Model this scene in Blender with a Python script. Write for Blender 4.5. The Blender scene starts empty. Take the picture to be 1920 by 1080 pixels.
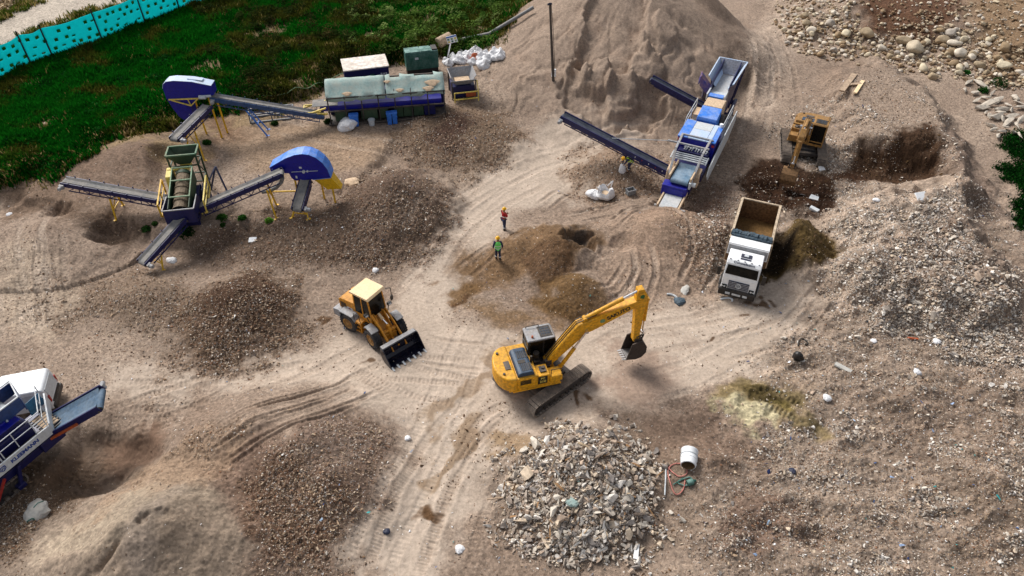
import bpy, bmesh, math, random
import numpy as np
from mathutils import Matrix, Vector
R = math.radians
SC = bpy.context.scene
COL = SC.collection
random.seed(7)
RNG = np.random.default_rng(7)

# ---------------------------------------------------------------- camera, sky, sun, exposure
F = 1371.0; TH = R(42.0); HC = 31.0; S_, C_ = math.sin(TH), math.cos(TH)
cam_d = bpy.data.cameras.new('camera'); cam = bpy.data.objects.new('camera', cam_d); COL.objects.link(cam)
cam_d.sensor_width = 36.0; cam_d.lens = 36.0 * F / 1920.0; cam_d.clip_end = 6000.0
cam.location = (0, 0, HC); cam.rotation_euler = (R(90) - TH, 0, 0)
SC.camera = cam
SUN_DIR = Vector((-0.52, 0.60, 0.80)).normalized()          # points to the sun: behind the yard, to the left
sun_el = math.asin(SUN_DIR.z); sun_az = math.atan2(SUN_DIR.x, SUN_DIR.y)
w = bpy.data.worlds.new('World'); SC.world = w; w.use_nodes = True
nt = w.node_tree; nt.nodes.clear()
sky = nt.nodes.new('ShaderNodeTexSky'); sky.sky_type = 'NISHITA'; sky.sun_disc = False
sky.sun_elevation = sun_el; sky.sun_rotation = sun_az; sky.dust_density = 3.0
hs = nt.nodes.new('ShaderNodeHueSaturation'); hs.inputs['Saturation'].default_value = 0.35
bg = nt.nodes.new('ShaderNodeBackground'); bg.inputs[1].default_value = 0.062
wo = nt.nodes.new('ShaderNodeOutputWorld')
nt.links.new(sky.outputs[0], hs.inputs['Color']); nt.links.new(hs.outputs[0], bg.inputs[0]); nt.links.new(bg.outputs[0], wo.inputs[0])
sd = bpy.data.lights.new('sun', 'SUN'); sd.energy = 1.5; sd.angle = R(24); sd.color = (1.0, 0.97, 0.93)
so = bpy.data.objects.new('sun', sd); COL.objects.link(so)
so.rotation_euler = SUN_DIR.to_track_quat('Z', 'Y').to_euler()
SC.view_settings.view_transform = 'Standard'; SC.view_settings.look = 'None'
SC.view_settings.gamma = 1.0; SC.view_settings.use_curve_mapping = False
SC.view_settings.exposure = 1.25
SC.cycles.max_bounces = 6; SC.cycles.diffuse_bounces = 3; SC.cycles.glossy_bounces = 3; SC.cycles.transmission_bounces = 4
SC.cycles.use_denoising = True

def P(px, py, z=0.0):
    """point of the place at height z seen at (px, py) of the 1920x1080 photograph"""
    u = (px - 960.0) / F; v = (py - 540.0) / F
    t = (HC - z) / (S_ + v * C_)
    return u * t, t * (C_ - v * S_)

def lin(c):
    c = np.asarray(c, float) / 255.0
    return np.where(c <= 0.04045, c / 12.92, ((c + 0.055) / 1.055) ** 2.4)

# ---------------------------------------------------------------- numpy noise
_prm = np.random.default_rng(11).permutation(4096)
def _hash(ix, iy, s):
    return _prm[(_prm[(ix + s * 131) & 4095] + iy) & 4095]
def noise(x, y, s=0):
    ix = np.floor(x).astype(np.int64); iy = np.floor(y).astype(np.int64)
    fx = x - ix; fy = y - iy
    ux = fx * fx * fx * (fx * (fx * 6 - 15) + 10); uy = fy * fy * fy * (fy * (fy * 6 - 15) + 10)
    def gr(jx, jy, dx, dy):
        a = _hash(jx, jy, s) * (2 * math.pi / 4096.0)
        return np.cos(a) * dx + np.sin(a) * dy
    a = gr(ix, iy, fx, fy); b = gr(ix + 1, iy, fx - 1, fy); c = gr(ix, iy + 1, fx, fy - 1); d = gr(ix + 1, iy + 1, fx - 1, fy - 1)
    return 1.5 * ((a + (b - a) * ux) + ((c + (d - c) * ux) - (a + (b - a) * ux)) * uy)
def fbm(x, y, s=0, o=4, g=0.5):
    t = 0; a = 1.0; n = 0
    for k in range(o):
        t = t + a * noise(x * 2 ** k, y * 2 ** k, s + k); n += a; a *= g
    return t / n * 1.5
def ss(a, b, x):
    t = np.clip((x - a) / (b - a), 0, 1); return t * t * (3 - 2 * t)
def smax(a, b, k):
    h = np.clip(0.5 + 0.5 * (a - b) / k, 0, 1); return b + (a - b) * h + k * h * (1 - h)
# ---------------------------------------------------------------- the ground: one sheet, finer where the yard is
rowv = np.linspace(1235, -70, 760)
rowY = np.array([P(960, v)[1] for v in rowv])
rowY = np.concatenate([[-400, -150, -60, -20, 0, 5], rowY[rowY > 6], rowY[-1] * np.geomspace(1.02, 45, 30)])
cu = np.linspace(-0.80, 0.80, 1180)
colU = np.concatenate([-np.geomspace(25, 0.815, 22), cu, np.geomspace(0.815, 25, 22)])
def gY(Y): return np.maximum(Y * C_ + HC * S_, 20.0)
Yg = np.repeat(rowY[:, None], len(colU), 1)
Xg = colU[None, :] * gY(Yg)
NR, NC = Xg.shape
def poly_sd(pts, X, Y, z=0.0):
    """signed distance (negative inside) to a closed outline given in photograph pixels on the level z"""
    q = [P(a, b, z) for a, b in pts]; d2 = np.full(X.shape, 1e18); ins = np.zeros(X.shape, bool)
    for (x0, y0), (x1, y1) in zip(q, q[1:] + q[:1]):
        ex, ey = x1 - x0, y1 - y0; t = np.clip(((X - x0) * ex + (Y - y0) * ey) / (ex * ex + ey * ey + 1e-9), 0, 1)
        d2 = np.minimum(d2, (X - x0 - t * ex) ** 2 + (Y - y0 - t * ey) ** 2)
        c = ((y0 > Y) != (y1 > Y)) & (X < ex * (Y - y0) / (ey if abs(ey) > 1e-9 else 1e-9) + x0); ins ^= c
    d = np.sqrt(d2); return np.where(ins, -d, d)
nA = fbm(Xg / 9, Yg / 9, 1, 5); nB = fbm(Xg / 2.2, Yg / 2.2, 9, 5); nC = fbm(Xg / 0.55, Yg / 0.55, 17, 3, .6)
wx = Xg + 1.1 * noise(Xg / 2.6, Yg / 2.6, 31) + 0.45 * noise(Xg / .8, Yg / .8, 32); wy = Yg + 1.1 * noise(Xg / 2.6, Yg / 2.6, 33) + 0.45 * noise(Xg / .8, Yg / .8, 34)
Z = 0.16 * nA + 0.035 * nB
# levels of the yard
PLATEAU = [(-900, 335), (0, 345), (120, 400), (330, 425), (480, 400), (570, 392), (680, 330), (760, 250), (900, 190), (960, 100), (1010, -60), (1000, -200), (-900, -200)]
Z += 1.2 * ss(1.8, -1.0, poly_sd(PLATEAU, wx, wy, 1.2))
GRASS = [(-700, 330), (0, 322), (90, 318), (160, 296), (230, 262), (300, 238), (345, 215), (420, 195), (520, 190), (600, 160), (640, 120), (760, 105), (870, 82), (935, 88), (985, 45), (1045, 0), (1090, -60), (1500, -75), (-700, -75)]
sdG = poly_sd(GRASS, wx, wy, 1.8)
Z += 0.9 * ss(0.6, -1.6, sdG) + 0.25 * ss(0.5, -2, sdG) * nA
sdR = poly_sd([(1575, 345), (1700, 328), (1775, 304), (1840, 330), (1895, 450), (1990, 560), (1930, 600), (1600, 560), (1562, 500)], wx, wy, 1.8)
Z += 1.8 * ss(1.0, -2.8, sdR) * (1 + .25 * nB)
sdR2 = poly_sd([(1560, 120), (1650, 95), (1740, 150), (1800, 230), (1850, 330), (1810, 345), (1770, 270), (1600, 260)], wx, wy, 1.6)
Z += 1.5 * ss(1.6, -1.8, sdR2)
sdTR = poly_sd([(1440, 30), (1560, 62), (1700, 80), (1800, 92), (1990, 140), (2300, 200), (2300, -200), (1440, -200)], wx, wy, 2.0)
Z += 2.4 * ss(0.5, -9, sdTR)
sdRG = poly_sd([(1880, 265), (1893, 300), (1905, 380), (1900, 430), (2300, 520), (2300, 230), (1935, 235)], wx, wy, 0.0)
PILES = [  # peak pixel, height, radii, turn, base level, softness, raggedness
    (1170, -62, 8.4, 15.5, 15.0, 0, .0, .8, .07), (1310, -35, 6.4, 7.0, 7.5, 0, .0, .5, .05), (1045, 65, 4.0, 9.5, 9, 0, .4, .9, .06), (1290, 130, 1.6, 4, 4, 0, 0, .6, .10), (1120, 130, 3.4, 7, 7, 0, 0, .5, .10),
    (250, 272, 1.3, 5.5, 4.5, 0, 1.3, .3, .12), (735, 333, 2.6, 4.6, 5.2, 0, .3, .3, .10), (640, 395, 1.4, 4.5, 4.2, 0, .2, .4, .12), (560, 410, 1.3, 4.5, 4.2, 0, .1, .4, .12), (860, 218, 1.5, 5.4, 5.2, 0, .4, .35, .10), (790, 225, 1.2, 3.5, 4, 0, .6, .3, .10),
    (1155, 292, 1.3, 3.7, 4.2, 0, 0, .3, .10), (1068, 425, 2.1, 3.2, 3.2, 0, 0, .35, .16), (1245, 405, 2.0, 5.2, 4.6, 0, 0, .4, .10), (1150, 420, 1.1, 4.5, 2.8, 0, 0, .4, .10), (1035, 470, 1.3, 2.4, 2.8, 0, 0, .25, .10), (1085, 522, 1.35, 2.3, 2.4, 0, 0, .2, .10), (1190, 470, 1.0, 3.2, 3.0, 0, 0, .3, .10),
    (975, 450, .8, 3.4, 2.2, .4, 0, .3, .12), (1500, 420, 2.2, 2.9, 3.6, 0, 0, .3, .09), (440, 545, 1.8, 4.2, 4.0, 0, 0, .4, .10), (260, 545, .9, 4, 3, 0, 0, .4, .10),
    (1095, 845, 2.5, 4.2, 4.1, 0, 0, .3, .06), (480, 780, 1.7, 5.6, 3.6, .3, 0, .5, .06), (560, 820, 2.3, 5.0, 5.0, 0, 0, .4, .06), (640, 770, 1.1, 3.2, 3.2, 0, 0, .4, .06), (610, 880, 1.9, 3.4, 4.0, 0, 0, .4, .06),
    (268, 968, 3.0, 5.6, 5.4, 0, 0, .22, .07), (420, 1000, 1.7, 4.5, 4, 0, 0, .5, .07), (120, 1040, .8, 4, 3, 0, 0, .4, .06), (90, 420, .9, 4.5, 3.5, 0, .6, .4, .12),
    (1420, 745, .55, 2.2, 1.6, -.3, 0, .3, .12), (1700, 720, .7, 4.5, 3, 0, 0, .4, .14), (1870, 880, .9, 3, 4, 0, 0, .3, .12), (1600, 650, .5, 3.5, 2.4, 0, 0, .3, .12), (1480, 960, .5, 3, 2.4, 0, 0, .3, .12), (1330, 870, .5, 2.5, 2, 0, 0, .3, .1)]
for i, (px, py, h, rx, ry, ro, z0, k, rg) in enumerate(PILES):
    cx, cy = P(px, py, h + z0); c, s = math.cos(ro), math.sin(ro); dx, dy = Xg - cx, Yg - cy
    d = np.hypot((dx * c + dy * s) / rx, (-dx * s + dy * c) / ry)
    m = d < 1.5
    dd = d[m] * (1 + rg * 1.6 * fbm(Xg[m] / (rx * .45), Yg[m] / (rx * .45), 40 + i, 4))
    ang = np.arctan2(dy[m], dx[m])
    zp = z0 + h * (1.04 - np.sqrt(dd ** 2 + .006))
    Z[m] = smax(Z[m], zp, k)
# erosion gullies and slump lobes on the big sand heap
cx, cy = P(1170, -62, 8.4); dx, dy = Xg - cx, Yg - cy; rr = np.hypot(dx, dy); an = np.arctan2(dx, -dy)
m = (rr < 20) & (np.abs(an) < 2.2)
ga = an[m] * 3.4 + .8 * noise(Xg[m] / 3.5, Yg[m] / 3.5, 70) + .25 * noise(Xg[m] / 1.1, Yg[m] / 1.1, 72); gr = rr[m]
rid = 1 - np.abs(noise(ga, gr / 9.0, 71)) * 2.4
rid2 = 1 - np.abs(noise(ga * 2.3, gr / 4.5, 73)) * 2.4
SC_ = poly_sd([(1125, 22), (1165, 10), (1195, 40), (1215, 90), (1262, 128), (1245, 168), (1170, 176), (1100, 170), (1060, 132), (1088, 88), (1108, 52)], wx, wy, 4.0)
Z -= .85 * ss(.25, -.45, SC_ + .5 * nB) * (1 + .25 * nB)
for px_, py_, r_, h_ in ((1120, 150, 1.5, .9), (1205, 140, 1.5, .8), (1080, 145, 1.1, .5), (1240, 105, 1.3, .5), (1165, 168, 1.6, .6)):
    cx_, cy_ = P(px_, py_, 2.6); d_ = np.hypot(Xg - cx_, (Yg - cy_) * .75) / r_ * (1 + .4 * nB); Z += h_ * ss(1.0, .75, d_)
env = ss(2.5, 6, gr) * ss(19, 14, gr) * ss(1.6, .9, np.abs(an[m] - .0))
Z[m] -= env * (0.55 + .45 * noise(Xg[m] / 3.5, Yg[m] / 3.5, 78)) * (0.38 * np.clip(rid, 0, 1) ** 2.0 + .14 * np.clip(rid2, 0, 1) ** 2)
lobe = ss(.15, .55, noise(ga * 1.1 + 7, gr / 2.6, 75)) * ss(8, 11, gr) * ss(17.5, 14, gr)
Z[m] += .25 * lobe * ss(1.3, .7, np.abs(an[m]))
# hollows: crater of the middle heap, pit by the plant, the scoops
def hollow(px, py, z, r, dep, sharp=.5, sx=1.0):
    cx, cy = P(px, py, z); d = np.hypot((Xg - cx) / sx, Yg - cy) * (1 + .3 * noise(Xg / (r * .5), Yg / (r * .5), int(px) % 50)) / r
    Z[:] = Z - dep * ss(1, sharp, d)
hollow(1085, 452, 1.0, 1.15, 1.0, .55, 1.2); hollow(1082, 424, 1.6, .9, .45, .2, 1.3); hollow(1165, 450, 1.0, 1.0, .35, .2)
hollow(165, 862, -.2, 3.0, .95, .35, 1.3); hollow(235, 905, 0, 1.6, .4, .3, 1.5); hollow(1690, 300, .6, 2.5, .75, .35, 2.1); hollow(1480, 352, 0, 1.9, .5, .3, 1.5); hollow(1690, 555, 1.3, .9, .5, .3, 1.8)
hollow(208, 432, .8, 1.7, .9, .3); hollow(108, 395, 1.0, 1.0, .6, .3, 1.4); hollow(1430, 745, .4, 1.0, .3, .2, 1.8); hollow(1560, 540, .2, 1.4, .3, .2, 1.5); hollow(275, 985, 2.2, .4, .28, .2); hollow(312, 978, 2.0, .45, .22, .2, 1.6); hollow(1500, 985, .3, 2.0, .3, .3, 1.6)
cx, cy = P(268, 968, 3.0); dx, dy = Xg - cx, Yg - cy; rr = np.hypot(dx, dy); m = rr < 6.5; an = np.arctan2(dx[m], -dy[m]) + .35 * noise(Xg[m] / 1.6, Yg[m] / 1.6, 171)
Z[m] += ss(6.3, 4.5, rr[m]) * (.10 * fbm(Xg[m] / .9, Yg[m] / .9, 173, 4, .55) - .30 * np.exp(-((an + .75) / .10) ** 2) * ss(.7, 1.5, rr[m]) * ss(5.5, 3.5, rr[m]) + .22 * np.exp(-((an + 1.15) / .16) ** 2) * ss(.3, 1.2, rr[m]) * ss(5.5, 4, rr[m]))
# flat stands for the machines
def pad(pts, z=None, w=1.0):
    d = poly_sd(pts, Xg, Yg, z if z is not None else 0.0)
    zz = z if z is not None else float(np.mean(Z[d < 0]))
    k = ss(w, 0, d); Z[:] = Z * (1 - k) + (zz + .03 * nB) * k
pad([(930, 770), (1000, 640), (1110, 690), (1010, 800)], 0); pad([(610, 620), (650, 570), (780, 590), (810, 660), (745, 700), (650, 650)], 0)
pad([(1325, 560), (1345, 520), (1390, 400), (1475, 420), (1440, 560)], 0, .8); pad([(1450, 310), (1455, 250), (1560, 250), (1550, 312)], .1, 1.0)
pad([(1235, 400), (1290, 300), (1330, 210), (1395, 160), (1400, 200), (1350, 340), (1300, 395)], 0, .9); pad([(-300, 1150), (-200, 860), (0, 760), (130, 770), (110, 850), (-60, 1060)], 0, .8)
pad([(-80, 720), (0, 690), (115, 700), (120, 760), (0, 800), (-80, 800)], 0, .8)
pad([(300, 420), (310, 300), (395, 300), (400, 420)], 1.2, 1.2); pad([(590, 228), (840, 205), (900, 185), (830, 120), (640, 140)], 1.3, 1.2)
# ---------------------------------------------------------------- kinds of soil (albedo, some heaps with lit and shaded sides painted in)
def rgb(*c): return lin(c)
Cg = np.empty((NR, NC, 3)); Cg[:] = rgb(147, 127, 110)
def put(mask, c, a=1.0):
    k = np.clip(mask * a, 0, 1)[..., None]; Cg[:] = Cg * (1 - k) + lin(c) * k
def blob(px, py, rx, ry, ro=0.0, z=0.0, soft=.45, rag=.5, s=0):
    cx, cy = P(px, py, z); c, s_ = math.cos(ro), math.sin(ro); dx, dy = wx - cx, wy - cy
    d = np.hypot((dx * c + dy * s_) / rx, (-dx * s_ + dy * c) / ry) - rag * .5 * nB - rag * .35 * nC
    return ss(1 + soft, 1 - soft, d)
def area(pts, z=0.0, soft=1.0, rag=1.2):
    return ss(soft, -soft, poly_sd(pts, wx, wy, z) + rag * .5 * nB + rag * .3 * nC)
put(ss(-.2, .6, nA + .5 * nB), (160, 140, 122), .7); put(ss(.1, .7, -nA + .5 * nB), (128, 108, 92), .7)
# pale driven lanes
PATH = [(640, 1100), (700, 980), (760, 860), (720, 770), (600, 720), (380, 740), (200, 740), (190, 700), (420, 690), (600, 660), (640, 620), (760, 560), (790, 480), (860, 380), (930, 300), (1010, 250), (1080, 230), (1200, 250), (1180, 340), (1100, 370), (960, 400), (880, 470), (840, 540), (900, 620), (1000, 640), (1200, 590), (1350, 570), (1480, 520), (1530, 545), (1480, 620), (1380, 700), (1200, 760), (1060, 790), (960, 850), (900, 930), (860, 1000), (830, 1100)]
put(area(PATH, 0, 1.1, 1.4), (188, 170, 152), .85)
put(area([(1380, 70), (1470, 20), (1500, 60), (1480, 130), (1440, 200), (1400, 250), (1400, 150)], 0, 1.2, 1.4), (176, 156, 138), .7)
put(area([(0, 500), (60, 470), (130, 560), (110, 640), (0, 640)], 0, 1.2, 1.2), (180, 160, 138), .7)
put(area([(400, 215), (600, 235), (740, 250), (700, 300), (620, 330), (480, 320), (400, 280)], 1.2, 1.2, 1.2), (158, 132, 106), .8)
# sand heaps
SAND = area([(930, 150), (1040, 20), (1060, -60), (1420, -60), (1400, 90), (1330, 170), (1250, 240), (1080, 220), (1000, 200)], 1.5, 1.2, 1.0)
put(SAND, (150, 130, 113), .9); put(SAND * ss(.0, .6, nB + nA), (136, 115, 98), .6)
cx, cy = P(1300, 20, 5.4); put(SAND * ss(-1, 2.5, Xg - cx - 1) * ss(9, 5, np.hypot(Xg - cx, Yg - cy)), (126, 107, 92), .8)  # right flank of the heap: its shade painted darker into the sand
put(blob(265, 1010, 5.6, 5.2, 0, 1.2, .2, .25), (150, 132, 114), .9); put(blob(255, 950, 3.2, 1.6, .4, 2, .5, .6), (184, 166, 142), .8)  # base sand, then the cone's lit left flank painted paler
put(blob(320, 1010, 3.2, 3.2, 0, 1.4, .5, .8), (122, 106, 90), .7); put(blob(280, 1045, 1.2, 2.6, 0, 1.0, .5, .8), (136, 122, 110), .5)  # shade on the cone's right side painted into the sand colour
put(blob(160, 875, 3.4, 1.9, .2, -.5, .3, .3), (112, 94, 80), .95); put(blob(240, 840, 1.6, 1.2, .3, -.2, .4, .4), (118, 92, 74), .8)
# dark gravel and broken rubble fills
GRAV = np.zeros((NR, NC))
def gravel(mask, c, a=.9, dens=1.0):
    global GRAV
    put(mask, c, a); GRAV = np.maximum(GRAV, mask * dens)
gravel(blob(735, 405, 4.3, 5.6, 0, .6, .3, .5), (98, 78, 64)); gravel(area([(400, 430), (520, 400), (640, 390), (680, 480), (560, 500), (420, 490), (340, 470)], .6, 1.0, 1.4), (104, 84, 69), .9, .8)
gravel(blob(440, 590, 4.2, 4.0, .1, .5, .35, .6), (100, 78, 60)); put(blob(455, 570, 2.6, 2.6, 0, .8, .4, .8), (72, 50, 36), .8)
gravel(blob(230, 555, 4.4, 2.6, 0, .4, .4, .8), (122, 102, 84), .8, .7); gravel(blob(860, 255, 5.0, 4.6, 0, .8, .25, .4), (120, 98, 78), .9, 1.2); put(blob(852, 255, 1.5, 2.7, 0, .8, .3, .5), (78, 56, 46), .9)
gravel(blob(1150, 318, 3.6, 3.6, 0, .5, .35, .7), (128, 102, 80), .8, 1.2); gravel(blob(1320, 430, 2.0, 5.5, -.25, 0, .3, .6), (118, 92, 76), .85, .9)
gravel(area([(370, 880), (440, 850), (560, 830), (690, 790), (735, 850), (720, 920), (660, 1000), (620, 1090), (420, 1090), (480, 1010)], .6, .8, .7), (118, 95, 80), .9, .7)
gravel(area([(470, 900), (560, 860), (640, 940), (680, 990), (620, 1060), (500, 1040)], .7, .8, 1.4), (104, 78, 60), .8, 1.0)
put(blob(640, 850, 2.0, 1.6, 0, .8, .6, .8), (130, 110, 96), .8); gravel(blob(330, 880, 3.4, 1.7, .6, .5, .4, .7), (148, 122, 98), .7, .7)
gravel(blob(50, 930, 2.2, 2.6, 0, 0, .5, .8), (104, 82, 62), .8, .8); gravel(blob(1095, 910, 4.0, 3.9, 0, .7, .15, .15), (120, 105, 92), .9, .4)
gravel(area([(1690, 400), (1800, 380), (1880, 440), (1940, 520), (1940, 680), (1840, 650), (1720, 600), (1620, 570), (1580, 520), (1680, 470)], 1.2, 1.0, 1.0), (130, 112, 98), .8, .4)
put(area([(1560, 345), (1700, 335), (1780, 310), (1820, 380), (1700, 420), (1600, 480), (1560, 520)], 1.8, .8, 1.0), (170, 150, 132), .85)
gravel(area([(1640, 120), (1760, 190), (1800, 280), (1740, 300), (1560, 300), (1560, 200)], 1.0, 1.4, 1.4), (160, 140, 122), .6, .5)
put(area([(1760, 200), (1810, 230), (1880, 320), (1895, 430), (1840, 420), (1790, 300)], 1.5, .8, .8), (112, 94, 82), .8)  # darker tone down the right slope of the ridge
gravel(area([(1480, 600), (1640, 560), (1860, 680), (1930, 760), (1930, 1090), (1340, 1090), (1300, 900), (1420, 830), (1520, 800)], 0, 1.4, 1.8), (144, 126, 110), .8, .35)
put(area([(1620, 760), (1930, 700), (1930, 850), (1700, 860)], .3, 1.6, 2.2), (126, 106, 90), .6); put(area([(1820, 900), (1930, 900), (1930, 1090), (1780, 1090)], .3, 1.0, 1.8), (122, 104, 88), .7); put(blob(1455, 980, 2.6, 1.5, 0, .2, .3, .6), (112, 90, 76), .85)
put(blob(1200, 900, 2.4, 3.0, 0, .2, .6, 1.0), (122, 102, 84), .6); put(area([(1190, 770), (1330, 780), (1460, 840), (1400, 900), (1240, 870)], 0, 1.0, 1.6), (118, 96, 80), .8)
put(area([(1350, 700), (1440, 660), (1520, 700), (1530, 800), (1480, 830), (1400, 800)], 0, 1.0, 1.4), (140, 118, 92), .3)
# browner, damper spoil; crater and truckside shade painted in too
BRN = (116, 88, 58)
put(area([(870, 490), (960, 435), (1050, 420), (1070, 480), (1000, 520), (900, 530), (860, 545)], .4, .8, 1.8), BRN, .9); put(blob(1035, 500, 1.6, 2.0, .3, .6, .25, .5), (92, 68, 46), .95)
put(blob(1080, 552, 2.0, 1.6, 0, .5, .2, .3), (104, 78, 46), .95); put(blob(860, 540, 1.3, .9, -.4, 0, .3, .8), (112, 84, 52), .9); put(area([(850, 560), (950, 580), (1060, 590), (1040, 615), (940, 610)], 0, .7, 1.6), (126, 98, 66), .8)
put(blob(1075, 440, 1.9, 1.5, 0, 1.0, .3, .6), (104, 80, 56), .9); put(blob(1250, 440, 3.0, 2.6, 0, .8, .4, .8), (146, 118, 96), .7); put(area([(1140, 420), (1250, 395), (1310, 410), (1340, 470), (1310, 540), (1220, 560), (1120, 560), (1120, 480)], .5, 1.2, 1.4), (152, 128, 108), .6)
put(blob(1085, 452, .8, .5, 0, .2, .3, .4), (84, 74, 66), .9); put(area([(1160, 660), (1270, 650), (1250, 740), (1130, 760), (1110, 720)], 0, 1.0, 2.0), (146, 120, 102), .7)  # first blob: shade inside the crater, painted as a darker tone
put(blob(890, 720, .5, 4.2, -.6, 0, .3, .8), (132, 108, 82), .7); put(blob(955, 850, 1.3, 1.0, .4, 0, .3, .9), (138, 112, 80), .8); put(blob(835, 855, .45, 2.6, -.55, 0, .3, .8), (134, 110, 84), .8)
for px, py, r in ((690, 685, .28), (1100, 755, .2), (612, 598, .2), (870, 560, .3), (1430, 570, .3), (1412, 573, .25), (1424, 560, .2), (1400, 560, .16), (1326, 635, .2), (1452, 560, .2), (795, 968, .35), (812, 970, .3), (1405, 606, .2)):
    put(blob(px, py, r * 1.5, r, .3, 0, .3, .9), (92, 66, 42), .9)
put(area([(1440, 430), (1470, 410), (1520, 400), (1556, 420), (1565, 470), (1540, 498), (1470, 510), (1430, 520)], .8, .35, .5), (82, 64, 30), .97); put(area([(1420, 520), (1450, 410), (1480, 420), (1482, 500)], .3, .5, .6), (36, 26, 14), .95)  # damp mound; near-black strip is wet soil with the truck's shadow painted in
put(area([(1440, 320), (1480, 320), (1545, 350), (1545, 380), (1500, 400), (1440, 390), (1400, 370), (1380, 340)], 0, .7, 1.2), (54, 32, 18), .95); put(area([(1370, 345), (1400, 318), (1450, 300), (1560, 316), (1572, 360), (1545, 404), (1470, 402), (1400, 394)], 0, .5, .8), (52, 32, 18), .96)
put(area([(1570, 330), (1620, 280), (1690, 258), (1745, 255), (1775, 300), (1760, 322), (1660, 335)], .5, .5, .9), (62, 40, 22), .95); put(area([(1540, 335), (1600, 300), (1640, 320), (1600, 345)], .3, .6, 1.4), (70, 46, 30), .8)
put(area([(1590, -60), (1840, -60), (1810, 15), (1750, 45), (1640, 30)], 3.0, 1.2, 1.4), (92, 62, 42), .95); put(area([(1800, -60), (1990, -60), (1990, 120), (1880, 90), (1820, 30)], 2.6, 1.4, 1.2), (132, 106, 78), .9)
put(area([(1350, 735), (1390, 700), (1450, 715), (1500, 745), (1530, 800), (1490, 830), (1420, 800), (1340, 775)], 0, .5, 1.1), (132, 114, 76), .9); put(area([(1340, 770), (1420, 765), (1500, 790), (1470, 825), (1400, 800)], 0, .4, 1.2), (190, 178, 142), .92); put(blob(1430, 738, 1.5, .75, -.25, .1, .35, .5), (74, 62, 32), .9); put(blob(1478, 760, .8, .5, -.4, .1, .35, .5), (104, 90, 48), .9)
# embankment, grass soil, the far road
put(area([(0, 330), (110, 330), (170, 380), (130, 420), (60, 400), (0, 410)], .8, .8, 1.0), (110, 88, 70), .8); put(area([(150, 395), (230, 400), (300, 430), (230, 460), (170, 440)], .6, .8, 1.2), (98, 78, 62), .8); put(blob(245, 290, 5.2, 4.4, 0, 1.6, .4, .8), (120, 97, 80), .8)
put(area([(380, 210), (460, 225), (450, 262), (390, 262)], 1.2, 1.0, 1.0), (112, 84, 62), .8)
kG = ss(.35, -.35, sdG + .8 * nB + .5 * nC)
put(kG, (26, 48, 16), 1.0); put(kG * ss(.2, .7, nB + .5 * nA - .1) * ss(300, 560, 960 + F * Xg / gY(Yg)), (88, 74, 46), .6); put(kG * ss(2.6, .2, -sdG) * ss(-.2, .4, nB), (126, 104, 76), .8)
for px_, py_, r_ in ((395, 128, 2.0), (470, 205, 1.8), (352, 232, 1.8), (612, 132, 2.2), (800, 40, 2.4), (565, 165, 1.8), (330, 262, 2.2), (520, 60, 2.2), (230, 262, 1.8), (700, 70, 1.6), (900, 60, 1.6), (60, 165, 1.4), (85, 240, 1.2)):
    q_ = blob(px_, py_, r_ * .8, r_, 0, 1.8, .6, 1.6); put(q_, (136, 114, 84), .9); kG = kG * (1 - .93 * q_)
kRG = ss(.35, -.35, sdRG + .8 * nB); put(kRG, (30, 44, 16), .9)
ROAD = [(-600, 215), (-200, 165), (0, 98), (90, 60), (180, 26), (262, 0), (330, -30), (420, -75), (40, -75), (60, 5), (0, 30), (-200, 120), (-600, 170)]
sdRd = poly_sd(ROAD, Xg, Yg, 2.0)
kRd = ss(.4, -.4, sdRd + .5 * nB); Z = Z * (1 - kRd) + kRd * (2.05 + .03 * nB); put(kRd, (190, 176, 160), .95); kG = kG * (1 - ss(1.2, .2, sdRd))
kFar = area([(-400, 120), (0, 28), (60, 0), (120, -75), (-400, -75)], 2.0, .6, .5); put(kFar, (128, 110, 86), .9); kG = kG * (1 - kFar)
lane_ = area(PATH, 0, 1.0, 1.0)
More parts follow.
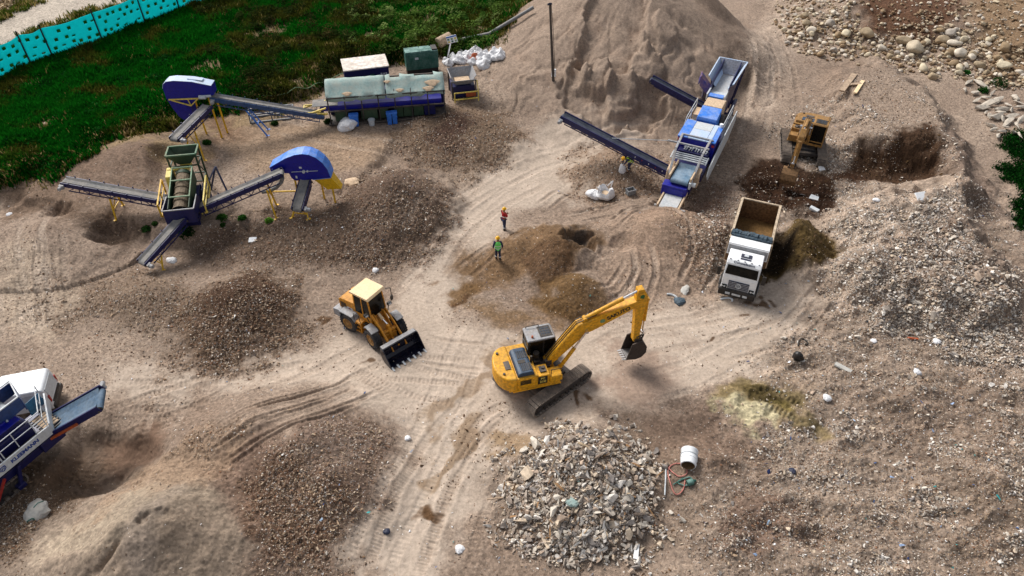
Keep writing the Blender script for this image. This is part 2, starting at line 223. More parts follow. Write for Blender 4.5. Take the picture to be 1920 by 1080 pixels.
# wheel and crawler tracks pressed into the ground
def track(pts, gauge=2.0, wd=.42, dep=.05, lug=.32, c=None, a=.35, z=0.0, fade=1.5):
    lug *= .8; wd *= .9; dep *= .8 if lug > 0 else 1.05; a *= .85
    q = [P(x, y, z) for x, y in pts]; xs = np.array(q)
    t = np.linspace(0, 1, len(xs)); tt = np.linspace(0, 1, len(xs) * 5)
    cf = np.stack([np.interp(tt, t, xs[:, k]) for k in (0, 1)], 1)
    for _ in range(3): cf[1:-1] = .25 * cf[:-2] + .5 * cf[1:-1] + .25 * cf[2:]
    lo, hi = cf.min(0) - 2.5, cf.max(0) + 2.5
    m = (Xg > lo[0]) & (Xg < hi[0]) & (Yg > lo[1]) & (Yg < hi[1]); x, y = Xg[m], Yg[m]
    best = np.full(x.shape, 1e9); off = np.zeros_like(x); arc = np.zeros_like(x); L = 0
    for (x0, y0), (x1, y1) in zip(cf[:-1], cf[1:]):
        ex, ey = x1 - x0, y1 - y0; l = math.hypot(ex, ey) + 1e-9; t = np.clip(((x - x0) * ex + (y - y0) * ey) / l / l, 0, 1)
        d = np.hypot(x - x0 - t * ex, y - y0 - t * ey); b = d < best
        best = np.where(b, d, best); off = np.where(b, np.where((x - x0) * ey - (y - y0) * ex > 0, d, -d), off); arc = np.where(b, L + t * l, arc); L += l
    off = off + .08 * noise(arc / 1.3, arc * 0 + 3, 5)
    r = np.minimum(np.abs(off - gauge / 2), np.abs(off + gauge / 2)) if gauge > 0 else np.abs(off)
    k = ss(wd * .62, wd * .42, r) * ss(0, fade, arc) * ss(0, fade, L - arc) * ss(-.75, -.1, nB[m] + .3)
    rim = np.exp(-((r - wd * .75) / .12) ** 2) * ss(0, fade, arc) * ss(0, fade, L - arc)
    lg = (.5 + .5 * np.sin(2 * math.pi * arc / lug)) if lug > 0 else .5
    Z[m] += -dep * k + dep * .9 * k * lg + dep * .6 * rim
    if c is not None:
        kk = (a * .8 * k * np.clip(.6 + .8 * nB[m], .1, 1) * (.6 + .5 * (1 - lg)))[:, None]; Cg[m] = Cg[m] * (1 - kk) + lin(c) * kk
DK, LT = (126, 104, 86), (196, 178, 160)
for pts, g, wd, dep, lg, c, a in (
    ([(930, 745), (870, 800), (830, 850), (790, 930), (730, 1090)], 2.3, .55, .05, .2, DK, .5), ([(990, 790), (930, 850), (880, 930), (830, 1090)], 1.9, .5, .05, .35, DK, .35), ([(900, 600), (850, 720), (800, 850), (720, 1000), (680, 1090)], 1.9, .5, .04, .3, LT, .5),
    ([(400, 870), (480, 830), (580, 790), (660, 745), (700, 715)], 2.0, .3, .12, 0, DK, .6), ([(390, 855), (470, 815), (570, 770), (640, 735)], 1.2, .25, .10, 0, DK, .6), ([(410, 885), (500, 845), (610, 800), (690, 740)], 1.3, .25, .10, 0, DK, .5), ([(450, 780), (560, 740), (650, 690), (720, 650)], 1.9, .5, .05, .3, DK, .3),
    ([(200, 745), (320, 740), (450, 725), (600, 700)], 1.9, .45, .05, .35, DK, .4), ([(190, 800), (270, 770), (360, 740), (440, 700)], 1.9, .45, .06, .3, DK, .5), ([(215, 840), (240, 800), (250, 760), (220, 720)], 1.8, .4, .06, .3, DK, .5), ([(300, 830), (310, 780), (340, 750)], 1.6, .45, .06, .3, LT, .5), ([(270, 745), (330, 770), (390, 800)], 1.0, .4, .06, .25, DK, .5),
    ([(640, 720), (690, 740), (730, 775)], 1.2, .45, .07, .3, DK, .6), ([(700, 690), (780, 690), (900, 700)], 1.8, .4, .05, .3, DK, .4), ([(780, 655), (860, 665), (930, 670)], 2.0, .3, .05, 0, DK, .5), ([(660, 660), (720, 690), (790, 720), (900, 740)], 1.9, .45, .05, .3, DK, .35),
    ([(1110, 680), (1180, 640), (1320, 618), (1450, 575), (1540, 530)], 2.2, .45, .03, .2, DK, .4), ([(1090, 612), (1200, 605), (1330, 588), (1400, 570)], 1.7, .35, .03, .26, DK, .4), ([(1200, 730), (1300, 705), (1420, 640), (1500, 560)], 1.9, .45, .04, .26, LT, .5), ([(1480, 640), (1520, 590), (1560, 540)], 1.6, .5, .08, 0, LT, .6), ([(1340, 660), (1420, 640), (1480, 620)], 1.8, .4, .05, .3, DK, .4),
    ([(1180, 580), (1200, 550), (1210, 510), (1190, 470)], 1.3, .4, .10, 0, LT, .5), ([(1120, 570), (1160, 540), (1190, 500)], 1.0, .35, .10, 0, LT, .4), ([(1060, 420), (1130, 405), (1200, 400), (1270, 405), (1310, 440), (1320, 500), (1290, 550)], 1.7, .4, .14, 0, LT, .6), ([(1140, 450), (1180, 415), (1240, 405)], .9, .3, .12, 0, LT, .5),
    ([(860, 400), (920, 350), (990, 310), (1080, 280), (1200, 260)], 1.9, .5, .05, .3, LT, .5), ([(800, 520), (850, 440), (920, 380), (1020, 330)], 1.9, .5, .05, .3, DK, .3), ([(1010, 395), (1040, 370), (1070, 350)], 1.0, .3, .07, 0, DK, .6), ([(1000, 250), (1100, 240), (1200, 230)], 1.8, .45, .05, .3, LT, .5), ([(1090, 275), (1150, 255), (1230, 245)], 1.8, .35, .08, 0, LT, .5), ([(700, 560), (760, 500), (800, 430), (850, 380)], 1.9, .5, .04, .3, LT, .4),
    ([(30, 640), (25, 560), (20, 480)], 1.6, .55, .08, .3, LT, .6), ([(70, 620), (66, 540), (70, 470), (80, 430)], 1.6, .5, .10, .3, LT, .7), ([(105, 620), (100, 540), (110, 460)], 1.6, .5, .10, .3, LT, .6), ([(0, 640), (80, 590), (180, 560)], 1.8, .5, .05, .3, LT, .6),
    ([(480, 240), (560, 270), (660, 290), (760, 300)], 1.8, .5, .05, .3, LT, .5), ([(460, 300), (560, 290), (640, 300), (720, 280)], 1.8, .5, .05, .3, DK, .4), ([(1400, 90), (1430, 140), (1420, 220), (1400, 280)], 1.8, .5, .06, .3, LT, .5), ([(1440, 60), (1470, 130), (1480, 200)], 1.8, .5, .06, .3, DK, .4), ([(880, 900), (930, 800), (990, 770)], 2.0, .5, .05, .2, DK, .4),
    ([(950, 460), (900, 490), (860, 520)], 1.2, .35, .08, 0, DK, .5), ([(560, 640), (480, 680), (380, 700), (260, 700)], 1.9, .5, .04, .3, DK, .3), ([(1410, 735), (1480, 770), (1520, 790)], 1.2, .5, .12, .3, (80, 66, 34), .7)):
    track(pts, g, wd, dep, lg, c, a)
# small relief that follows the soil: clods on fresh spoil, fine ripple elsewhere
rightw = ss(1180, 1420, 960 + F * Xg / gY(Yg)) * ss(50, 44, Yg) * (1 - np.clip(lane_, 0, 1))
Z = Z + rightw * (.26 * fbm(Xg / 1.9, Yg / 1.4, 140, 5, .6) + .16 * (1 - np.abs(noise(Xg / 2.4, Yg / 1.5, 145)) * 2))
Cg *= (1 + .38 * rightw * np.clip(fbm(Xg / 1.9, Yg / 1.1, 150, 4, .65), -1, 1))[..., None]
pebb = noise(Xg / .21, Yg / .21, 90) + .7 * noise(Xg / .09, Yg / .09, 91)
rough = .018 * (1 - .7 * np.clip(lane_, 0, 1)) + .05 * np.clip(GRAV, 0, 1) + .05 * ss(.5, .1, Cg.mean(2) / .3)
near = (np.abs(Xg) < 90) & (Yg < 120)
Z = Z + np.where(near, rough * pebb * (1 - .6 * kRd), 0)
fine = fbm(Xg / .3, Yg / .3, 95, 3, .7)
Cg *= (1 + np.where(near, (1 - .6 * np.clip(lane_, 0, 1)) * (.13 * fine + .10 * nC) + .14 * nB, 0))[..., None]
CALM = 1 - .72 * np.clip(lane_ + .6 * SAND + .8 * blob(160, 875, 3.6, 2.0, .2, -.5, .3, .3) + .35 * blob(265, 1000, 5.2, 5.0, 0, 1.4, .3, .4), 0, 1)
lum_ = Cg.mean(2, keepdims=True); gmask = np.clip(kG + kRG, 0, 1)[..., None]; Cg = Cg + (lum_ * np.array([1.03, 1.0, .97]) - Cg) * .07 * (1 - gmask)
Cg = np.clip(Cg, .004, .8)

def grid_lookup(A, X, Y):
    X = np.asarray(X, float); Y = np.asarray(Y, float)
    fi = np.clip(np.interp(Y, rowY, np.arange(NR)), 0, NR - 1.001); fj = np.clip(np.interp(X / gY(Y), colU, np.arange(NC)), 0, NC - 1.001)
    i = fi.astype(int); j = fj.astype(int); a = fi - i; b = fj - j
    return A[i, j] * (1 - a) * (1 - b) + A[i + 1, j] * a * (1 - b) + A[i, j + 1] * (1 - a) * b + A[i + 1, j + 1] * a * b
def zq(X, Y): return grid_lookup(Z, X, Y)
def G(px, py, it=30):
    """where the line of sight through a pixel meets the ground"""
    z = 6.0
    u = (px - 960.0) / F; v = (py - 540.0) / F
    t0 = (HC - 8) / (S_ + v * C_); t1 = (HC + 2) / (S_ + v * C_)
    ts = np.linspace(t0, t1, 600); zs = HC - ts * (S_ + v * C_)
    h = zq(u * ts, ts * (C_ - v * S_)); k = int(np.argmax(h >= zs))
    t = ts[k]; return Vector((u * t, t * (C_ - v * S_), float(h[k])))
def Gv(px, py):
    z = np.zeros_like(px)
    for _ in range(6):
        u = (px - 960.0) / F; v = (py - 540.0) / F; t = (HC - z) / (S_ + v * C_); X = u * t; Y = t * (C_ - v * S_); z = .5 * z + .5 * zq(X, Y)
    return X, Y, zq(X, Y)

def mesh_from(name, V, faces, nper, mats, colors=None, smooth=False, cname='soil'):
    me = bpy.data.meshes.new(name)
    V = np.ascontiguousarray(V, np.float32); Fc = np.ascontiguousarray(faces, np.int32)
    me.vertices.add(len(V)); me.vertices.foreach_set('co', V.ravel())
    me.loops.add(Fc.size); me.loops.foreach_set('vertex_index', Fc.ravel())
    nf = Fc.size // nper; me.polygons.add(nf); me.polygons.foreach_set('loop_start', np.arange(nf, dtype=np.int32) * nper)
    me.polygons.foreach_set('use_smooth', np.full(nf, smooth))
    if colors is not None:
        at = me.color_attributes.new(cname, 'FLOAT_COLOR', 'POINT'); c4 = np.ones((len(V), 4), np.float32); c4[:, :colors.shape[1]] = colors
        at.data.foreach_set('color', c4.ravel())
    for m in mats: me.materials.append(m)
    me.update(); me.validate(); return me

def nodes(name):
    m = bpy.data.materials.new(name); m.use_nodes = True; n = m.node_tree
    return m, n, n.nodes['Principled BSDF'], (lambda a, b: n.links.new(a, b))
def soil_material(name='soil', bump=.65, speck=.30):
    m, n, b, L = nodes(name)
    at = n.nodes.new('ShaderNodeVertexColor'); at.layer_name = 'soil'
    tc = n.nodes.new('ShaderNodeTexCoord')
    vo = n.nodes.new('ShaderNodeTexVoronoi'); vo.inputs['Scale'].default_value = 9.0
    no = n.nodes.new('ShaderNodeTexNoise'); no.inputs['Scale'].default_value = 5.0; no.inputs['Detail'].default_value = 8; no.inputs['Roughness'].default_value = .75
    L(tc.outputs['Object'], vo.inputs['Vector']); L(tc.outputs['Object'], no.inputs['Vector'])
    sep = n.nodes.new('ShaderNodeSeparateColor'); L(vo.outputs['Color'], sep.inputs[0])
    r1 = n.nodes.new('ShaderNodeMapRange'); r1.inputs[3].default_value = 1 - speck; r1.inputs[4].default_value = 1 + speck * .7; L(sep.outputs[0], r1.inputs[0])
    r2 = n.nodes.new('ShaderNodeMapRange'); r2.inputs[1].default_value = .3; r2.inputs[2].default_value = .7; r2.inputs[3].default_value = .72; r2.inputs[4].default_value = 1.24; L(no.outputs[0], r2.inputs[0])
    k1 = n.nodes.new('ShaderNodeMix'); k1.data_type = 'FLOAT'; L(at.outputs[1], k1.inputs[0]); k1.inputs[2].default_value = .97; L(r1.outputs[0], k1.inputs[3])
    mu = n.nodes.new('ShaderNodeMath'); mu.operation = 'MULTIPLY'; L(k1.outputs[0], mu.inputs[0]); L(r2.outputs[0], mu.inputs[1])
    mx = n.nodes.new('ShaderNodeVectorMath'); mx.operation = 'SCALE'; L(at.outputs[0], mx.inputs[0]); L(mu.outputs[0], mx.inputs['Scale'])
    L(mx.outputs[0], b.inputs['Base Color'])
    b.inputs['Roughness'].default_value = .95; b.inputs['Specular IOR Level'].default_value = .15
    ad = n.nodes.new('ShaderNodeMath'); ad.operation = 'ADD'; L(no.outputs[0], ad.inputs[0]); L(sep.outputs[1], ad.inputs[1])
    bp = n.nodes.new('ShaderNodeBump'); bs = n.nodes.new('ShaderNodeMath'); bs.operation = 'MULTIPLY'; bs.inputs[1].default_value = bump; L(at.outputs[1], bs.inputs[0]); L(bs.outputs[0], bp.inputs['Strength']); bp.inputs['Distance'].default_value = .06; L(ad.outputs[0], bp.inputs['Height']); L(bp.outputs[0], b.inputs['Normal'])
    return m
M_SOIL = soil_material()
idx = np.arange(NR * NC).reshape(NR, NC)
quads = np.stack([idx[:-1, :-1], idx[:-1, 1:], idx[1:, 1:], idx[1:, :-1]], -1).reshape(-1, 4)
ground = bpy.data.objects.new('ground', mesh_from('ground', np.stack([Xg, Yg, Z], -1).reshape(-1, 3), quads, 4, [M_SOIL], np.concatenate([Cg, CALM[..., None]], -1).reshape(-1, 4), True))
ground['kind'] = 'structure'; COL.objects.link(ground)
# ---------------------------------------------------------------- building tools
def paint(name, c, rough=.5, metal=0.0, dust=.35, dustc=(168, 148, 126), wear=.25, scale=1.6, spec=.4):
    """paint / steel / rubber with uneven tone and settled dust on the faces that look up"""
    m, n, b, L = nodes(name)
    tc = n.nodes.new('ShaderNodeTexCoord'); ge = n.nodes.new('ShaderNodeNewGeometry')
    n1 = n.nodes.new('ShaderNodeTexNoise'); n1.inputs['Scale'].default_value = scale; n1.inputs['Detail'].default_value = 7; n1.inputs['Roughness'].default_value = .7
    n2 = n.nodes.new('ShaderNodeTexNoise'); n2.inputs['Scale'].default_value = scale * 4.3; n2.inputs['Detail'].default_value = 5
    L(tc.outputs['Object'], n1.inputs['Vector']); L(tc.outputs['Object'], n2.inputs['Vector'])
    r1 = n.nodes.new('ShaderNodeMapRange'); r1.inputs[1].default_value = .35; r1.inputs[2].default_value = .65; r1.inputs[3].default_value = 1 - wear; r1.inputs[4].default_value = 1 + wear * .5; L(n2.outputs[0], r1.inputs[0])
    sc = n.nodes.new('ShaderNodeVectorMath'); sc.operation = 'SCALE'; sc.inputs[0].default_value = tuple(float(v) for v in lin(c)); L(r1.outputs[0], sc.inputs['Scale'])
    sx = n.nodes.new('ShaderNodeSeparateXYZ'); L(ge.outputs['Normal'], sx.inputs[0])
    up = n.nodes.new('ShaderNodeMapRange'); up.inputs[1].default_value = -.1; up.inputs[2].default_value = .9; up.inputs[3].default_value = .22; up.inputs[4].default_value = 1; L(sx.outputs['Z'], up.inputs[0])
    dn = n.nodes.new('ShaderNodeMapRange'); dn.inputs[1].default_value = .38; dn.inputs[2].default_value = .68; L(n1.outputs[0], dn.inputs[0])
    mu = n.nodes.new('ShaderNodeMath'); mu.operation = 'MULTIPLY'; L(up.outputs[0], mu.inputs[0]); L(dn.outputs[0], mu.inputs[1])
    m2 = n.nodes.new('ShaderNodeMath'); m2.operation = 'MULTIPLY'; m2.inputs[1].default_value = min(1.0, dust * 1.6); L(mu.outputs[0], m2.inputs[0])
    mx = n.nodes.new('ShaderNodeMix'); mx.data_type = 'RGBA'; L(m2.outputs[0], mx.inputs[0]); L(sc.outputs[0], mx.inputs[6]); mx.inputs[7].default_value = (*[float(v) for v in lin(dustc)], 1)
    L(mx.outputs[2], b.inputs['Base Color'])
    rr = n.nodes.new('ShaderNodeMapRange'); rr.inputs[3].default_value = rough; rr.inputs[4].default_value = .95; L(m2.outputs[0], rr.inputs[0]); L(rr.outputs[0], b.inputs['Roughness'])
    b.inputs['Metallic'].default_value = metal; b.inputs['Specular IOR Level'].default_value = spec
    return m
M = dict(
    yellow=paint('yellow_paint', (228, 162, 14), .45, dust=.40, dustc=(168, 134, 74), wear=.35), tan_yellow=paint('faded_yellow_paint', (158, 116, 58), .6, dust=.42, dustc=(136, 110, 82), wear=.4),
    loader_yellow=paint('loader_yellow_paint', (212, 142, 34), .5, dust=.4, dustc=(168, 130, 84), wear=.35), roof_cream=paint('faded_roof_paint', (238, 206, 158), .6, dust=.25, dustc=(225, 210, 190), wear=.1),
    black=paint('black_steel', (20, 20, 23), .5, dust=.12), dark=paint('dark_steel', (40, 40, 44), .5, dust=.3), rubber=paint('tyre_rubber', (30, 32, 38), .85, dust=.28, dustc=(150, 140, 130)), track=paint('track_steel', (120, 110, 102), .7, metal=.1, dust=.9, dustc=(176, 160, 144), scale=3),
    glass=paint('dark_glass', (6, 8, 10), .22, dust=.05, wear=.0, spec=.18), hood=paint('hood_blue_grey', (42, 62, 84), .5, dust=.15, dustc=(120, 130, 140)), chrome=paint('cylinder_rod', (225, 225, 228), .2, metal=.9, dust=.0), steel=paint('worn_steel', (186, 184, 184), .4, metal=.6, dust=.2, dustc=(150, 130, 112)),
    rust=paint('rusty_steel', (118, 88, 58), .8, dust=.4, dustc=(136, 104, 68), wear=.5), white=paint('white_paint', (232, 234, 236), .35, dust=.10, dustc=(205, 196, 182), wear=.06), grey=paint('grey_paint', (150, 152, 156), .5, dust=.25), lgrey=paint('pale_grey_paint', (196, 202, 206), .5, dust=.2, wear=.12),
    navy=paint('navy_paint', (14, 20, 78), .4, dust=.1, dustc=(120, 112, 110)), blue=paint('deep_blue_paint', (8, 18, 138), .35, dust=.06, wear=.2), sky=paint('bright_blue_paint', (40, 118, 214), .4, dust=.22, dustc=(200, 205, 210), wear=.2), pale_blue=paint('dusty_pale_blue_panel', (172, 194, 222), .55, dust=.35, dustc=(208, 204, 198), wear=.1),
    green=paint('dark_green_paint', (34, 62, 42), .55, dust=.25, dustc=(130, 130, 110)), gengreen=paint('generator_green_paint', (12, 82, 70), .45, dust=.5, dustc=(160, 190, 182)), ypost=paint('post_yellow_paint', (226, 178, 20), .5, dust=.15), ypale=paint('pale_yellow_paint', (232, 206, 96), .5, dust=.2),
    belt=paint('conveyor_belt_rubber', (112, 112, 112), .85, dust=.5, dustc=(160, 152, 142), wear=.2), belt_dark=paint('clean_belt_rubber', (42, 48, 62), .7, dust=.3, dustc=(96, 100, 112)), belt_pale=paint('dusty_belt_rubber', (176, 180, 184), .8, dust=.4, dustc=(200, 196, 190), wear=.2), belt_blue=paint('bluish_belt_rubber', (92, 122, 146), .6, dust=.3, dustc=(176, 186, 194), wear=.25),
    tan=paint('tan_dust_cover', (204, 178, 148), .9, dust=.5, dustc=(196, 170, 142)), wood=paint('weathered_wood', (176, 152, 128), .9, dust=.3, wear=.4), tarp=paint('pale_green_tarp', (142, 166, 162), .85, dust=.4, dustc=(182, 180, 166), wear=.15), tarp_blue=paint('grey_blue_tarp', (58, 78, 92), .7, dust=.3, dustc=(110, 116, 118), wear=.5),
    teal=paint('teal_mesh', (14, 212, 214), .7, dust=.10, dustc=(120, 214, 196), wear=.12), skin=paint('skin', (150, 102, 76), .6, dust=0, wear=.05), cloth=paint('dark_blue_workwear', (32, 40, 74), .9, dust=.1), red=paint('red_workwear', (172, 18, 26), .85, dust=.05), vest=paint('lime_vest', (120, 226, 110), .8, dust=.02, wear=.1), vest_yellow=paint('yellow_green_vest', (196, 232, 40), .8, dust=.02, wear=.1), helmet=paint('yellow_helmet', (236, 176, 24), .35, dust=.05, wear=.05), reflect=paint('reflective_tape', (214, 216, 212), .4, dust=0, wear=.05),
    bag=paint('white_woven_sack', (222, 222, 224), .85, dust=.15, dustc=(180, 168, 152), wear=.15), bag_grey=paint('grey_woven_sack', (184, 182, 176), .85, dust=.4, dustc=(160, 150, 136), wear=.2), orange=paint('orange_paint', (172, 80, 40), .5, dust=.15), pipe=paint('grey_pipe', (120, 124, 128), .6, dust=.3), pole=paint('weathered_pole', (78, 72, 68), .8, dust=.2),
    bucket_dark=paint('worn_bucket', (58, 50, 46), .6, metal=.2, dust=.35, dustc=(120, 104, 92), wear=.4), redp=paint('red_paint', (160, 34, 30), .5, dust=.1), ink=paint('dark_lettering', (24, 34, 60), .6, dust=.05), inkb=paint('black_lettering', (22, 24, 24), .6, dust=.05), inkg=paint('green_emblem', (18, 96, 52), .6, dust=.05), binb=paint('blue_plastic', (44, 112, 208), .5, dust=.1), rope=paint('green_rope', (120, 150, 110), .8, dust=.1), pink=paint('red_hose', (196, 120, 110), .6, dust=.1), bluestone=paint('blue_lettering', (20, 60, 140), .5, dust=0))

def translucent(m, c, f):
    n = m.node_tree; b = n.nodes['Principled BSDF']; t = n.nodes.new('ShaderNodeBsdfTranslucent'); t.inputs[0].default_value = (*[float(v) for v in lin(c)], 1); x = n.nodes.new('ShaderNodeMixShader'); x.inputs[0].default_value = f
    n.links.new(b.outputs[0], x.inputs[1]); n.links.new(t.outputs[0], x.inputs[2]); n.links.new(x.outputs[0], n.nodes['Material Output'].inputs[0])
translucent(M['teal'], (30, 228, 232), .5)
class MB:
    """collects shapes for ONE mesh"""
    def __init__(s, mx=None): s.v = []; s.f = []; s.mx = mx or Matrix.Identity(4)
    def add(s, pts, faces):
        k = len(s.v); s.v += [tuple(s.mx @ Vector(p)) for p in pts]; s.f += [tuple(i + k for i in f) for f in faces]; return s
    def hexa(s, a): return s.add(a, [(0, 3, 2, 1), (4, 5, 6, 7), (0, 1, 5, 4), (1, 2, 6, 5), (2, 3, 7, 6), (3, 0, 4, 7)])
    def box(s, x0, x1, y0, y1, z0, z1):
        return s.hexa([(x0, y0, z0), (x1, y0, z0), (x1, y1, z0), (x0, y1, z0), (x0, y0, z1), (x1, y0, z1), (x1, y1, z1), (x0, y1, z1)])
    def bar(s, p, q, w=.08, h=None, up=(0, 0, 1)):
        p, q = Vector(p), Vector(q); h = h or w; d = (q - p).normalized(); u = Vector(up)
        if abs(d.dot(u)) > .97: u = Vector((1, 0, 0))
        r = d.cross(u).normalized(); u = r.cross(d); r *= w / 2; u *= h / 2
        return s.hexa([p - r - u, p + r - u, p + r + u, p - r + u, q - r - u, q + r - u, q + r + u, q - r + u])
    def tube(s, p, q, r0, r1=None, n=10):
        p, q = Vector(p), Vector(q); r1 = r0 if r1 is None else r1; d = (q - p).normalized()
        a = d.cross(Vector((0, 0, 1)) if abs(d.z) < .95 else Vector((1, 0, 0))).normalized(); b = d.cross(a)
        pts = []
        for c, r in ((p, r0), (q, r1)):
            pts += [c + (a * math.cos(t) + b * math.sin(t)) * r for t in (2 * math.pi * i / n for i in range(n))]
        return s.add(pts, [(i, (i + 1) % n, n + (i + 1) % n, n + i) for i in range(n)] + [tuple(range(n))[::-1], tuple(range(n, 2 * n))])
    def path(s, pts, r, n=6):
        for a, b in zip(pts[:-1], pts[1:]): s.tube(a, b, r, r, n)
        return s
    def prism(s, poly, a, b, plane='xz'):
        f = {'xz': lambda p, t: (p[0], t, p[1]), 'yz': lambda p, t: (t, p[0], p[1]), 'xy': lambda p, t: (p[0], p[1], t)}[plane]
        n = len(poly); area = sum(poly[i][0] * poly[(i + 1) % n][1] - poly[(i + 1) % n][0] * poly[i][1] for i in range(n))
        if area < 0: poly = poly[::-1]
        pts = [f(p, a) for p in poly] + [f(p, b) for p in poly]; sd = [(i, (i + 1) % n, n + (i + 1) % n, n + i) for i in range(n)]
        return s.add(pts, sd + [tuple(range(n))[::-1], tuple(range(n, 2 * n))])
    def lathe(s, prof, p, d, n=24):
        p = Vector(p); d = Vector(d).normalized(); a = d.cross(Vector((0, 0, 1)) if abs(d.z) < .95 else Vector((1, 0, 0))).normalized(); b = d.cross(a)
        pts = []
        for r, h in prof: pts += [p + d * h + (a * math.cos(t) + b * math.sin(t)) * r for t in (2 * math.pi * i / n for i in range(n))]
        fs = []
        for k in range(len(prof) - 1): fs += [(k * n + i, k * n + (i + 1) % n, (k + 1) * n + (i + 1) % n, (k + 1) * n + i) for i in range(n)]
        return s.add(pts, fs)
    def slab(s, quad, t=.04):
        q = [Vector(p) for p in quad]; nn = (q[1] - q[0]).cross(q[2] - q[0]).normalized() * t; return s.hexa(q + [p + nn for p in q])
    def ring(s, pts, w, h=None):
        for a, b in zip(pts, pts[1:] + pts[:1]): s.bar(a, b, w, h)
        return s
    def build(s, name, mat, parent=None, bevel=0.0, smooth=False, seg=2):
        me = bpy.data.meshes.new(name); me.from_pydata(s.v, [], s.f)
        bm = bmesh.new(); bm.from_mesh(me); bmesh.ops.recalc_face_normals(bm, faces=bm.faces); bm.to_mesh(me); bm.free()
        me.materials.append(mat if not isinstance(mat, str) else M[mat])
        o = bpy.data.objects.new(name, me); COL.objects.link(o)
        if parent is not None: o.parent = parent
        if smooth:
            me.polygons.foreach_set('use_smooth', [True] * len(me.polygons)); me.update()
            try: me.set_sharp_from_angle(angle=R(38))
            except Exception: pass
        if bevel > 0:
            b = o.modifiers.new('bevel', 'BEVEL'); b.width = bevel; b.segments = seg; b.limit_method = 'ANGLE'; b.angle_limit = R(35)
        return o
def tag(o, label=None, cat=None, group=None, kind=None):
    if label: o['label'] = label
    if cat: o['category'] = cat
    if group: o['group'] = group
    if kind: o['kind'] = kind
    return o
def thing(name, label, cat, loc=(0, 0, 0), rotz=0.0, group=None):
    o = bpy.data.objects.new(name, None); o.empty_display_size = .3; COL.objects.link(o); o.location = loc; o.rotation_euler = (0, 0, rotz)
    return tag(o, label, cat, group)
def copy_tree(o, parent=None):
    c = o.copy(); COL.objects.link(c)
    if parent is not None: c.parent = parent
    for ch in list(o.children): copy_tree(ch, c)
    return c
def text(name, body, size, mat, parent, loc, rot, extrude=.004, sx=1.0, bold=0.0):
    cu_ = bpy.data.curves.new(name, 'FONT'); cu_.body = body; cu_.size = size; cu_.extrude = extrude; cu_.align_x = 'CENTER'; cu_.align_y = 'CENTER'; cu_.offset = bold
    tmp = bpy.data.objects.new(name + '_curve', cu_); COL.objects.link(tmp); dg = bpy.context.evaluated_depsgraph_get()
    me = bpy.data.meshes.new_from_object(tmp.evaluated_get(dg)); bpy.data.objects.remove(tmp); me.materials.clear(); me.materials.append(M[mat])
    o = bpy.data.objects.new(name, me); COL.objects.link(o); o.parent = parent
    o.matrix_local = Matrix.Translation(loc) @ rot.to_4x4() @ Matrix.Diagonal((sx, 1, 1, 1)); return o
def axes(xd, nd):
    """rotation with text running along xd and facing nd"""
    x = Vector(xd).normalized(); n = Vector(nd).normalized(); y = n.cross(x).normalized(); x = y.cross(n); return Matrix((x, y, n)).transposed()

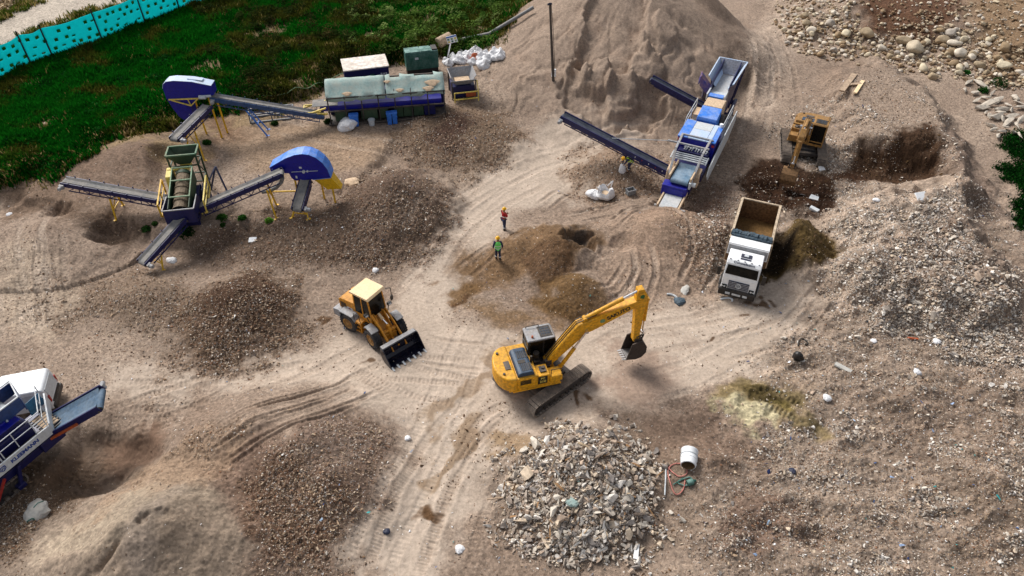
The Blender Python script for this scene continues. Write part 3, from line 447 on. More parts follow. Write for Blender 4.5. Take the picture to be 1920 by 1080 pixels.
def conveyor(name, label, tail, head, width, belt='belt', frame='navy', truss=.5, legs=(), legmat='ypost', group=None, motor=True, idlers=True, zfoot=None, sidewall=False):
    """belt conveyor from its low tail to its high head: belt, truss frame, end drums, drive, yellow trestles"""
    tail, head = Vector(tail), Vector(head); mid = (tail + head) / 2; gz = float(zq(mid.x, mid.y)); o = Vector((mid.x, mid.y, gz))
    t = thing(name, label, 'conveyor', o, 0, group)
    a, b = tail - o, head - o; d = (b - a).normalized(); L = (b - a).length; r = Vector((d.y, -d.x, 0)).normalized(); u = r.cross(d).normalized()
    fr = Matrix((d, -r, u)).transposed().to_4x4(); fr.translation = a
    w = width / 2; R0 = .17
    m = MB(fr); prof = [(-w, .10), (-w * .5, 0), (w * .5, 0), (w, .10)]; th = .03; N = max(2, int(L / .8))
    for k in range(N):                                                # troughed carrying run
        x0, x1 = L * k / N, L * (k + 1) / N
        for (y0, z0), (y1, z1) in zip(prof[:-1], prof[1:]): m.hexa([(x0, y0, z0 - th), (x1, y0, z0 - th), (x1, y1, z1 - th), (x0, y1, z1 - th), (x0, y0, z0), (x1, y0, z0), (x1, y1, z1), (x0, y1, z1)])
    for xc, a0 in ((0, 1), (L, -1)):                                  # wrap round the drums
        arc = [(xc - a0 * (R0 + .01) * math.sin(q), -R0 + (R0 + .0) * math.cos(q)) for q in np.linspace(0, math.pi, 9)]
        inn = [(xc - a0 * (R0 - .02) * math.sin(q), -R0 + (R0 - .02) * math.cos(q)) for q in np.linspace(0, math.pi, 9)]
        for i in range(8): m.prism([arc[i], arc[i + 1], inn[i + 1], inn[i]], -w * .93, w * .93)
    m.box(0, L, -w * .9, w * .9, -2 * R0 - .01, -2 * R0 + .015)
    m.build('belt', belt, t)
    m = MB(fr); wf = w + .07
    for s in (-1, 1):
        m.box(-.1, L + .1, s * wf - .04, s * wf + .04, -.26, .06 if not sidewall else .16)
        if truss > 0:
            m.box(.15, L - .35, s * wf - .035, s * wf + .035, -truss - .06, -truss); n = max(2, int(L / .75)); xs = np.linspace(.2, L - .4, n + 1)
            for i in range(n):
                m.bar((xs[i], s * wf, -truss), (xs[i], s * wf, -.08), .05); m.bar((xs[i], s * wf, -truss if i % 2 else -.08), (xs[i + 1], s * wf, -.08 if i % 2 else -truss), .045)
    for x in np.linspace(.4, L - .4, max(2, int(L / 1.2))): m.bar((x, -wf, -.3), (x, wf, -.3), .05)
    m.build('truss_frame', frame, t, .008, seg=1)
    for xc in (0, L):
        m = MB(fr); m.tube((xc, -wf - .12, -R0), (xc, wf + .12, -R0), .05); m.tube((xc, -w, -R0), (xc, w, -R0), R0 - .025, n=14); m.build('end_drum', 'dark', t)
    if idlers:
        for x in np.linspace(.5, L - .5, max(2, int(L / .9))):
            for s in (-1, 1): m = MB(fr); m.bar((x, s * (wf + .03), -.1), (x, s * (wf + .05), .17), .07, .05); m.build('idler_bracket', frame, t)
    if motor:
        m = MB(fr); m.tube((L - .05, wf + .1, -R0), (L - .05, wf + .5, -R0), .13); m.box(L - .2, L + .1, wf + .08, wf + .26, -R0 - .16, -R0 + .14); m.build('drive_motor', 'grey', t, .02)
    for f, spread, lean in legs:
        c = a + d * (L * f) - u * (truss + .03); fz = 1e9
        m = MB()
        for s in (-1, 1):
            top = c + r * (s * (wf - .02)); ft = c + r * (s * (wf + spread)) + Vector((d.x, d.y, 0)) * lean; ft.z = float(zq(ft.x + o.x, ft.y + o.y)) - o.z - .05
            m.bar(top, ft, .09); m.bar(ft + Vector((-.12, -.12, .03)), ft + Vector((.12, .12, .03)), .16, .04)
            if s < 0: p0, q0 = top, ft
        m.bar(p0.lerp(q0, .55), top.lerp(ft, .55), .06); m.bar(p0.lerp(q0, .55), top.lerp(ft, .08), .05); m.build('trestle', legmat, t)
    return t
# ---------------------------------------------------------------- excavators
def stadium(L, r, zc, n=12):
    """side outline of a crawler loop, length L between the wheel centres"""
    pts = [(L / 2 + r * math.sin(a), zc + r * math.cos(a)) for a in np.linspace(0, math.pi, n)]
    return pts + [(-L / 2 - r * math.sin(a), zc - r * math.cos(a)) for a in np.linspace(0, math.pi, n)]
def crawler(root, y, L, r, w, nshoe, mx=None, beltmat='track'):
    """one crawler: belt of shoes > frame, sprocket, idler, rollers"""
    zc = r + .03; mx = mx or Matrix.Identity(4); m = MB(mx); per = 2 * L + 2 * math.pi * r
    def at(s):
        s %= per
        if s < L: return (-L / 2 + s, zc + r, 0.0)
        s -= L
        if s < math.pi * r: a = s / r; return (L / 2 + r * math.sin(a), zc + r * math.cos(a), -a)
        s -= math.pi * r
        if s < L: return (L / 2 - s, zc - r, math.pi)
        a = (s - L) / r; return (-L / 2 - r * math.sin(a), zc - r * math.cos(a), math.pi - a)
    pit = per / nshoe
    for k in range(nshoe):
        x, z, a = at(k * pit); c, s = math.cos(a), math.sin(a)
        def q(u, v, yy): return (x + u * c - v * s, yy, z + u * s + v * c)
        def bx(u0, u1, v0, v1): m.hexa([q(u0, v0, y - w / 2), q(u1, v0, y - w / 2), q(u1, v0, y + w / 2), q(u0, v0, y + w / 2), q(u0, v1, y - w / 2), q(u1, v1, y - w / 2), q(u1, v1, y + w / 2), q(u0, v1, y + w / 2)])
        bx(-pit * .40, pit * .40, -.03, 0)
        for g in (-.36, 0, .36): bx(pit * (g - .05), pit * (g + .05), 0, .05)
    belt = m.build('crawler_track', beltmat, root)
    m = MB(mx); m.box(-L / 2 + .1, L / 2 - .1, y - w * .3, y + w * .3, zc - r * .45, zc + r * .5); m.build('track_frame', 'dark', belt, .02)
    for x, nm in ((-L / 2, 'sprocket'), (L / 2, 'idler_wheel')):
        m = MB(mx); m.tube((x, y - w * .36, zc), (x, y + w * .36, zc), r * .82, n=18); m.tube((x, y - w * .44, zc), (x, y + w * .44, zc), r * .4, n=12); m.build(nm, 'dark', belt, .015)
    m = MB(mx)
    for x in np.linspace(-L / 2 + .5, L / 2 - .5, 7): m.tube((x, y - w * .38, zc - r * .62), (x, y + w * .38, zc - r * .62), r * .3, n=10)
    m.build('track_rollers', 'dark', belt); return belt

def excavator(label, loc, head, trk, pc, foot, elbow, tip, armend, open_ang, dusty=False, lettering=True):
    rt = thing('tracked_excavator', label, 'excavator', loc, head)
    mx = Matrix.Rotation(trk - head, 4, 'Z')
    for s in (-1, 1): crawler(rt, s * (1.36 if not dusty else 1.3), 3.45, .42, .7, 46, mx)
    m = MB(mx); m.box(-.95, .95, -.85, .85, .45, .85); m.box(-1.3, -.7, -1.2, 1.2, .42, .7); m.box(.7, 1.3, -1.2, 1.2, .42, .7); m.tube((0, 0, .8), (0, 0, 1.1), .62, n=24); m.build('carbody', 'dark', rt, .03)
    B = rt
    m = MB(); m.box(-2.2, .62, -1.22, 1.3, 1.08, 1.24); m.build('revolving_deck', pc, B, .02)
    # counterweight with a round tail
    arc = [(-1.75 - 1.02 * math.cos(a) ** .8 * 1.0, 1.28 * math.sin(a)) if math.cos(a) > 0 else (-1.75, 1.28 * math.sin(a)) for a in np.linspace(-math.pi / 2, math.pi / 2, 15)]
    m = MB(); m.prism(arc, 1.12, 2.08, 'xy'); cw = m.build('counterweight', pc, B, .10, seg=3)
    for s in (-.75, .75): m = MB(); m.tube((-2.35, s, 2.05), (-2.35, s, 2.16), .07); m.build('lifting_eye', 'dark', cw, .01)
    m = MB(); m.box(-2.2, -1.9, -.5, .1, 2.07, 2.12); m.build('cover_plate', 'dark', cw, .01)
    m = MB(); m.box(-1.75, -.62, -1.22, 1.26, 1.24, 2.0); m.build('engine_housing', pc, B, .04)
    # engine hood: ribbed, blue grey, with louvres
    if not dusty:
        m = MB(); m.prism([(-1.72, 2.0), (-1.66, 2.24), (-1.5, 2.3), (-.98, 2.3), (-.84, 2.24), (-.78, 2.0)], -1.12, .72); hd = m.build('engine_hood', 'hood', B, .05, seg=3)
        for yy in (-.72, .18):
            m = MB()
            for k in range(6): m.box(-1.42 + k * .1, -1.37 + k * .1, yy - .26, yy + .26, 2.295, 2.325)
            m.build('louvre', 'black', hd)
        m = MB(); m.box(-1.5, -1.1, -.42, -.2, 2.295, 2.318); m.build('hood_vent', 'black', hd)
    else:
        m = MB(); m.prism([(-1.72, 2.0), (-1.66, 2.2), (-.84, 2.2), (-.78, 2.0)], -1.1, 1.1); hd = m.build('engine_hood', pc, B, .05)
        m = MB(); m.box(-1.5, -1.0, -.7, .35, 2.19, 2.24); m.build('hood_panel', 'hood', hd, .01)
        m = MB()
        for k in range(3): m.box(-1.42 + k * .14, -1.34 + k * .14, -.35, .1, 2.235, 2.26)
        m.build('louvre', 'black', hd)
    m = MB(); m.tube((-.72, -.2, 1.9), (-.72, -.2, 2.45), .07); m.tube((-.35, .12, 1.95), (-.35, .12, 2.3), .17, n=14); m.build('exhaust_and_filter', 'black', B, .01)
    # right hand cabinets: tanks, tool box, steps
    m = MB(); m.box(-.62, .02, -1.22, -.42, 1.24, 1.9); m.build('fuel_tank', pc, B, .04)
    m = MB(); m.box(.04, .74, -1.22, -.55, 1.24, 1.66); m.build('tool_box', pc, B, .04)
    m = MB(); m.box(-.45, -.1, -1.0, -.6, 1.92, 1.98); m.tube((-.25, -.75, 1.92), (-.25, -.75, 2.05), .09); m.build('tank_cap', 'dark', B, .01)
    m = MB(); m.box(-.6, .3, -.4, .32, 1.24, 1.62); m.box(.0, .4, -.35, -.15, 1.6, 1.95); m.box(-.5, -.2, -.1, .25, 1.6, 1.8); m.build('hydraulic_valves', 'dark', B, .02)
    m = MB(); m.box(-2.0, .66, -1.26, -1.20, 1.03, 1.14); m.build('side_sill', pc, B, .01)
    if lettering:
        m = MB(); m.box(-.62, -.12, -1.24, -1.22, 1.3, 1.84); pn = m.build('decal_panel', 'inkb', B)
        text('lettering', 'PC', .2, 'ypale', pn, Vector((-.37, -1.244, 1.7)), axes((1, 0, 0), (0, -1, 0)), .002, bold=.006); text('lettering', '210', .24, 'ypale', pn, Vector((-.37, -1.244, 1.46)), axes((1, 0, 0), (0, -1, 0)), .002, bold=.006)
        m = MB(); 
        for k in range(5): m.box(-1.6, -1.0, -1.236, -1.218, 1.5 + k * .07, 1.54 + k * .07)
        m.build('side_grille', 'inkb', B)
    # handrail
    m = MB(); m.path([(.1, -1.16, 1.66), (.1, -1.16, 2.15), (.68, -1.16, 2.1), (.7, -1.16, 1.64)], .022); m.build('handrail', 'black' if not dusty else pc, B)
    # cab
    x0, x1, y0, y1, z0, z1 = -.72, .95, .34, 1.33, 1.24, 2.92
    cab_m = 'black' if not dusty else pc
    m = MB()
    for x, xt in ((x0, x0 + .02), (x1, x1 - .22), (.12, .12)):
        for y in (y0, y1): m.bar((x, y, z0), (xt, y, z1), .09)
    m.box(x0, x1, y0 - .03, y1 + .03, z0, z0 + .42); m.box(x0 - .04, x0 + .04, y0, y1, z0, z1 - .55); m.ring([(x0, y0, z1), (x1 - .22, y0, z1), (x1 - .22, y1, z1), (x0, y1, z1)], .1); cab = m.build('cab', cab_m, B, .02)
    m = MB(); m.prism([(x0 - .06, z1), (x0 - .02, z1 + .12), (x1 - .25, z1 + .12), (x1 - .12, z1)], y0 - .05, y1 + .05); roof = m.build('cab_roof', 'grey' if not dusty else 'tan_yellow', cab, .04, seg=3)
    m = MB(); m.box(-.02, .66, y0 + .1, y1 - .1, z1 + .11, z1 + .145)
    hm = m.build('roof_hatch', 'black', roof, .01)
    m = MB()
    for k in range(4): m.box(.08 + k * .135, .1 + k * .135, y0 + .2, y1 - .2, z1 + .14, z1 + .16)
    for k in range(3): m.box(.08, .6, y0 + .3 + k * .19, y0 + .32 + k * .19, z1 + .14, z1 + .16)
    m.build('hatch_grid', 'hood', hm)
    m = MB(); m.path([(-.6, y1 - .05, z1 + .1), (-.6, y1 - .05, z1 + .25), (.1, y1 - .05, z1 + .25), (.1, y1 - .05, z1 + .1)], .02); m.build('roof_rail', 'black', roof)
    if not dusty:
        m = MB(); m.tube((-.45, y0 + .2, z1 + .11), (-.45, y0 + .2, z1 + .25), .07, .05); m.build('beacon_lamp', 'orange', roof)
    for nm, q in (('side_window', [(x0 + .1, y0 + .0, z0 + .45), (x1 - .05, y0 + .0, z0 + .45), (x1 - .24, y0, z1 - .06), (x0 + .1, y0, z1 - .06)]), ('side_window', [(x0 + .1, y1, z0 + .45), (x1 - .05, y1, z0 + .45), (x1 - .24, y1, z1 - .06), (x0 + .1, y1, z1 - .06)]), ('windscreen', [(x1 - .0, y0 + .05, z0 + .2), (x1 - .0, y1 - .05, z0 + .2), (x1 - .22, y1 - .05, z1 - .05), (x1 - .22, y0 + .05, z1 - .05)]), ('rear_window', [(x0 + .0, y0 + .05, z1 - .55), (x0, y1 - .05, z1 - .55), (x0, y1 - .05, z1 - .06), (x0, y0 + .05, z1 - .06)])):
        m = MB(); m.slab(q, .02); m.build(nm, 'glass', cab)
    m = MB(); m.box(-.3, .2, .6, 1.1, z0 + .05, z0 + .55); m.box(-.4, -.25, .6, 1.1, z0 + .5, z0 + 1.15); m.build('operator_seat', 'black', cab, .04)
    # boom: bent box beam
    fx, fz = foot; ex, ez = elbow; tx, tz = tip
    bdir = Vector((tx - ex, 0, tz - ez)).normalized(); nrm = Vector((-bdir.z, 0, bdir.x)); d1 = Vector((ex - fx, 0, ez - fz)).normalized(); n1 = Vector((-d1.z, 0, d1.x)); nm_ = (n1 + nrm).normalized()
    E0 = Vector((ex, 0, ez)); F0 = Vector((fx, 0, fz)); T0 = Vector((tx, 0, tz)); pl = lambda v: (v.x, v.z)
    q1 = E0 + (T0 - E0) * .45
    poly = [F0 - n1 * .18, F0 - d1 * .2, F0 + n1 * .2, E0 - d1 * .7 + n1 * .42, E0 + nm_ * .48, q1 + nrm * .36, T0 + nrm * .17, T0 + bdir * .17, T0 - nrm * .17, q1 - nrm * .32, E0 + bdir * .5 - nrm * .38, E0 - nm_ * .36, E0 - d1 * .5 - n1 * .34]
    yb = -.08
    m = MB(); m.prism([pl(v) for v in poly], yb - .24, yb + .24); boom = m.build('boom', pc, B, .025)
    def cyl(name, p, q, r, par, rodfrac=.5, bodymat=None):
        p, q = Vector(p), Vector(q); k = p.lerp(q, 1 - rodfrac); m = MB(); m.tube(p, k, r, n=14); m.tube(p + Vector((0, -r * 1.3, 0)), p + Vector((0, r * 1.3, 0)), r * .9); o = m.build(name, bodymat or pc, par, .008, seg=1)
        m = MB(); m.tube(k, q, r * .55, n=12); m.tube(q + Vector((0, -r, 0)), q + Vector((0, r, 0)), r * .8); m.build('rod', 'chrome', o); return o
    for s in (-1, 1):
        e = E0 + bdir * .15 - nrm * .1; cyl('boom_cylinder', (.85, yb + s * .36, 1.38), (e.x, yb + s * .34, e.z), .105, B, .45)
    a0 = E0 + bdir * .35 + nrm * .52; A1 = Vector((armend[0], 0, armend[1])); ad = (A1 - T0).normalized(); an_ = Vector((-ad.z, 0, ad.x))
    if an_.x < 0: an_ = -an_
    atop = T0 - ad * .72 + an_ * .02
    cyl('arm_cylinder', (a0.x, yb, a0.z), (atop.x, yb, atop.z), .12, boom, .30)
    m = MB(); m.box(a0.x - .18, a0.x + .12, yb - .16, yb + .16, a0.z - .3, a0.z - .02); m.build('cylinder_bracket', pc, boom, .01)
    m = MB()
    for s in (-.12, 0.02, .14):
        pts = [F0 + n1 * .3 + d1 * .2, E0 - d1 * .6 + n1 * .52, E0 + nm_ * .6, E0 + bdir * 1.0 + nrm * .52]; m.path([Vector((v.x, yb + s, v.z)) for v in pts], .025)
    m.build('hydraulic_hoses', 'black', boom)
    # arm
    poly = [T0 - ad * .85 - an_ * .16, T0 - ad * .85 + an_ * .16, T0 - ad * .3 + an_ * .42, T0 + ad * .5 + an_ * .34, A1 + an_ * .17, A1 + ad * .14, A1 - an_ * .15, T0 + ad * .9 - an_ * .2, T0 - an_ * .25]
    m = MB(); m.prism([pl(v) for v in poly], yb - .19, yb + .19); arm = m.build('arm', pc, B, .02)
    c0 = T0 + ad * .05 + an_ * .5; c1 = A1 - ad * .45 + an_ * .42; cyl('bucket_cylinder', (c0.x, yb, c0.z), (c1.x, yb, c1.z), .095, arm, .35)
    # bucket: open_ang turns it about its hinge, 0 = mouth straight down
    Hh = A1; rot = Matrix.Rotation(open_ang, 4, 'Y')
    bx = Matrix.Translation((Hh.x, yb, Hh.z)) @ rot
    side = [(-.28, -.02), (.02, .1), (.42, .02), (.66, -.28), (.74, -.72), (.55, -1.08), (.2, -1.22), (-.35, -1.2)]
    m = MB(bx); W = .54 if dusty else .40
    for s in (-1, 1): m.prism(side, s * W - .03, s * W + .03)
    inner = [(x * .95, z * .97 - .01) for x, z in side[1:]]
    for i in range(1, 7):
        a, b = side[i], side[i + 1]; m.hexa([(a[0], -W, a[1]), (b[0], -W, b[1]), (b[0], W, b[1]), (a[0], W, a[1]), (a[0] * .95 - .02, -W, a[1] * .96), (b[0] * .95 - .02, -W, b[1] + .05), (b[0] * .95 - .02, W, b[1] + .05), (a[0] * .95 - .02, W, a[1] * .96)])
    m.box(-.1, .3, -.3, .3, -.02, .2); bk = m.build('bucket', M['bucket_dark'] if not dusty else 'rust', B, .01, seg=1)
    m = MB(bx); m.hexa([(-.34, -W + .03, -1.13), (-.34, W - .03, -1.13), (.2, W - .03, -1.15), (.2, -W + .03, -1.15), (-.34, -W + .03, -1.10), (-.34, W - .03, -1.10), (.2, W - .03, -1.11), (.2, -W + .03, -1.11)]); m.build('bucket_floor', 'steel' if not dusty else 'rust', bk)
    for k in range(5):
        y = -W + .06 + k * (2 * W - .12) / 4; m = MB(bx); m.hexa([(-.3, y - .07, -1.25), (-.3, y + .07, -1.25), (-.3, y + .07, -1.15), (-.3, y - .07, -1.15), (-.58, y - .035, -1.235), (-.58, y + .035, -1.235), (-.58, y + .035, -1.2), (-.58, y - .035, -1.2)]); m.build('tooth', 'steel', bk)
    l1 = bx @ Vector((.3, 0, .12)); m = MB()
    for s in (-.2, .2): m.bar((c1.x, yb + s, c1.z), (l1.x, yb + s, l1.z), .1, .05); m.bar((c1.x, yb + s, c1.z), (A1.x - ad.x * .3, yb + s, A1.z - ad.z * .3), .09, .05)
    m.build('bucket_linkage', 'dark', arm)
    if lettering:
        tc_ = E0 + (T0 - E0) * .62; text('lettering', 'SAKUTO', .34, 'inkb', boom, Vector((tc_.x, yb - .246, tc_.z)), axes(bdir, (0, -1, 0)), .004, 1.0, .012)
        g = E0 + (T0 - E0) * .34 ; m = MB(); m.prism([(g.x + .15 * math.cos(a), g.z + .13 * math.sin(a)) for a in np.linspace(0, 6.28, 13)[:-1]], yb - .252, yb - .236); m.build('emblem', 'rope', boom)
        g = T0 - ad * .35 + an_ * .1; m = MB(); m.prism([(g.x - .14, g.z - .08), (g.x - .02, g.z - .1), (g.x + .04, g.z - .16), (g.x + .1, g.z - .08), (g.x + .12, g.z + .08), (g.x, g.z + .15), (g.x - .12, g.z + .1)], yb - .2, yb - .185); m.build('emblem', 'inkg', arm)
    return rt
g0 = G(1016, 715); g0.z = 0.0
excavator('bright yellow tracked excavator with raised boom and bucket hanging over the pale lane', g0, R(15.5), R(41.1), 'yellow', (.2, 1.65), (2.05, 3.75), (5.15, 4.95), (5.25, 2.0), R(9))
g1 = P(1502, 285, .1); 
excavator('dusty tan tracked excavator digging in dark soil behind the dump truck', (g1[0], g1[1], .1), R(-117), R(-104), 'tan_yellow', (.2, 1.6), (1.8, 3.3), (4.3, 3.3), (5.0, 1.3), R(-12), dusty=True, lettering=False)

# ---------------------------------------------------------------- wheel loader
def wheel(root, x, y, r, w, rimmat, side, lugs=22, mx=None, name='wheel'):
    mx = mx or Matrix.Identity(4); m = MB(mx); prof = [(r * .56, -w * .5), (r * .8, -w * .52), (r * .94, -w * .44), (r * .965, -w * .3), (r * .965, w * .3), (r * .94, w * .44), (r * .8, w * .52), (r * .56, w * .5)]
    m.lathe(prof, (x, y, r), (0, 1, 0), 28)
    for k in range(lugs):
        for s in (-1, 1):
            a = 2 * math.pi * (k + (.5 if s > 0 else 0)) / lugs; c, sn = math.cos(a), math.sin(a); a2 = a + .16; c2, s2 = math.cos(a2), math.sin(a2)
            p = Vector((x + c * r * .97, y + s * w * .46, r + sn * r * .97)); q = Vector((x + c2 * r * .98, y + s * w * .03, r + s2 * r * .98)); m.bar(p, q, r * .12, r * .09, up=(c, 0, sn))
    wh = m.build(name, 'rubber', root, 0, False)
    m = MB(mx); yo = y + side * w * .3; m.lathe([(0.001, side * .10), (r * .2, side * .10), (r * .24, side * .03), (r * .42, 0), (r * .5, side * .08), (r * .58, side * .1), (r * .58, -side * .06), (0.001, -side * .06)], (x, yo, r), (0, 1, 0), 20); rim = m.build('rim', rimmat, wh, 0, True)
    return wh
a_ = G(660, 620); hd = R(-34); c, s = math.cos(R(-37.14)), math.sin(R(-37.14)); ctr = Vector((a_.x + 1.0 * c - 1.02 * s, a_.y + 1.0 * s + 1.02 * c, 0.0))
ld = thing('wheel_loader', 'yellow wheel loader with cream cab roof and empty black bucket lowered on pale dirt', 'wheel loader', ctr, hd)
fm = Matrix.Rotation(R(-15), 4, 'Z')
for y in (-.86, .86):
    wheel(ld, -1.16, y, .64, .46, 'tan_yellow', 1 if y > 0 else -1); wheel(ld, 1.18, y, .64, .46, 'tan_yellow', 1 if y > 0 else -1, mx=fm)
m = MB(); m.box(-2.05, -.1, -.36, .36, .45, 1.0); m.tube((-1.16, -.7, .64), (-1.16, .7, .64), .14); m.box(-.2, .15, -.25, .25, .5, .9); m.build('rear_frame', 'dark', ld, .03)
m = MB(); m.prism([(-2.15, 1.0), (-2.15, 1.75), (-2.0, 1.92), (-.78, 2.02), (-.78, 1.0)], -.6, .6); hood = m.build('engine_hood', 'loader_yellow', ld, .05, seg=3)
for s in (-1, 1):
    m = MB()
    for k in range(6): m.box(-2.0 + k * .08, -1.95 + k * .08, s * .6 - .012, s * .6 + .012, 1.25, 1.68)
    m.build('hood_grille', 'black', hood)
m = MB(); m.box(-1.5, -1.05, -.615, -.59, 1.12, 1.5); m.build('side_decal', 'lgrey', hood); m = MB(); m.tube((-1.28, -.625, 1.38), (-1.28, -.6, 1.38), .1); m.build('side_badge', 'redp', hood)
m = MB(); m.path([(-1.35, -.12, 1.98), (-1.35, -.12, 2.28), (-1.42, -.12, 2.42), (-1.56, -.12, 2.46)], .05, 8); m.build('exhaust_pipe', 'black', hood)
m = MB(); m.box(-1.1, -.86, .05, .35, 2.0, 2.1); m.build('air_intake', 'black', hood, .02)
m = MB(); m.prism([(-2.42, .72), (-2.42, 1.12), (-2.1, 1.2), (-1.85, 1.2), (-1.85, .62), (-2.3, .62)], -.92, .92); m.build('counterweight', 'grey', ld, .04)
for s in (-1, 1):
    m = MB(); m.prism([(-1.85, 1.02), (-1.7, 1.4), (-.72, 1.4), (-.5, 1.12), (-.5, 1.05), (-.76, 1.32), (-1.64, 1.32), (-1.78, 1.02)], s * .6, s * 1.1); m.build('rear_fender', 'grey', ld, .02)
    m = MB(); m.box(-.62, -.1, s * .55, s * 1.02, 1.0, 1.14); m.box(-.6, -.15, s * .6, s * .98, .3, .36); m.box(-.6, -.15, s * .62, s * .98, .62, .68); m.bar((-.58, s * .98, .3), (-.58, s * .98, 1.0), .05); m.bar((-.15, s * .98, .3), (-.15, s * .98, 1.0), .05); m.build('steps', 'loader_yellow', ld, .01)
    m = MB(); m.path([(-.6, s * 1.0, 1.14), (-.6, s * 1.0, 1.7), (-.2, s * 1.0, 1.75), (-.12, s * 1.0, 1.14)], .022); m.build('handrail', 'black', ld)
m = MB(); m.box(-.85, .45, -.62, .62, 1.0, 1.5)
for x, xt in ((-.83, -.8), (.43, .3), (-.2, -.2)):
    for y in (-.6, .6): m.bar((x, y, 1.5), (xt, y * .97, 2.9), .08)
m.ring([(-.8, -.58, 2.9), (.3, -.58, 2.9), (.3, .58, 2.9), (-.8, .58, 2.9)], .09); cab = m.build('cab', 'loader_yellow', ld, .02)
m = MB(); m.prism([(-.98, 2.92), (-.94, 3.04), (.4, 3.06), (.5, 2.95), (.5, 2.92)], -.72, .72); m.build('cab_roof', 'roof_cream', cab, .05, seg=3)
for nm, q in (('side_window', [(-.78, -.6, 1.52), (.38, -.6, 1.52), (.28, -.585, 2.86), (-.76, -.585, 2.86)]), ('side_window', [(-.78, .585, 1.52), (.38, .585, 1.52), (.28, .57, 2.86), (-.76, .57, 2.86)]), ('windscreen', [(.42, -.55, 1.45), (.42, .55, 1.45), (.3, .55, 2.86), (.3, -.55, 2.86)]), ('rear_window', [(-.83, -.55, 1.7), (-.83, .55, 1.7), (-.8, .55, 2.86), (-.8, -.55, 2.86)])):
    m = MB(); m.slab(q, .02); m.build(nm, 'glass', cab)
m = MB(); m.box(-.5, .0, -.22, .22, 1.5, 1.75); m.box(-.55, -.42, -.22, .22, 1.7, 2.3); m.build('operator_seat', 'black', cab, .04)
m = MB(); m.path([(.5, .7, 2.9), (.7, .95, 2.9), (.7, .95, 2.2)], .025); m.box(.66, .72, .86, 1.04, 1.95, 2.3); m.build('mirror', 'black', cab)
m = MB(fm); m.box(.15, 1.75, -.38, .38, .5, .95); m.prism([(.55, .9), (.45, 1.75), (.75, 1.8), (1.3, 1.2), (1.6, .9)], -.36, -.28); m.prism([(.55, .9), (.45, 1.75), (.75, 1.8), (1.3, 1.2), (1.6, .9)], .28, .36); m.tube((1.18, -.7, .64), (1.18, .7, .64), .14); m.slab([(.5, -.3, 1.4), (.5, .3, 1.4), (1.4, .3, 1.0), (1.4, -.3, 1.0)], .04); m.build('front_frame', 'loader_yellow', ld, .02)
for s in (-1, 1):
    m = MB(fm); m.prism([(.58, 1.84), (.72, 1.9), (1.5, 1.42), (2.15, .92), (2.62, .42), (2.52, .3), (2.3, .38), (1.9, .8), (1.2, 1.3), (.5, 1.66)], s * .46 - .035, s * .46 + .035); m.build('lift_arm', 'loader_yellow', ld, .012)
    m = MB(fm); m.tube((.5, s * .4, .8), (1.35, s * .42, 1.15), .075); m.build('lift_cylinder', 'dark', ld)
    m = MB(fm); m.prism([(.62, 1.2), (.75, 1.42), (1.2, 1.44), (1.5, 1.36), (1.5, 1.3), (1.2, 1.37), (.8, 1.36), (.68, 1.2)], s * .62, s * 1.1); m.build('front_fender', 'grey', ld, .02)
    m = MB(fm); m.bar((.55, s * .62, 1.3), (.55, s * .78, 1.95), .05); m.box(.5, .68, s * .66, s * .92, 1.9, 2.08); lamp = m.build('headlight', 'black', ld, .02); m = MB(fm); m.box(.68, .695, s * .7, s * .88, 1.93, 2.05); m.build('lens', 'lgrey', lamp)
m = MB(fm); m.prism([(1.35, 1.1), (1.45, 1.5), (1.65, 1.45), (1.85, .8), (1.72, .62)], -.07, .07); m.build('bellcrank', 'loader_yellow', ld, .01)
m = MB(fm); m.tube((.6, 0, 1.62), (1.05, 0, 1.52), .09); tl = m.build('tilt_cylinder', 'roof_cream', ld); m = MB(fm); m.tube((1.05, 0, 1.52), (1.5, 0, 1.46), .05); m.build('rod', 'chrome', tl)
m = MB(fm); m.bar((1.78, 0, .66), (2.5, 0, .55), .1, .08); m.build('bucket_link', 'loader_yellow', ld); m = MB(fm); m.box(1.5, 1.7, -.42, .42, 1.0, 1.14); m.build('arm_cross_tube', 'loader_yellow', ld, .03)
sd_ = [(2.42, .98), (2.4, .62), (2.46, .3), (2.62, .08), (2.85, .02), (3.36, .03)]
W = 1.16; m = MB(fm)
for (xa, za), (xb, zb) in zip(sd_[:-1], sd_[1:]): m.hexa([(xa, -W, za), (xb, -W, zb), (xb, W, zb), (xa, W, za), (xa + .04, -W, za + .0), (xb + .03, -W, zb + .04), (xb + .03, W, zb + .04), (xa + .04, W, za)])
for s in (-1, 1): m.prism(sd_[::-1] + [(2.62, 1.0)] if False else [(2.42, 1.0), (2.4, .62), (2.46, .3), (2.62, .08), (2.85, .02), (3.36, .03), (3.3, .2), (2.72, 1.0)], s * W - .025, s * W + .025)
m.box(2.38, 2.66, -W, W, .97, 1.03); bk = m.build('bucket', 'navy' if False else paint('bucket_black_paint', (12, 14, 34), .22, dust=.10, dustc=(90, 84, 80), wear=.2), ld, .012, seg=1)
m = MB(fm); m.box(2.34, 2.62, -W + .03, W - .03, 1.035, 1.06); m.build('spill_guard', 'grey', bk, .01)
for k in range(7):
    y = -W + .06 + k * (2 * W - .12) / 6; m = MB(fm); m.hexa([(3.3, y - .06, .0), (3.3, y + .06, .0), (3.3, y + .06, .09), (3.3, y - .06, .09), (3.58, y - .04, .01), (3.58, y + .04, .01), (3.58, y + .04, .04), (3.58, y - .04, .04)]); m.build('tooth', 'lgrey', bk)

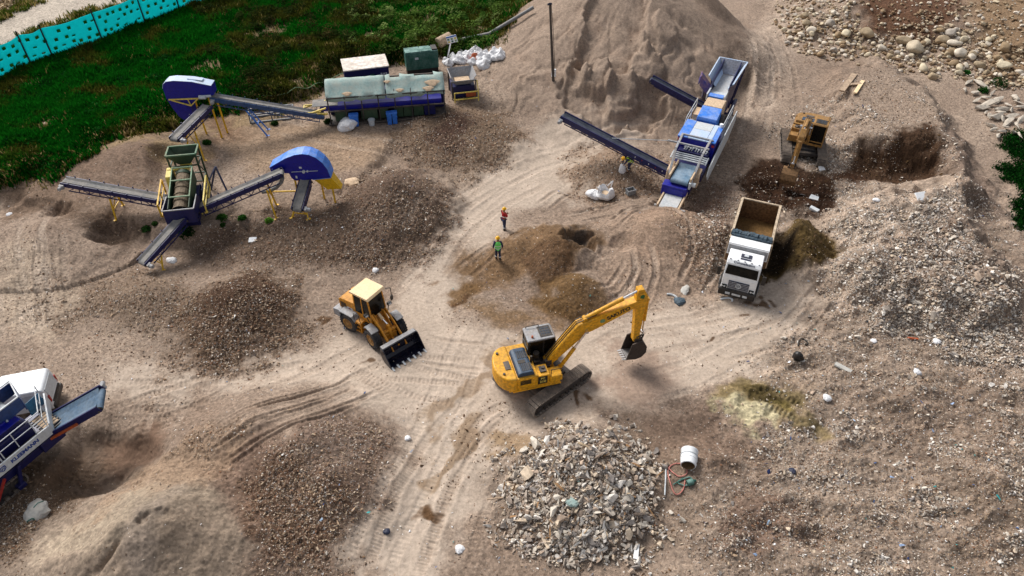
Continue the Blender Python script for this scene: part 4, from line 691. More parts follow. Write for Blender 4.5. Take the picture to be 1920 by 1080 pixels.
# ---------------------------------------------------------------- tipper truck
p = P(1429, 375, 3.0); tr = thing('dump_truck', 'white tipper truck with rusty empty bed and grey tarp rolled behind the cab', 'dump truck', (p[0], p[1], float(zq(p[0], p[1] - 3)) ), R(-112.5))
m = MB(); m.box(.3, 7.0, -.42, .42, .75, 1.0); m.box(4.6, 5.3, -1.0, 1.0, .5, .95); m.build('chassis', 'black', tr, .02)
for x in (1.0, 2.25):
    for s in (-1, 1): wheel(tr, x, s * .93, .5, .5, 'dark', s, 26)
for s in (-1, 1): wheel(tr, 5.95, s * 1.02, .5, .3, 'grey', s, 26)
m = MB(); BW = 1.22
m.box(0, 4.5, -BW, BW, 1.08, 1.16)
for s in (-1, 1): m.box(0, 4.5, s * BW - .05, s * BW + .05, 1.08, 2.9)
m.box(-.05, .03, -BW, BW, 1.05, 2.9); m.box(4.46, 4.54, -BW, BW, 1.08, 3.0); bed = m.build('tipper_bed', 'rust', tr, .01)
m = MB()
for s in (-1, 1):
    m.box(-.06, 4.6, s * BW - .075, s * BW + .075, 2.9, 2.99)
    for x in np.linspace(.1, 4.4, 7): m.box(x - .05, x + .05, s * BW + s * .045, s * BW + s * .12, 1.1, 2.9)
m.box(-.075, .05, -BW, BW, 2.9, 2.985); m.build('bed_rim', paint('worn_cream_rim', (196, 176, 150), .7, dust=.4, wear=.4), bed, .01)
rs = random.Random(4)
m = MB(); gx = np.linspace(.04, 4.44, 23); gy_ = np.linspace(-BW + .06, BW - .06, 13); pts = []
for x in gx:
    for y in gy_: pts.append((x, y, 1.45 + .55 * math.exp(-((x - 2.9) / 1.1) ** 2) * (1 - .25 * y * y) + .06 * float(noise(np.array([x * 2.2]), np.array([y * 2.2]), 61)[0]) + .03 * rs.random()))
m.add(pts, [(i * 13 + j, (i + 1) * 13 + j, (i + 1) * 13 + j + 1, i * 13 + j + 1) for i in range(22) for j in range(12)]); m.build('soil_load', paint('load_soil', (112, 84, 46), .95, dust=.2, dustc=(140, 108, 66), wear=.5, scale=3), bed, 0, True)
m = MB(); m.slab([(4.5, -BW, 2.98), (5.25, -BW, 3.0), (5.25, BW, 3.0), (4.5, BW, 2.98)], .05); m.slab([(5.22, -BW, 2.2), (5.22, BW, 2.2), (5.25, BW, 3.0), (5.25, -BW, 3.0)], .05); m.build('cab_guard', 'white', bed, .015)
m = MB(); m.slab([(5.29, -BW + .06, 2.3), (5.29, BW - .06, 2.3), (5.305, BW - .06, 2.95), (5.305, -BW + .06, 2.95)], .015); m.build('guard_front', 'grey', bed)
m = MB()
for k in range(14):
    y0 = -1.2 + k * .172; z = 3.03 + .05 * rs.random(); m.tube((4.05 + .12 * rs.random(), y0, z), (4.1 + .14 * rs.random(), y0 + .2, z + .03 * rs.random()), .19 + .05 * rs.random(), .17 + .06 * rs.random(), 9)
m.tube((4.35, -1.2, 3.02), (4.3, 1.2, 3.02), .13, .12, 9); m.build('rolled_tarp', 'tarp_blue', bed, 0, True)
# cab
m = MB(); m.prism([(5.38, .85), (5.38, 2.72), (5.5, 2.84), (6.62, 2.86), (6.78, 2.7), (7.04, 1.78), (7.08, .95), (7.0, .85)], -1.03, 1.03); cab = m.build('cab', 'white', tr, .06, seg=3)
def wquad(nm, mat, q, t=.012, par=None, bev=0): m = MB(); m.slab(q, t); return m.build(nm, mat, par or cab, bev)
wquad('windscreen', 'glass', [(7.0, -.95, 2.02), (7.0, .95, 2.02), (6.815, .9, 2.6), (6.815, -.9, 2.6)])
for s in (-1, 1):
    wquad('door_window', 'glass', [(5.75, s * 1.035, 1.85), (6.85, s * 1.035, 1.8), (6.68, s * 1.035, 2.55), (5.8, s * 1.035, 2.6)] if s < 0 else [(6.85, s * 1.035, 1.8), (5.75, s * 1.035, 1.85), (5.8, s * 1.035, 2.6), (6.68, s * 1.035, 2.55)])
    m = MB(); m.bar((6.85, s * 1.1, 2.5), (7.0, s * 1.33, 2.4), .04); m.box(6.94, 7.04, s * 1.22, s * 1.44, 1.8, 2.42); m.build('mirror', 'black', cab, .03)
    m = MB(); m.box(7.06, 7.13, s * .66, s * .97, 1.0, 1.24); lp = m.build('headlight', 'glass', cab, .03); m = MB(); m.tube((7.12, s * .8, 1.12), (7.14, s * .8, 1.12), .07); m.tube((7.12, s * .94, 1.12), (7.14, s * .94, 1.12), .05); m.build('lens', 'lgrey', lp)
    m = MB(); m.prism([(5.3, .9), (5.4, 1.05), (6.5, 1.05), (6.6, .6), (5.35, .5)], s * 1.0, s * 1.1); m.build('wheel_arch', 'black', cab, .02)
m = MB(); m.box(7.05, 7.10, -.62, .62, 1.0, 1.62); gr_ = m.build('grille', 'ink', cab, .02); m = MB()
for k in range(5): m.box(7.10, 7.13, -.6, .6, 1.06 + k * .115, 1.10 + k * .115)
m.build('grille_bars', 'grey', gr_)
m = MB(); ring = [(7.14, .16 * math.cos(a), 1.34 + .16 * math.sin(a)) for a in np.linspace(0, 6.283, 17)[:-1]]; m.ring(ring, .03)
m.path([(7.14, -.08, 1.47), (7.14, -.03, 1.36), (7.14, .0, 1.42), (7.14, .03, 1.36), (7.14, .08, 1.47)], .014, 4); m.path([(7.14, -.13, 1.40), (7.14, -.06, 1.21), (7.14, 0, 1.33), (7.14, .06, 1.21), (7.14, .13, 1.40)], .014, 4); m.build('round_emblem', 'lgrey', gr_)
m = MB(); m.prism([(6.85, .42), (6.85, .98), (7.12, .98), (7.2, .9), (7.2, .5), (7.1, .42)], -1.1, 1.1); bp_ = m.build('bumper', 'black', tr, .04)
m = MB(); m.box(7.2, 7.215, -.26, .26, .62, .76); m.build('number_plate', 'lgrey', bp_)
for s in (-1, 1): m = MB(); m.box(7.2, 7.22, s * .38, s * .66, .62, .78); m.build('fog_lamp', 'lgrey', bp_)
m = MB(); m.box(5.85, 6.2, -.3, .34, 2.85, 2.89); hz = m.build('roof_hatch', 'ink', cab, .01); m = MB(); m.box(5.92, 6.13, -.12, .14, 2.89, 2.93); m.build('hatch_vent', 'lgrey', hz, .01); m = MB(); m.box(6.27, 6.42, -.3, .34, 2.855, 2.88); m.build('roof_vent', 'ink', cab, .01)
for y in (-.85, -.4, 0, .4, .85): m = MB(); m.box(6.55, 6.61, y - .05, y + .05, 2.855, 2.9); m.build('marker_lamp', 'grey', cab)
text('lettering', 'Constellation', .22, 'ink', cab, Vector((6.715, 0, 2.795)), axes((0, 1, 0), (.6, 0, .75)), .004, 1.05, .004)
# ---------------------------------------------------------------- mobile crusher
hx, hy = P(1372, 150, 3.8); ca = R(-115.7); cz = 0.0
cr = thing('mobile_crusher', 'long blue tracked mobile crusher with raised pale feed hopper and belts at its near end', 'crusher', (hx, hy, cz), ca)
def cw(x, y, z): return Vector((hx + x * math.cos(ca) - y * math.sin(ca), hy + x * math.sin(ca) + y * math.cos(ca), cz + z))
c0 = -.3
for s in (-1, 1): crawler(cr, c0 + s * 1.05, 4.2, .42, .5, 44, Matrix.Translation((5.6, 0, 0)))
m = MB()
for s in (-1, 1): m.box(-1.8, 13.2, c0 + s * .75 - .12, c0 + s * .75 + .12, .95, 1.4)
for x in (-1.6, .8, 3.2, 7.0, 9.6, 12.0): m.box(x, x + .25, c0 - .75, c0 + .75, 1.0, 1.35)
for x in (-1.6, .6):
    for s in (-1, 1): m.box(x, x + .2, c0 + s * .7 - .1, c0 + s * .7 + .1, 0, 1.0)
m.build('chassis', 'navy', cr, .02)
# hopper: four flared walls round a feeder floor
fy0, fy1, ry0, ry1 = -1.1, -.02, -1.7, .62
m = MB(); fx0, fx1, fz = -1.9, .55, 3.3; rx0, rx1, rz = -2.5, 1.25, 4.35
def wall(a, b, c, d, mt, nm): q = MB(); q.slab([a, b, c, d], .06); return q.build(nm, mt, cr, .01)
wall((fx0, fy0, fz), (fx0, fy1, fz), (rx0, ry1, rz), (rx0, ry0, rz), paint('worn_hopper_steel', (164, 168, 180), .5, metal=.3, dust=.4, dustc=(140, 124, 112), wear=.3), 'hopper_wall')
wall((fx0, fy1, fz), (fx1 + .2, fy1, fz), (rx1, ry1 - .25, rz - .35), (rx0, ry1, rz), 'pale_blue', 'hopper_wall'); wall((fx1 + .2, fy0, fz), (fx0, fy0, fz), (rx0, ry0, rz), (rx1 - .2, ry0, rz - .1), 'pale_blue', 'hopper_wall')
m = MB(); m.box(fx0, fx1 + 2.4, fy0 - .08, fy1 + .08, fz - .3, fz - .02); m.build('feeder_floor', 'belt_pale', cr, .01)
m = MB()
for s, y, yr in ((-1, fy0, ry0), (1, fy1, ry1)):
    m.prism([(rx0, rz - .02), (rx1, rz - .3), (rx1 + 1.0, fz), (rx1 + .9, 1.4), (rx0 + .5, 1.4)], y + s * .14, y + s * .2)
    for x in (-1.9, -.9, .1): m.bar((x, y + s * .25, 1.4), (x, yr * .96, rz - .3), .09)
m.build('hopper_skirt', 'navy', cr, .01)
m = MB(); m.ring([(rx0, ry0, rz + .03), (rx0, ry1, rz + .03), (rx1, ry1 - .25, rz - .32)], .07) if False else (m.bar((rx0, ry0, rz + .02), (rx0, ry1, rz + .02), .09), m.bar((rx0, ry1, rz + .02), (rx1, ry1 - .25, rz - .33), .09), m.bar((rx0, ry0, rz + .02), (rx1 - .2, ry0, rz - .08), .09)); m.build('hopper_rim', 'pale_blue', cr)
m = MB(); m.slab([(.9, -1.5, 3.6), (1.75, -1.15, 3.5), (1.55, -2.2, 4.35), (.75, -2.35, 4.4)], .1); m.slab([(1.75, -1.15, 3.5), (2.0, -1.2, 2.9), (1.85, -2.15, 3.7), (1.55, -2.2, 4.35)], .08); m.slab([(.75, -2.35, 4.42), (1.55, -2.2, 4.37), (1.75, -2.3, 3.75), (.95, -2.45, 3.85)], .08); m.build('folding_flap', paint('flap_paint', (36, 40, 120), .5, dust=.9, dustc=(150, 112, 92)), cr, .01)
m = MB(); m.tube((1.2, -1.9, 3.6), (1.3, -1.9, 2.5), .06); m.build('flap_ram', 'chrome', cr)
m = MB(); m.box(1.5, 2.9, fy0 - .1, fy1 + .1, fz - .06, fz + .03); m.box(1.5, 2.9, fy0 - .2, fy0 - .1, fz - .2, fz + .35); m.box(1.5, 2.9, fy1 + .1, fy1 + .2, fz - .2, fz + .35); m.build('feed_chute', 'lgrey', cr, .01)
m = MB(); m.box(2.35, 2.9, fy0 - .05, fy1 + .05, fz + .1, fz + .24); m.build('chute_bar', 'sky', cr, .02)
# crusher box: dusty lid, bright blue front
m = MB(); m.prism([(3.0, 1.5), (3.0, 3.45), (3.5, 3.62), (4.7, 3.6), (4.7, 1.5)], -1.06, .38); m.build('crusher_lid', 'tan', cr, .03)
m = MB(); m.prism([(4.7, 1.5), (4.7, 3.58), (5.0, 3.55), (6.2, 3.35), (6.3, 3.15), (6.3, 1.5)], -1.1, .42); m.build('crusher_box', 'sky', cr, .04)
m = MB(); m.box(3.0, 6.4, -1.3, .66, 1.4, 2.3); m.box(6.3, 7.0, -1.2, .6, 1.5, 2.7); m.build('crusher_base', 'navy', cr, .02)
m = MB(); m.tube((4.6, .45, 2.5), (4.6, .72, 2.5), .55, n=20); m.tube((3.4, .6, 2.3), (3.4, .9, 2.3), .25); m.build('drive_wheel', 'dark', cr, .02)
m = MB(); m.box(3.3, 4.6, -1.75, -1.3, 1.9, 2.6); m.build('side_cabinet', 'tan', cr, .03)
for s, yy in ((-1, -1.85), (1, 1.0)):
    m = MB(); m.path([(3.2, yy, 2.3), (3.2, yy, 3.3), (6.4, yy, 3.2), (6.9, yy, 2.6)], .03); m.path([(4.8, yy, 2.3), (4.8, yy, 3.25)], .03); m.path([(3.2, yy, 2.8), (6.6, yy, 2.75)], .025); m.build('handrail', 'lgrey', cr)
m = MB(); m.box(2.9, 7.0, .7, 1.1, 2.1, 2.16); m.box(4.6, 7.0, -1.9, -1.3, 2.1, 2.16); m.build('walkway', 'grey', cr)
# power pack
m = MB(); m.box(6.95, 9.6, -1.62, 1.12, 1.5, 3.28); pk = m.build('engine_house', 'blue', cr, .05)
m = MB(); m.box(6.95, 9.62, -1.66, -.92, 3.28, 3.36); m.build('roof_panel', 'sky', pk, .02)
m = MB(); m.box(7.0, 8.1, -.9, .42, 3.28, 3.37); m.build('roof_panel', 'lgrey', pk, .015); m = MB(); m.box(8.12, 9.6, -.9, .42, 3.28, 3.37); m.build('roof_panel', 'pale_blue', pk, .015); m = MB(); m.box(6.97, 9.6, .44, .78, 3.28, 3.36); m.build('roof_panel', 'pale_blue', pk, .015); m = MB(); m.box(6.97, 9.6, .8, 1.14, 3.28, 3.36); m.build('roof_panel', 'sky', pk, .015)
m = MB(); m.tube((7.1, .95, 3.3), (7.1, .95, 3.62), .14); m.build('exhaust', 'white', pk)
for y in (-1.5, 1.0): m = MB(); m.box(9.6, 9.66, y - .1, y + .1, 3.0, 3.16); m.build('tail_lamp', 'redp', pk)
m = MB(); m.prism([(2.9, 1.9), (2.9, 2.75), (7.2, 2.75), (11.4, 2.35), (11.7, 1.8), (11.3, 1.25), (5, 1.3)], 1.28, 1.36); m.build('side_screen', 'lgrey', cr, .01)
m = MB(); m.box(9.6, 12.0, -1.35, 1.0, 1.4, 2.0); m.box(9.62, 10.3, -1.3, .9, 2.0, 2.6); m.build('rear_deck', 'navy', cr, .03)
rs = random.Random(9); m = MB()
for k in range(9): y = -1.0 + .2 * k; m.path([(9.7 + .1 * rs.random(), y, 2.65), (9.9 + .3 * rs.random(), y + .2, 2.85 + .1 * rs.random()), (10.1, y + .1 * rs.random(), 2.62)], .045, 6)
m.build('hydraulic_pipes', 'lgrey', cr)
m = MB()
for s in (-1, 1): m.bar((9.35, c0 + s * 1.05, 3.4), (11.3, c0 + s * .98, 3.25), .16, .16); m.bar((11.3, c0 + s * .98, 3.25), (12.75, c0 + s * .86, 2.0), .16, .16)
for x, z in ((9.4, 3.42), (10.6, 3.34)): m.bar((x, c0 - 1.1 - (.7 if x > 10 else 0), z), (x, c0 + 1.25, z), .12, .12)
m.build('gantry', 'grey', cr, .015)
m = MB()
for k in range(4): m.bar((10.9 + k * .22, c0 - 1.2, 2.75 - k * .03), (10.9 + k * .22, c0 + 1.35, 2.75 - k * .03), .07)
for y in (-1.2, 1.35): m.bar((10.8, c0 + y, 2.76), (11.7, c0 + y, 2.66), .08)
m.build('guard_rails', 'lgrey', cr)
m = MB(); m.prism([(11.4, 1.2), (11.4, 2.2), (12.4, 2.0), (12.6, 1.2)], .45, .9); m.build('belt_guard', 'tan', cr, .05); m = MB(); m.prism([(11.4, 1.2), (11.4, 2.3), (12.4, 2.1), (12.6, 1.2)], -1.45, -1.1); m.build('belt_guard', 'tan', cr, .05)
def belt_run(par, x0, z0, x1, z1, y0, y1, mat_, nm='belt'):
    d = Vector((x1 - x0, 0, z1 - z0)).normalized(); n = Vector((-d.z, 0, d.x)); m = MB(); A = Vector((x0, 0, z0)); Bv = Vector((x1, 0, z1)); r = .2
    pts = [A, Bv] + [Bv - n * r + (n * math.cos(a) + d * math.sin(a)) * r for a in np.linspace(.3, math.pi, 8)] + [A - n * 2 * r]
    m.prism([(p.x, p.z) for p in pts], y0, y1); o = m.build(nm, mat_, par, 0, False); return o
belt_run(cr, 11.2, 2.15, 13.5, 2.25, c0 - .52, c0 + .72, 'belt_blue'); m = MB()
for y in (c0 - .66, c0 + .86): m.bar((11.2, y, 2.2), (13.55, y, 2.3), .12, .3)
m.build('belt_skirt', 'tan', cr, .02); m = MB(); m.tube((13.45, c0 + .85, 2.0), (13.45, c0 + 1.25, 2.0), .17); m.box(13.1, 13.7, c0 + .8, c0 + .95, 1.7, 2.2); m.build('drum_motor', 'lgrey', cr, .02)
m = MB(); m.box(13.15, 13.95, c0 - 1.0, c0 + .78, .95, 1.78); m.build('transfer_box', 'blue', cr, .04); m = MB(); m.box(13.93, 14.0, c0 - .85, c0 + .62, 1.1, 1.62); m.build('transfer_door', 'blue', cr, .02)
belt_run(cr, 13.6, 1.15, 15.5, 1.12, c0 - .62, c0 + .6, 'belt_pale'); m = MB()
for y in (c0 - .76, c0 + .74): m.bar((13.3, y, 1.1), (15.55, y, 1.05), .12, .26)
m.bar((14.2, c0 + .74, 1.0), (13.6, c0 + .74, .2), .12); m.bar((14.2, c0 - .76, 1.0), (13.6, c0 - .76, .2), .12); m.build('belt_skirt', 'tan', cr, .02); m = MB(); m.tube((15.4, c0 + .75, .92), (15.4, c0 + 1.2, .92), .17); m.box(15.2, 15.6, c0 + .7, c0 + .86, .7, 1.1); m.tube((15.4, c0 - 1.0, .92), (15.4, c0 - .76, .92), .12); m.build('drum_motor', 'grey', cr, .02)
m = MB(); m.slab([(15.62, c0 - .55, .75), (15.62, c0 + .62, .75), (15.75, c0 + .6, .4), (15.75, c0 - .5, .4)], .03); m.build('scraper', paint('scraper_rubber', (150, 106, 88), .8), cr)
cv = conveyor('side_conveyor', 'short black belt conveyor rising left from the crusher below its feed hopper', cw(1.7, -1.5, 1.9), cw(1.98, -6.0, 3.5), .55, 'belt_dark', 'navy', .3, motor=False, sidewall=True)
cv2 = conveyor('side_conveyor', 'long black belt conveyor reaching left from the near end of the crusher', cw(11.8, -1.0, 1.5), cw(11.6, -9.95, 3.95), .62, 'belt_dark', 'navy', .35, sidewall=True, idlers=False)
pa, pb = cw(11.7, -6.0, 3.1), cw(10.6, -1.9, 3.35); m = MB(); m.tube(pa, pb, .025, n=5); m.build('stay_cable', 'lgrey', None); cab_ = bpy.data.objects['stay_cable']; cab_.parent = cv2; cab_.matrix_parent_inverse = Matrix.Translation(-cv2.location)
for (cvv, f_) in ((cv2, .93),):
    a_, b_ = cw(11.8, -1.0, 1.5), cw(11.6, -9.95, 3.95)
    for k in range(5):
        q = a_.lerp(b_, .1 + .06 * k) + Vector((0, -.42, -.05)); m = MB(); m.box(-.13, .13, -.01, .01, -.05, .05); o = m.build('marker_plate', 'redp' if k % 2 else 'white', cvv); o.location = q - cvv.location

# ---------------------------------------------------------------- second mobile plant, cut by the left edge of the view
o0 = P(0, 891, 1.7); p2 = thing('screening_plant', 'blue tracked plant with pale lettered sidewall and white handrails beside the white van', 'plant', (o0[0], o0[1], 0), R(62.5))
m = MB(); m.prism([(-7, 1.75), (2.85, 1.72), (2.85, 2.3), (2.3, 2.32), (-7, 2.32)], -.16, -.08); sw = m.build('sidewall', 'lgrey', p2, .01)
m = MB(); m.prism([(2.85, -.16), (4.0, 1.75), (3.94, 1.8), (2.8, -.08)], 1.72, 2.4, 'xy'); m.build('end_wall', 'lgrey', p2, .01)
text('lettering', 'KLEEMANN', .28, 'bluestone', sw, Vector((1.35, -.168, 2.04)), axes((1, 0, 0), (0, -1, 0)), .003, 1.0, .012)
m = MB(); q = [(.06, -.17, 2.0), (.2, -.17, 1.9), (.34, -.17, 2.0), (.34, -.17, 2.16), (.06, -.17, 2.16)]; m.ring(q, .03); m.path([(.1, -.17, 2.12), (.15, -.17, 1.99), (.2, -.17, 2.08), (.25, -.17, 1.99), (.3, -.17, 2.12)], .015, 4); m.build('emblem', 'bluestone', sw)
for x in (.2, 1.0, -.2): pass
m = MB(); zr = 3.3; m.path([(.55, .0, 2.3), (.55, .0, zr), (2.2, -.0, zr), (2.75, .0, zr - .02), (3.75, 1.6, zr), (3.75, 1.6, 2.4)], .026); m.path([(.55, 0, 2.8), (2.2, 0, 2.8), (2.75, 0, 2.8), (3.75, 1.6, 2.8)], .022)
for x, y in ((1.3, 0), (2.2, 0), (2.75, 0), (3.25, .8)): m.path([(x, y, 2.3), (x, y, zr)], .024)
m.path([(.4, 0, 2.3), (.4, 0, 3.2), (.2, 0, 3.35), (-.9, 0, 3.35), (-.9, 0, 2.3)], .035); m.path([(.4, 0, 2.8), (-.9, 0, 2.8)], .03); m.path([(-1.2, 0, 2.3), (-1.2, 0, 3.35), (-5, 0, 3.35)], .035); m.build('handrail', 'lgrey', p2)
m = MB(); m.box(-7, 2.7, -.05, .55, 1.72, 1.78)
for k in range(8): m.box(2.55 + .0, 3.5, .0 + k * .19, .06 + k * .19, 1.78, 1.84)
m.build('walkway_grating', 'dark', p2); m = MB(); m.box(2.7, 3.4, .2, 1.4, 1.79, 1.83); m.build('deck_dirt', 'tan', p2)
m = MB(); m.box(-7, 2.4, .55, 2.4, 1.3, 2.6); m.prism([(-7, 2.6), (-7, 2.95), (2.0, 2.95), (2.4, 2.6)], .75, 1.3); m.build('engine_house', 'navy', p2, .05)
m = MB(); m.box(-7, 2.2, .7, 1.1, 2.95, 3.0); m.box(1.2, 1.7, 1.0, 1.25, 2.95, 3.15); m.build('cable_trays', 'blue', p2, .02)
m = MB()
for k in range(10): m.tube((1.7 - .3 * k + rs.random() * .1, 1.05 + .2 * rs.random(), 3.0), (1.85 - .3 * k, 1.2, 3.1 + .15 * rs.random()), .05, n=6)
m.build('hoses', 'lgrey', p2)
m = MB(); m.slab([(-7, 1.15, 2.9), (2.75, 1.15, 3.0), (2.75, 1.15, 3.75), (-7, 1.15, 3.75)], .05); m.slab([(-7, 2.35, 2.9), (3.2, 2.35, 3.0), (3.2, 2.35, 3.75), (-7, 2.35, 3.75)], .05); m.slab([(2.75, 1.12, 2.8), (3.2, 2.4, 2.8), (3.2, 2.4, 3.75), (2.75, 1.12, 3.75)], .05); hb = m.build('belt_trough', paint('steel_blue_paint', (22, 58, 112), .45, dust=.15), p2, .01)
m = MB(); m.bar((-7, 1.12, 3.78), (2.75, 1.12, 3.78), .06); m.bar((2.75, 1.12, 3.78), (3.22, 2.4, 3.78), .06); m.bar((-7, 2.4, 3.78), (3.22, 2.4, 3.78), .06); m.build('trough_rim', 'lgrey', hb)
belt_run(p2, -7, 3.25, 2.2, 3.3, 1.25, 2.25, 'belt_pale')
m = MB(); m.slab([(2.9, 1.55, 1.9), (3.85, 1.75, 1.9), (3.8, 1.95, 2.5), (3.0, 1.75, 2.6)], .05); m.build('guard_plate', paint('teal_blue_paint', (24, 104, 142), .5, dust=.2), p2, .01)
for s in (.3, 2.2): crawler(p2, s, 4.0, .42, .5, 44, Matrix.Translation((-1.6, 0, 0)))
m = MB(); m.box(-7, 3.4, .15, 2.3, .9, 1.35); m.bar((.8, -.05, 1.5), (.4, -.05, .35), .16); m.box(.2, .6, -.2, .1, .25, .5); m.bar((-.9, -.3, .9), (-1.7, -.5, .25), .18, .14); m.box(2.0, 3.2, -.1, .3, 1.0, 1.6); m.build('chassis', 'navy', p2, .03)
m = MB(); m.bar((.0, -.22, 1.55), (-.8, -.3, .75), .1); m.build('red_strut', 'redp', p2)
def p2w(x, y, z): a = R(62.5); return Vector((o0[0] + x * math.cos(a) - y * math.sin(a), o0[1] + x * math.sin(a) + y * math.cos(a), z))
cv3 = conveyor('discharge_conveyor', 'wide blue belt conveyor rising out of the lettered plant beside the van', p2w(2.9, .75, 1.45), p2w(4.88, -1.3, 2.75), 1.3, paint('dark_blue_belt', (62, 88, 112), .7, dust=.3, dustc=(128, 140, 150), wear=.3), 'navy', .0, motor=True, idlers=False, sidewall=True)
m = MB(); a_ = p2w(2.9, .75, 1.45); b_ = p2w(4.88, -1.3, 2.75); d = (b_ - a_).normalized(); r = Vector((d.y, -d.x, 0)).normalized()
m.bar(a_ + r * .82 - Vector((0, 0, .12)), a_.lerp(b_, .62) + r * .82 - Vector((0, 0, .14)), .1, .12); o = m.build('side_strut', 'orange', cv3); o.location = -cv3.location
# ---------------------------------------------------------------- white van behind the plant
o1 = P(53, 741, 1.1); gzc = float(zq(o1[0], o1[1])); van = thing('van', 'white panel van parked behind the blue lettered plant at the left', 'van', (o1[0] - .2, o1[1] + .15, gzc), R(15))
m = MB(); m.prism([(-1.3, .35), (-1.32, .95), (-1.22, 1.75), (-1.1, 1.86), (1.0, 1.84), (1.25, 1.72), (1.95, 1.12), (2.75, .95), (2.85, .4)], -.84, .84); body = None
van_rot = Matrix.Rotation(math.pi, 4, 'Z'); m.v = [tuple(van_rot @ Vector(v)) for v in m.v]; m.build('body', 'white', van, .1, seg=3)
def vq(nm, mat_, q, t=.012): m = MB(van_rot); m.slab(q, t); return m.build(nm, mat_, van)
vq('rear_door', 'lgrey', [(-1.325, -.68, .95), (-1.325, .68, .95), (-1.24, .64, 1.68), (-1.24, -.64, 1.68)], -.02); m = MB(van_rot); m.box(-1.38, -1.3, -.62, .62, .72, .8); m.build('rear_trim', 'black', van); m = MB(van_rot); m.box(-1.42, -1.25, -.8, .8, .32, .62); m.build('bumper', 'dark', van, .04)
for s in (-1, 1): m = MB(van_rot); m.box(-1.34, -1.2, s * .72 - .08, s * .72 + .08, .85, 1.3); m.build('tail_lamp', 'redp', van, .03)
for s in (-1, 1):
    vq('door_window', 'glass', [(.25, s * .845, 1.15), (1.45, s * .845, 1.12), (1.1, s * .80, 1.62), (.3, s * .80, 1.66)] if s > 0 else [(1.45, s * .845, 1.12), (.25, s * .845, 1.15), (.3, s * .80, 1.66), (1.1, s * .80, 1.62)], .02)
    m = MB(van_rot); m.box(-1.05, .12, s * .845 - .006, s * .845 + .006, .9, 1.6); m.build('side_panel', 'lgrey', van, .02)
    for x in (-.75, 2.05): wheel(van, x, s * .72, .31, .2, 'lgrey', s, 10, mx=van_rot)
vq('windscreen', 'glass', [(1.98, -.7, 1.13), (1.98, .7, 1.13), (1.3, .66, 1.7), (1.3, -.66, 1.7)], .03)

# ---------------------------------------------------------------- trommel and its conveyors
tx_, ty_ = P(345, 322, 3.8)[0] - .1, P(345, 322, 3.8)[1] - .1; TA = R(-80); tz0 = float(zq(tx_, ty_))
def trw(x, y, z): return Vector((tx_ + x * math.cos(TA) - y * math.sin(TA), ty_ + x * math.sin(TA) + y * math.cos(TA), z))
tm = thing('trommel_screen', 'green and navy trommel screen with rusty drum in an open box under a hopper', 'screening machine', (tx_, ty_, 0), TA)
m = MB(); T0_, T1_ = 2.55, 1.75   # drum axis heights at the back and the front
for k in range(5):
    x0 = -.1 + k * .56; z0 = 3.35 - k * .16; m.tube((x0, -.02, z0), (x0 + .5, -.02, z0 - .14), .5, n=20)
    m.tube((x0 + .5, -.02, z0 - .14), (x0 + .56, -.02, z0 - .16), .55, n=20)
m.build('screen_drum', paint('drum_steel', (104, 88, 68), .8, dust=.45, wear=.6, scale=4), tm)
m = MB(); m.lathe([(.02, 0), (.52, 0), (.52, .25), (.44, .25)], (-.4, -.02, 3.43), (1, 0, -.28), 20); m.build('drum_inlet', 'green', tm, 0, True)
m = MB(); m.tube((2.68, -.02, 2.58), (2.74, -.02, 2.56), .5, n=20); hub = m.build('drum_end', 'black', tm); m = MB(); m.box(2.76, 2.78, -.2, .1, 2.6, 2.9); m.build('notice', 'white', hub)
m = MB()
def sb(y): m.prism([(-.35, 2.9), (-.35, 3.95), (3.05, 3.05), (3.05, 1.95)], y - .03, y + .03)
sb(-.66); sb(.64); m.slab([(-.35, -.66, 2.9), (-.35, .64, 2.9), (3.05, .64, 2.0), (3.05, -.66, 2.0)], .04); m.build('drum_box', 'green', tm, .01)
m = MB()
for y in (-.66, .64): m.bar((-.38, y, 3.98), (2.2, y, 3.3), .07)
for x, z in ((-.36, 3.98), (.75, 3.69), (2.15, 3.32)): m.bar((x, -.7, z), (x, .68, z), .07)
m.build('box_top_frame', paint('pale_green_paint', (120, 156, 124), .6, dust=.3), tm)
m = MB(); m.slab([(.9, -.98, 2.35), (3.15, -.98, 1.9), (3.15, -.98, 2.95), (1.6, -.95, 3.0)], .04); m.slab([(.9, .92, 2.35), (3.15, .92, 1.9), (3.15, .92, 2.95), (1.6, .9, 3.0)], .04); m.slab([(3.15, -1.0, 1.9), (3.15, .94, 1.9), (3.15, .94, 2.95), (3.15, -1.0, 2.95)], .05); m.slab([(.3, -.95, 1.75), (3.0, -.95, 1.75), (3.0, .9, 1.75), (.3, .9, 1.75)], .05); m.prism([(-.2, 1.3), (-.2, 2.6), (2.9, 1.9), (2.7, 1.3)], -.85, .8); m.build('collecting_bin', 'navy', tm, .01)
m = MB(); m.bar((3.18, -1.02, 2.98), (3.18, .96, 2.98), .07); m.bar((3.18, -1.02, 2.98), (1.6, -.98, 3.03), .06); m.bar((3.18, .96, 2.98), (1.6, .92, 3.03), .06); m.build('bin_rim', 'grey', tm)
m = MB()
for x in (-.2, 2.5):
    for y in (-.85, .8): m.bar((x, y, 1.0), (x, y, 2.6 if x < 1 else 1.9), .14)
m.bar((-.2, -.85, 1.6), (2.5, -.85, 1.6), .1); m.bar((-.2, .8, 1.6), (2.5, .8, 1.6), .1); m.build('base_frame', 'navy', tm, .01)
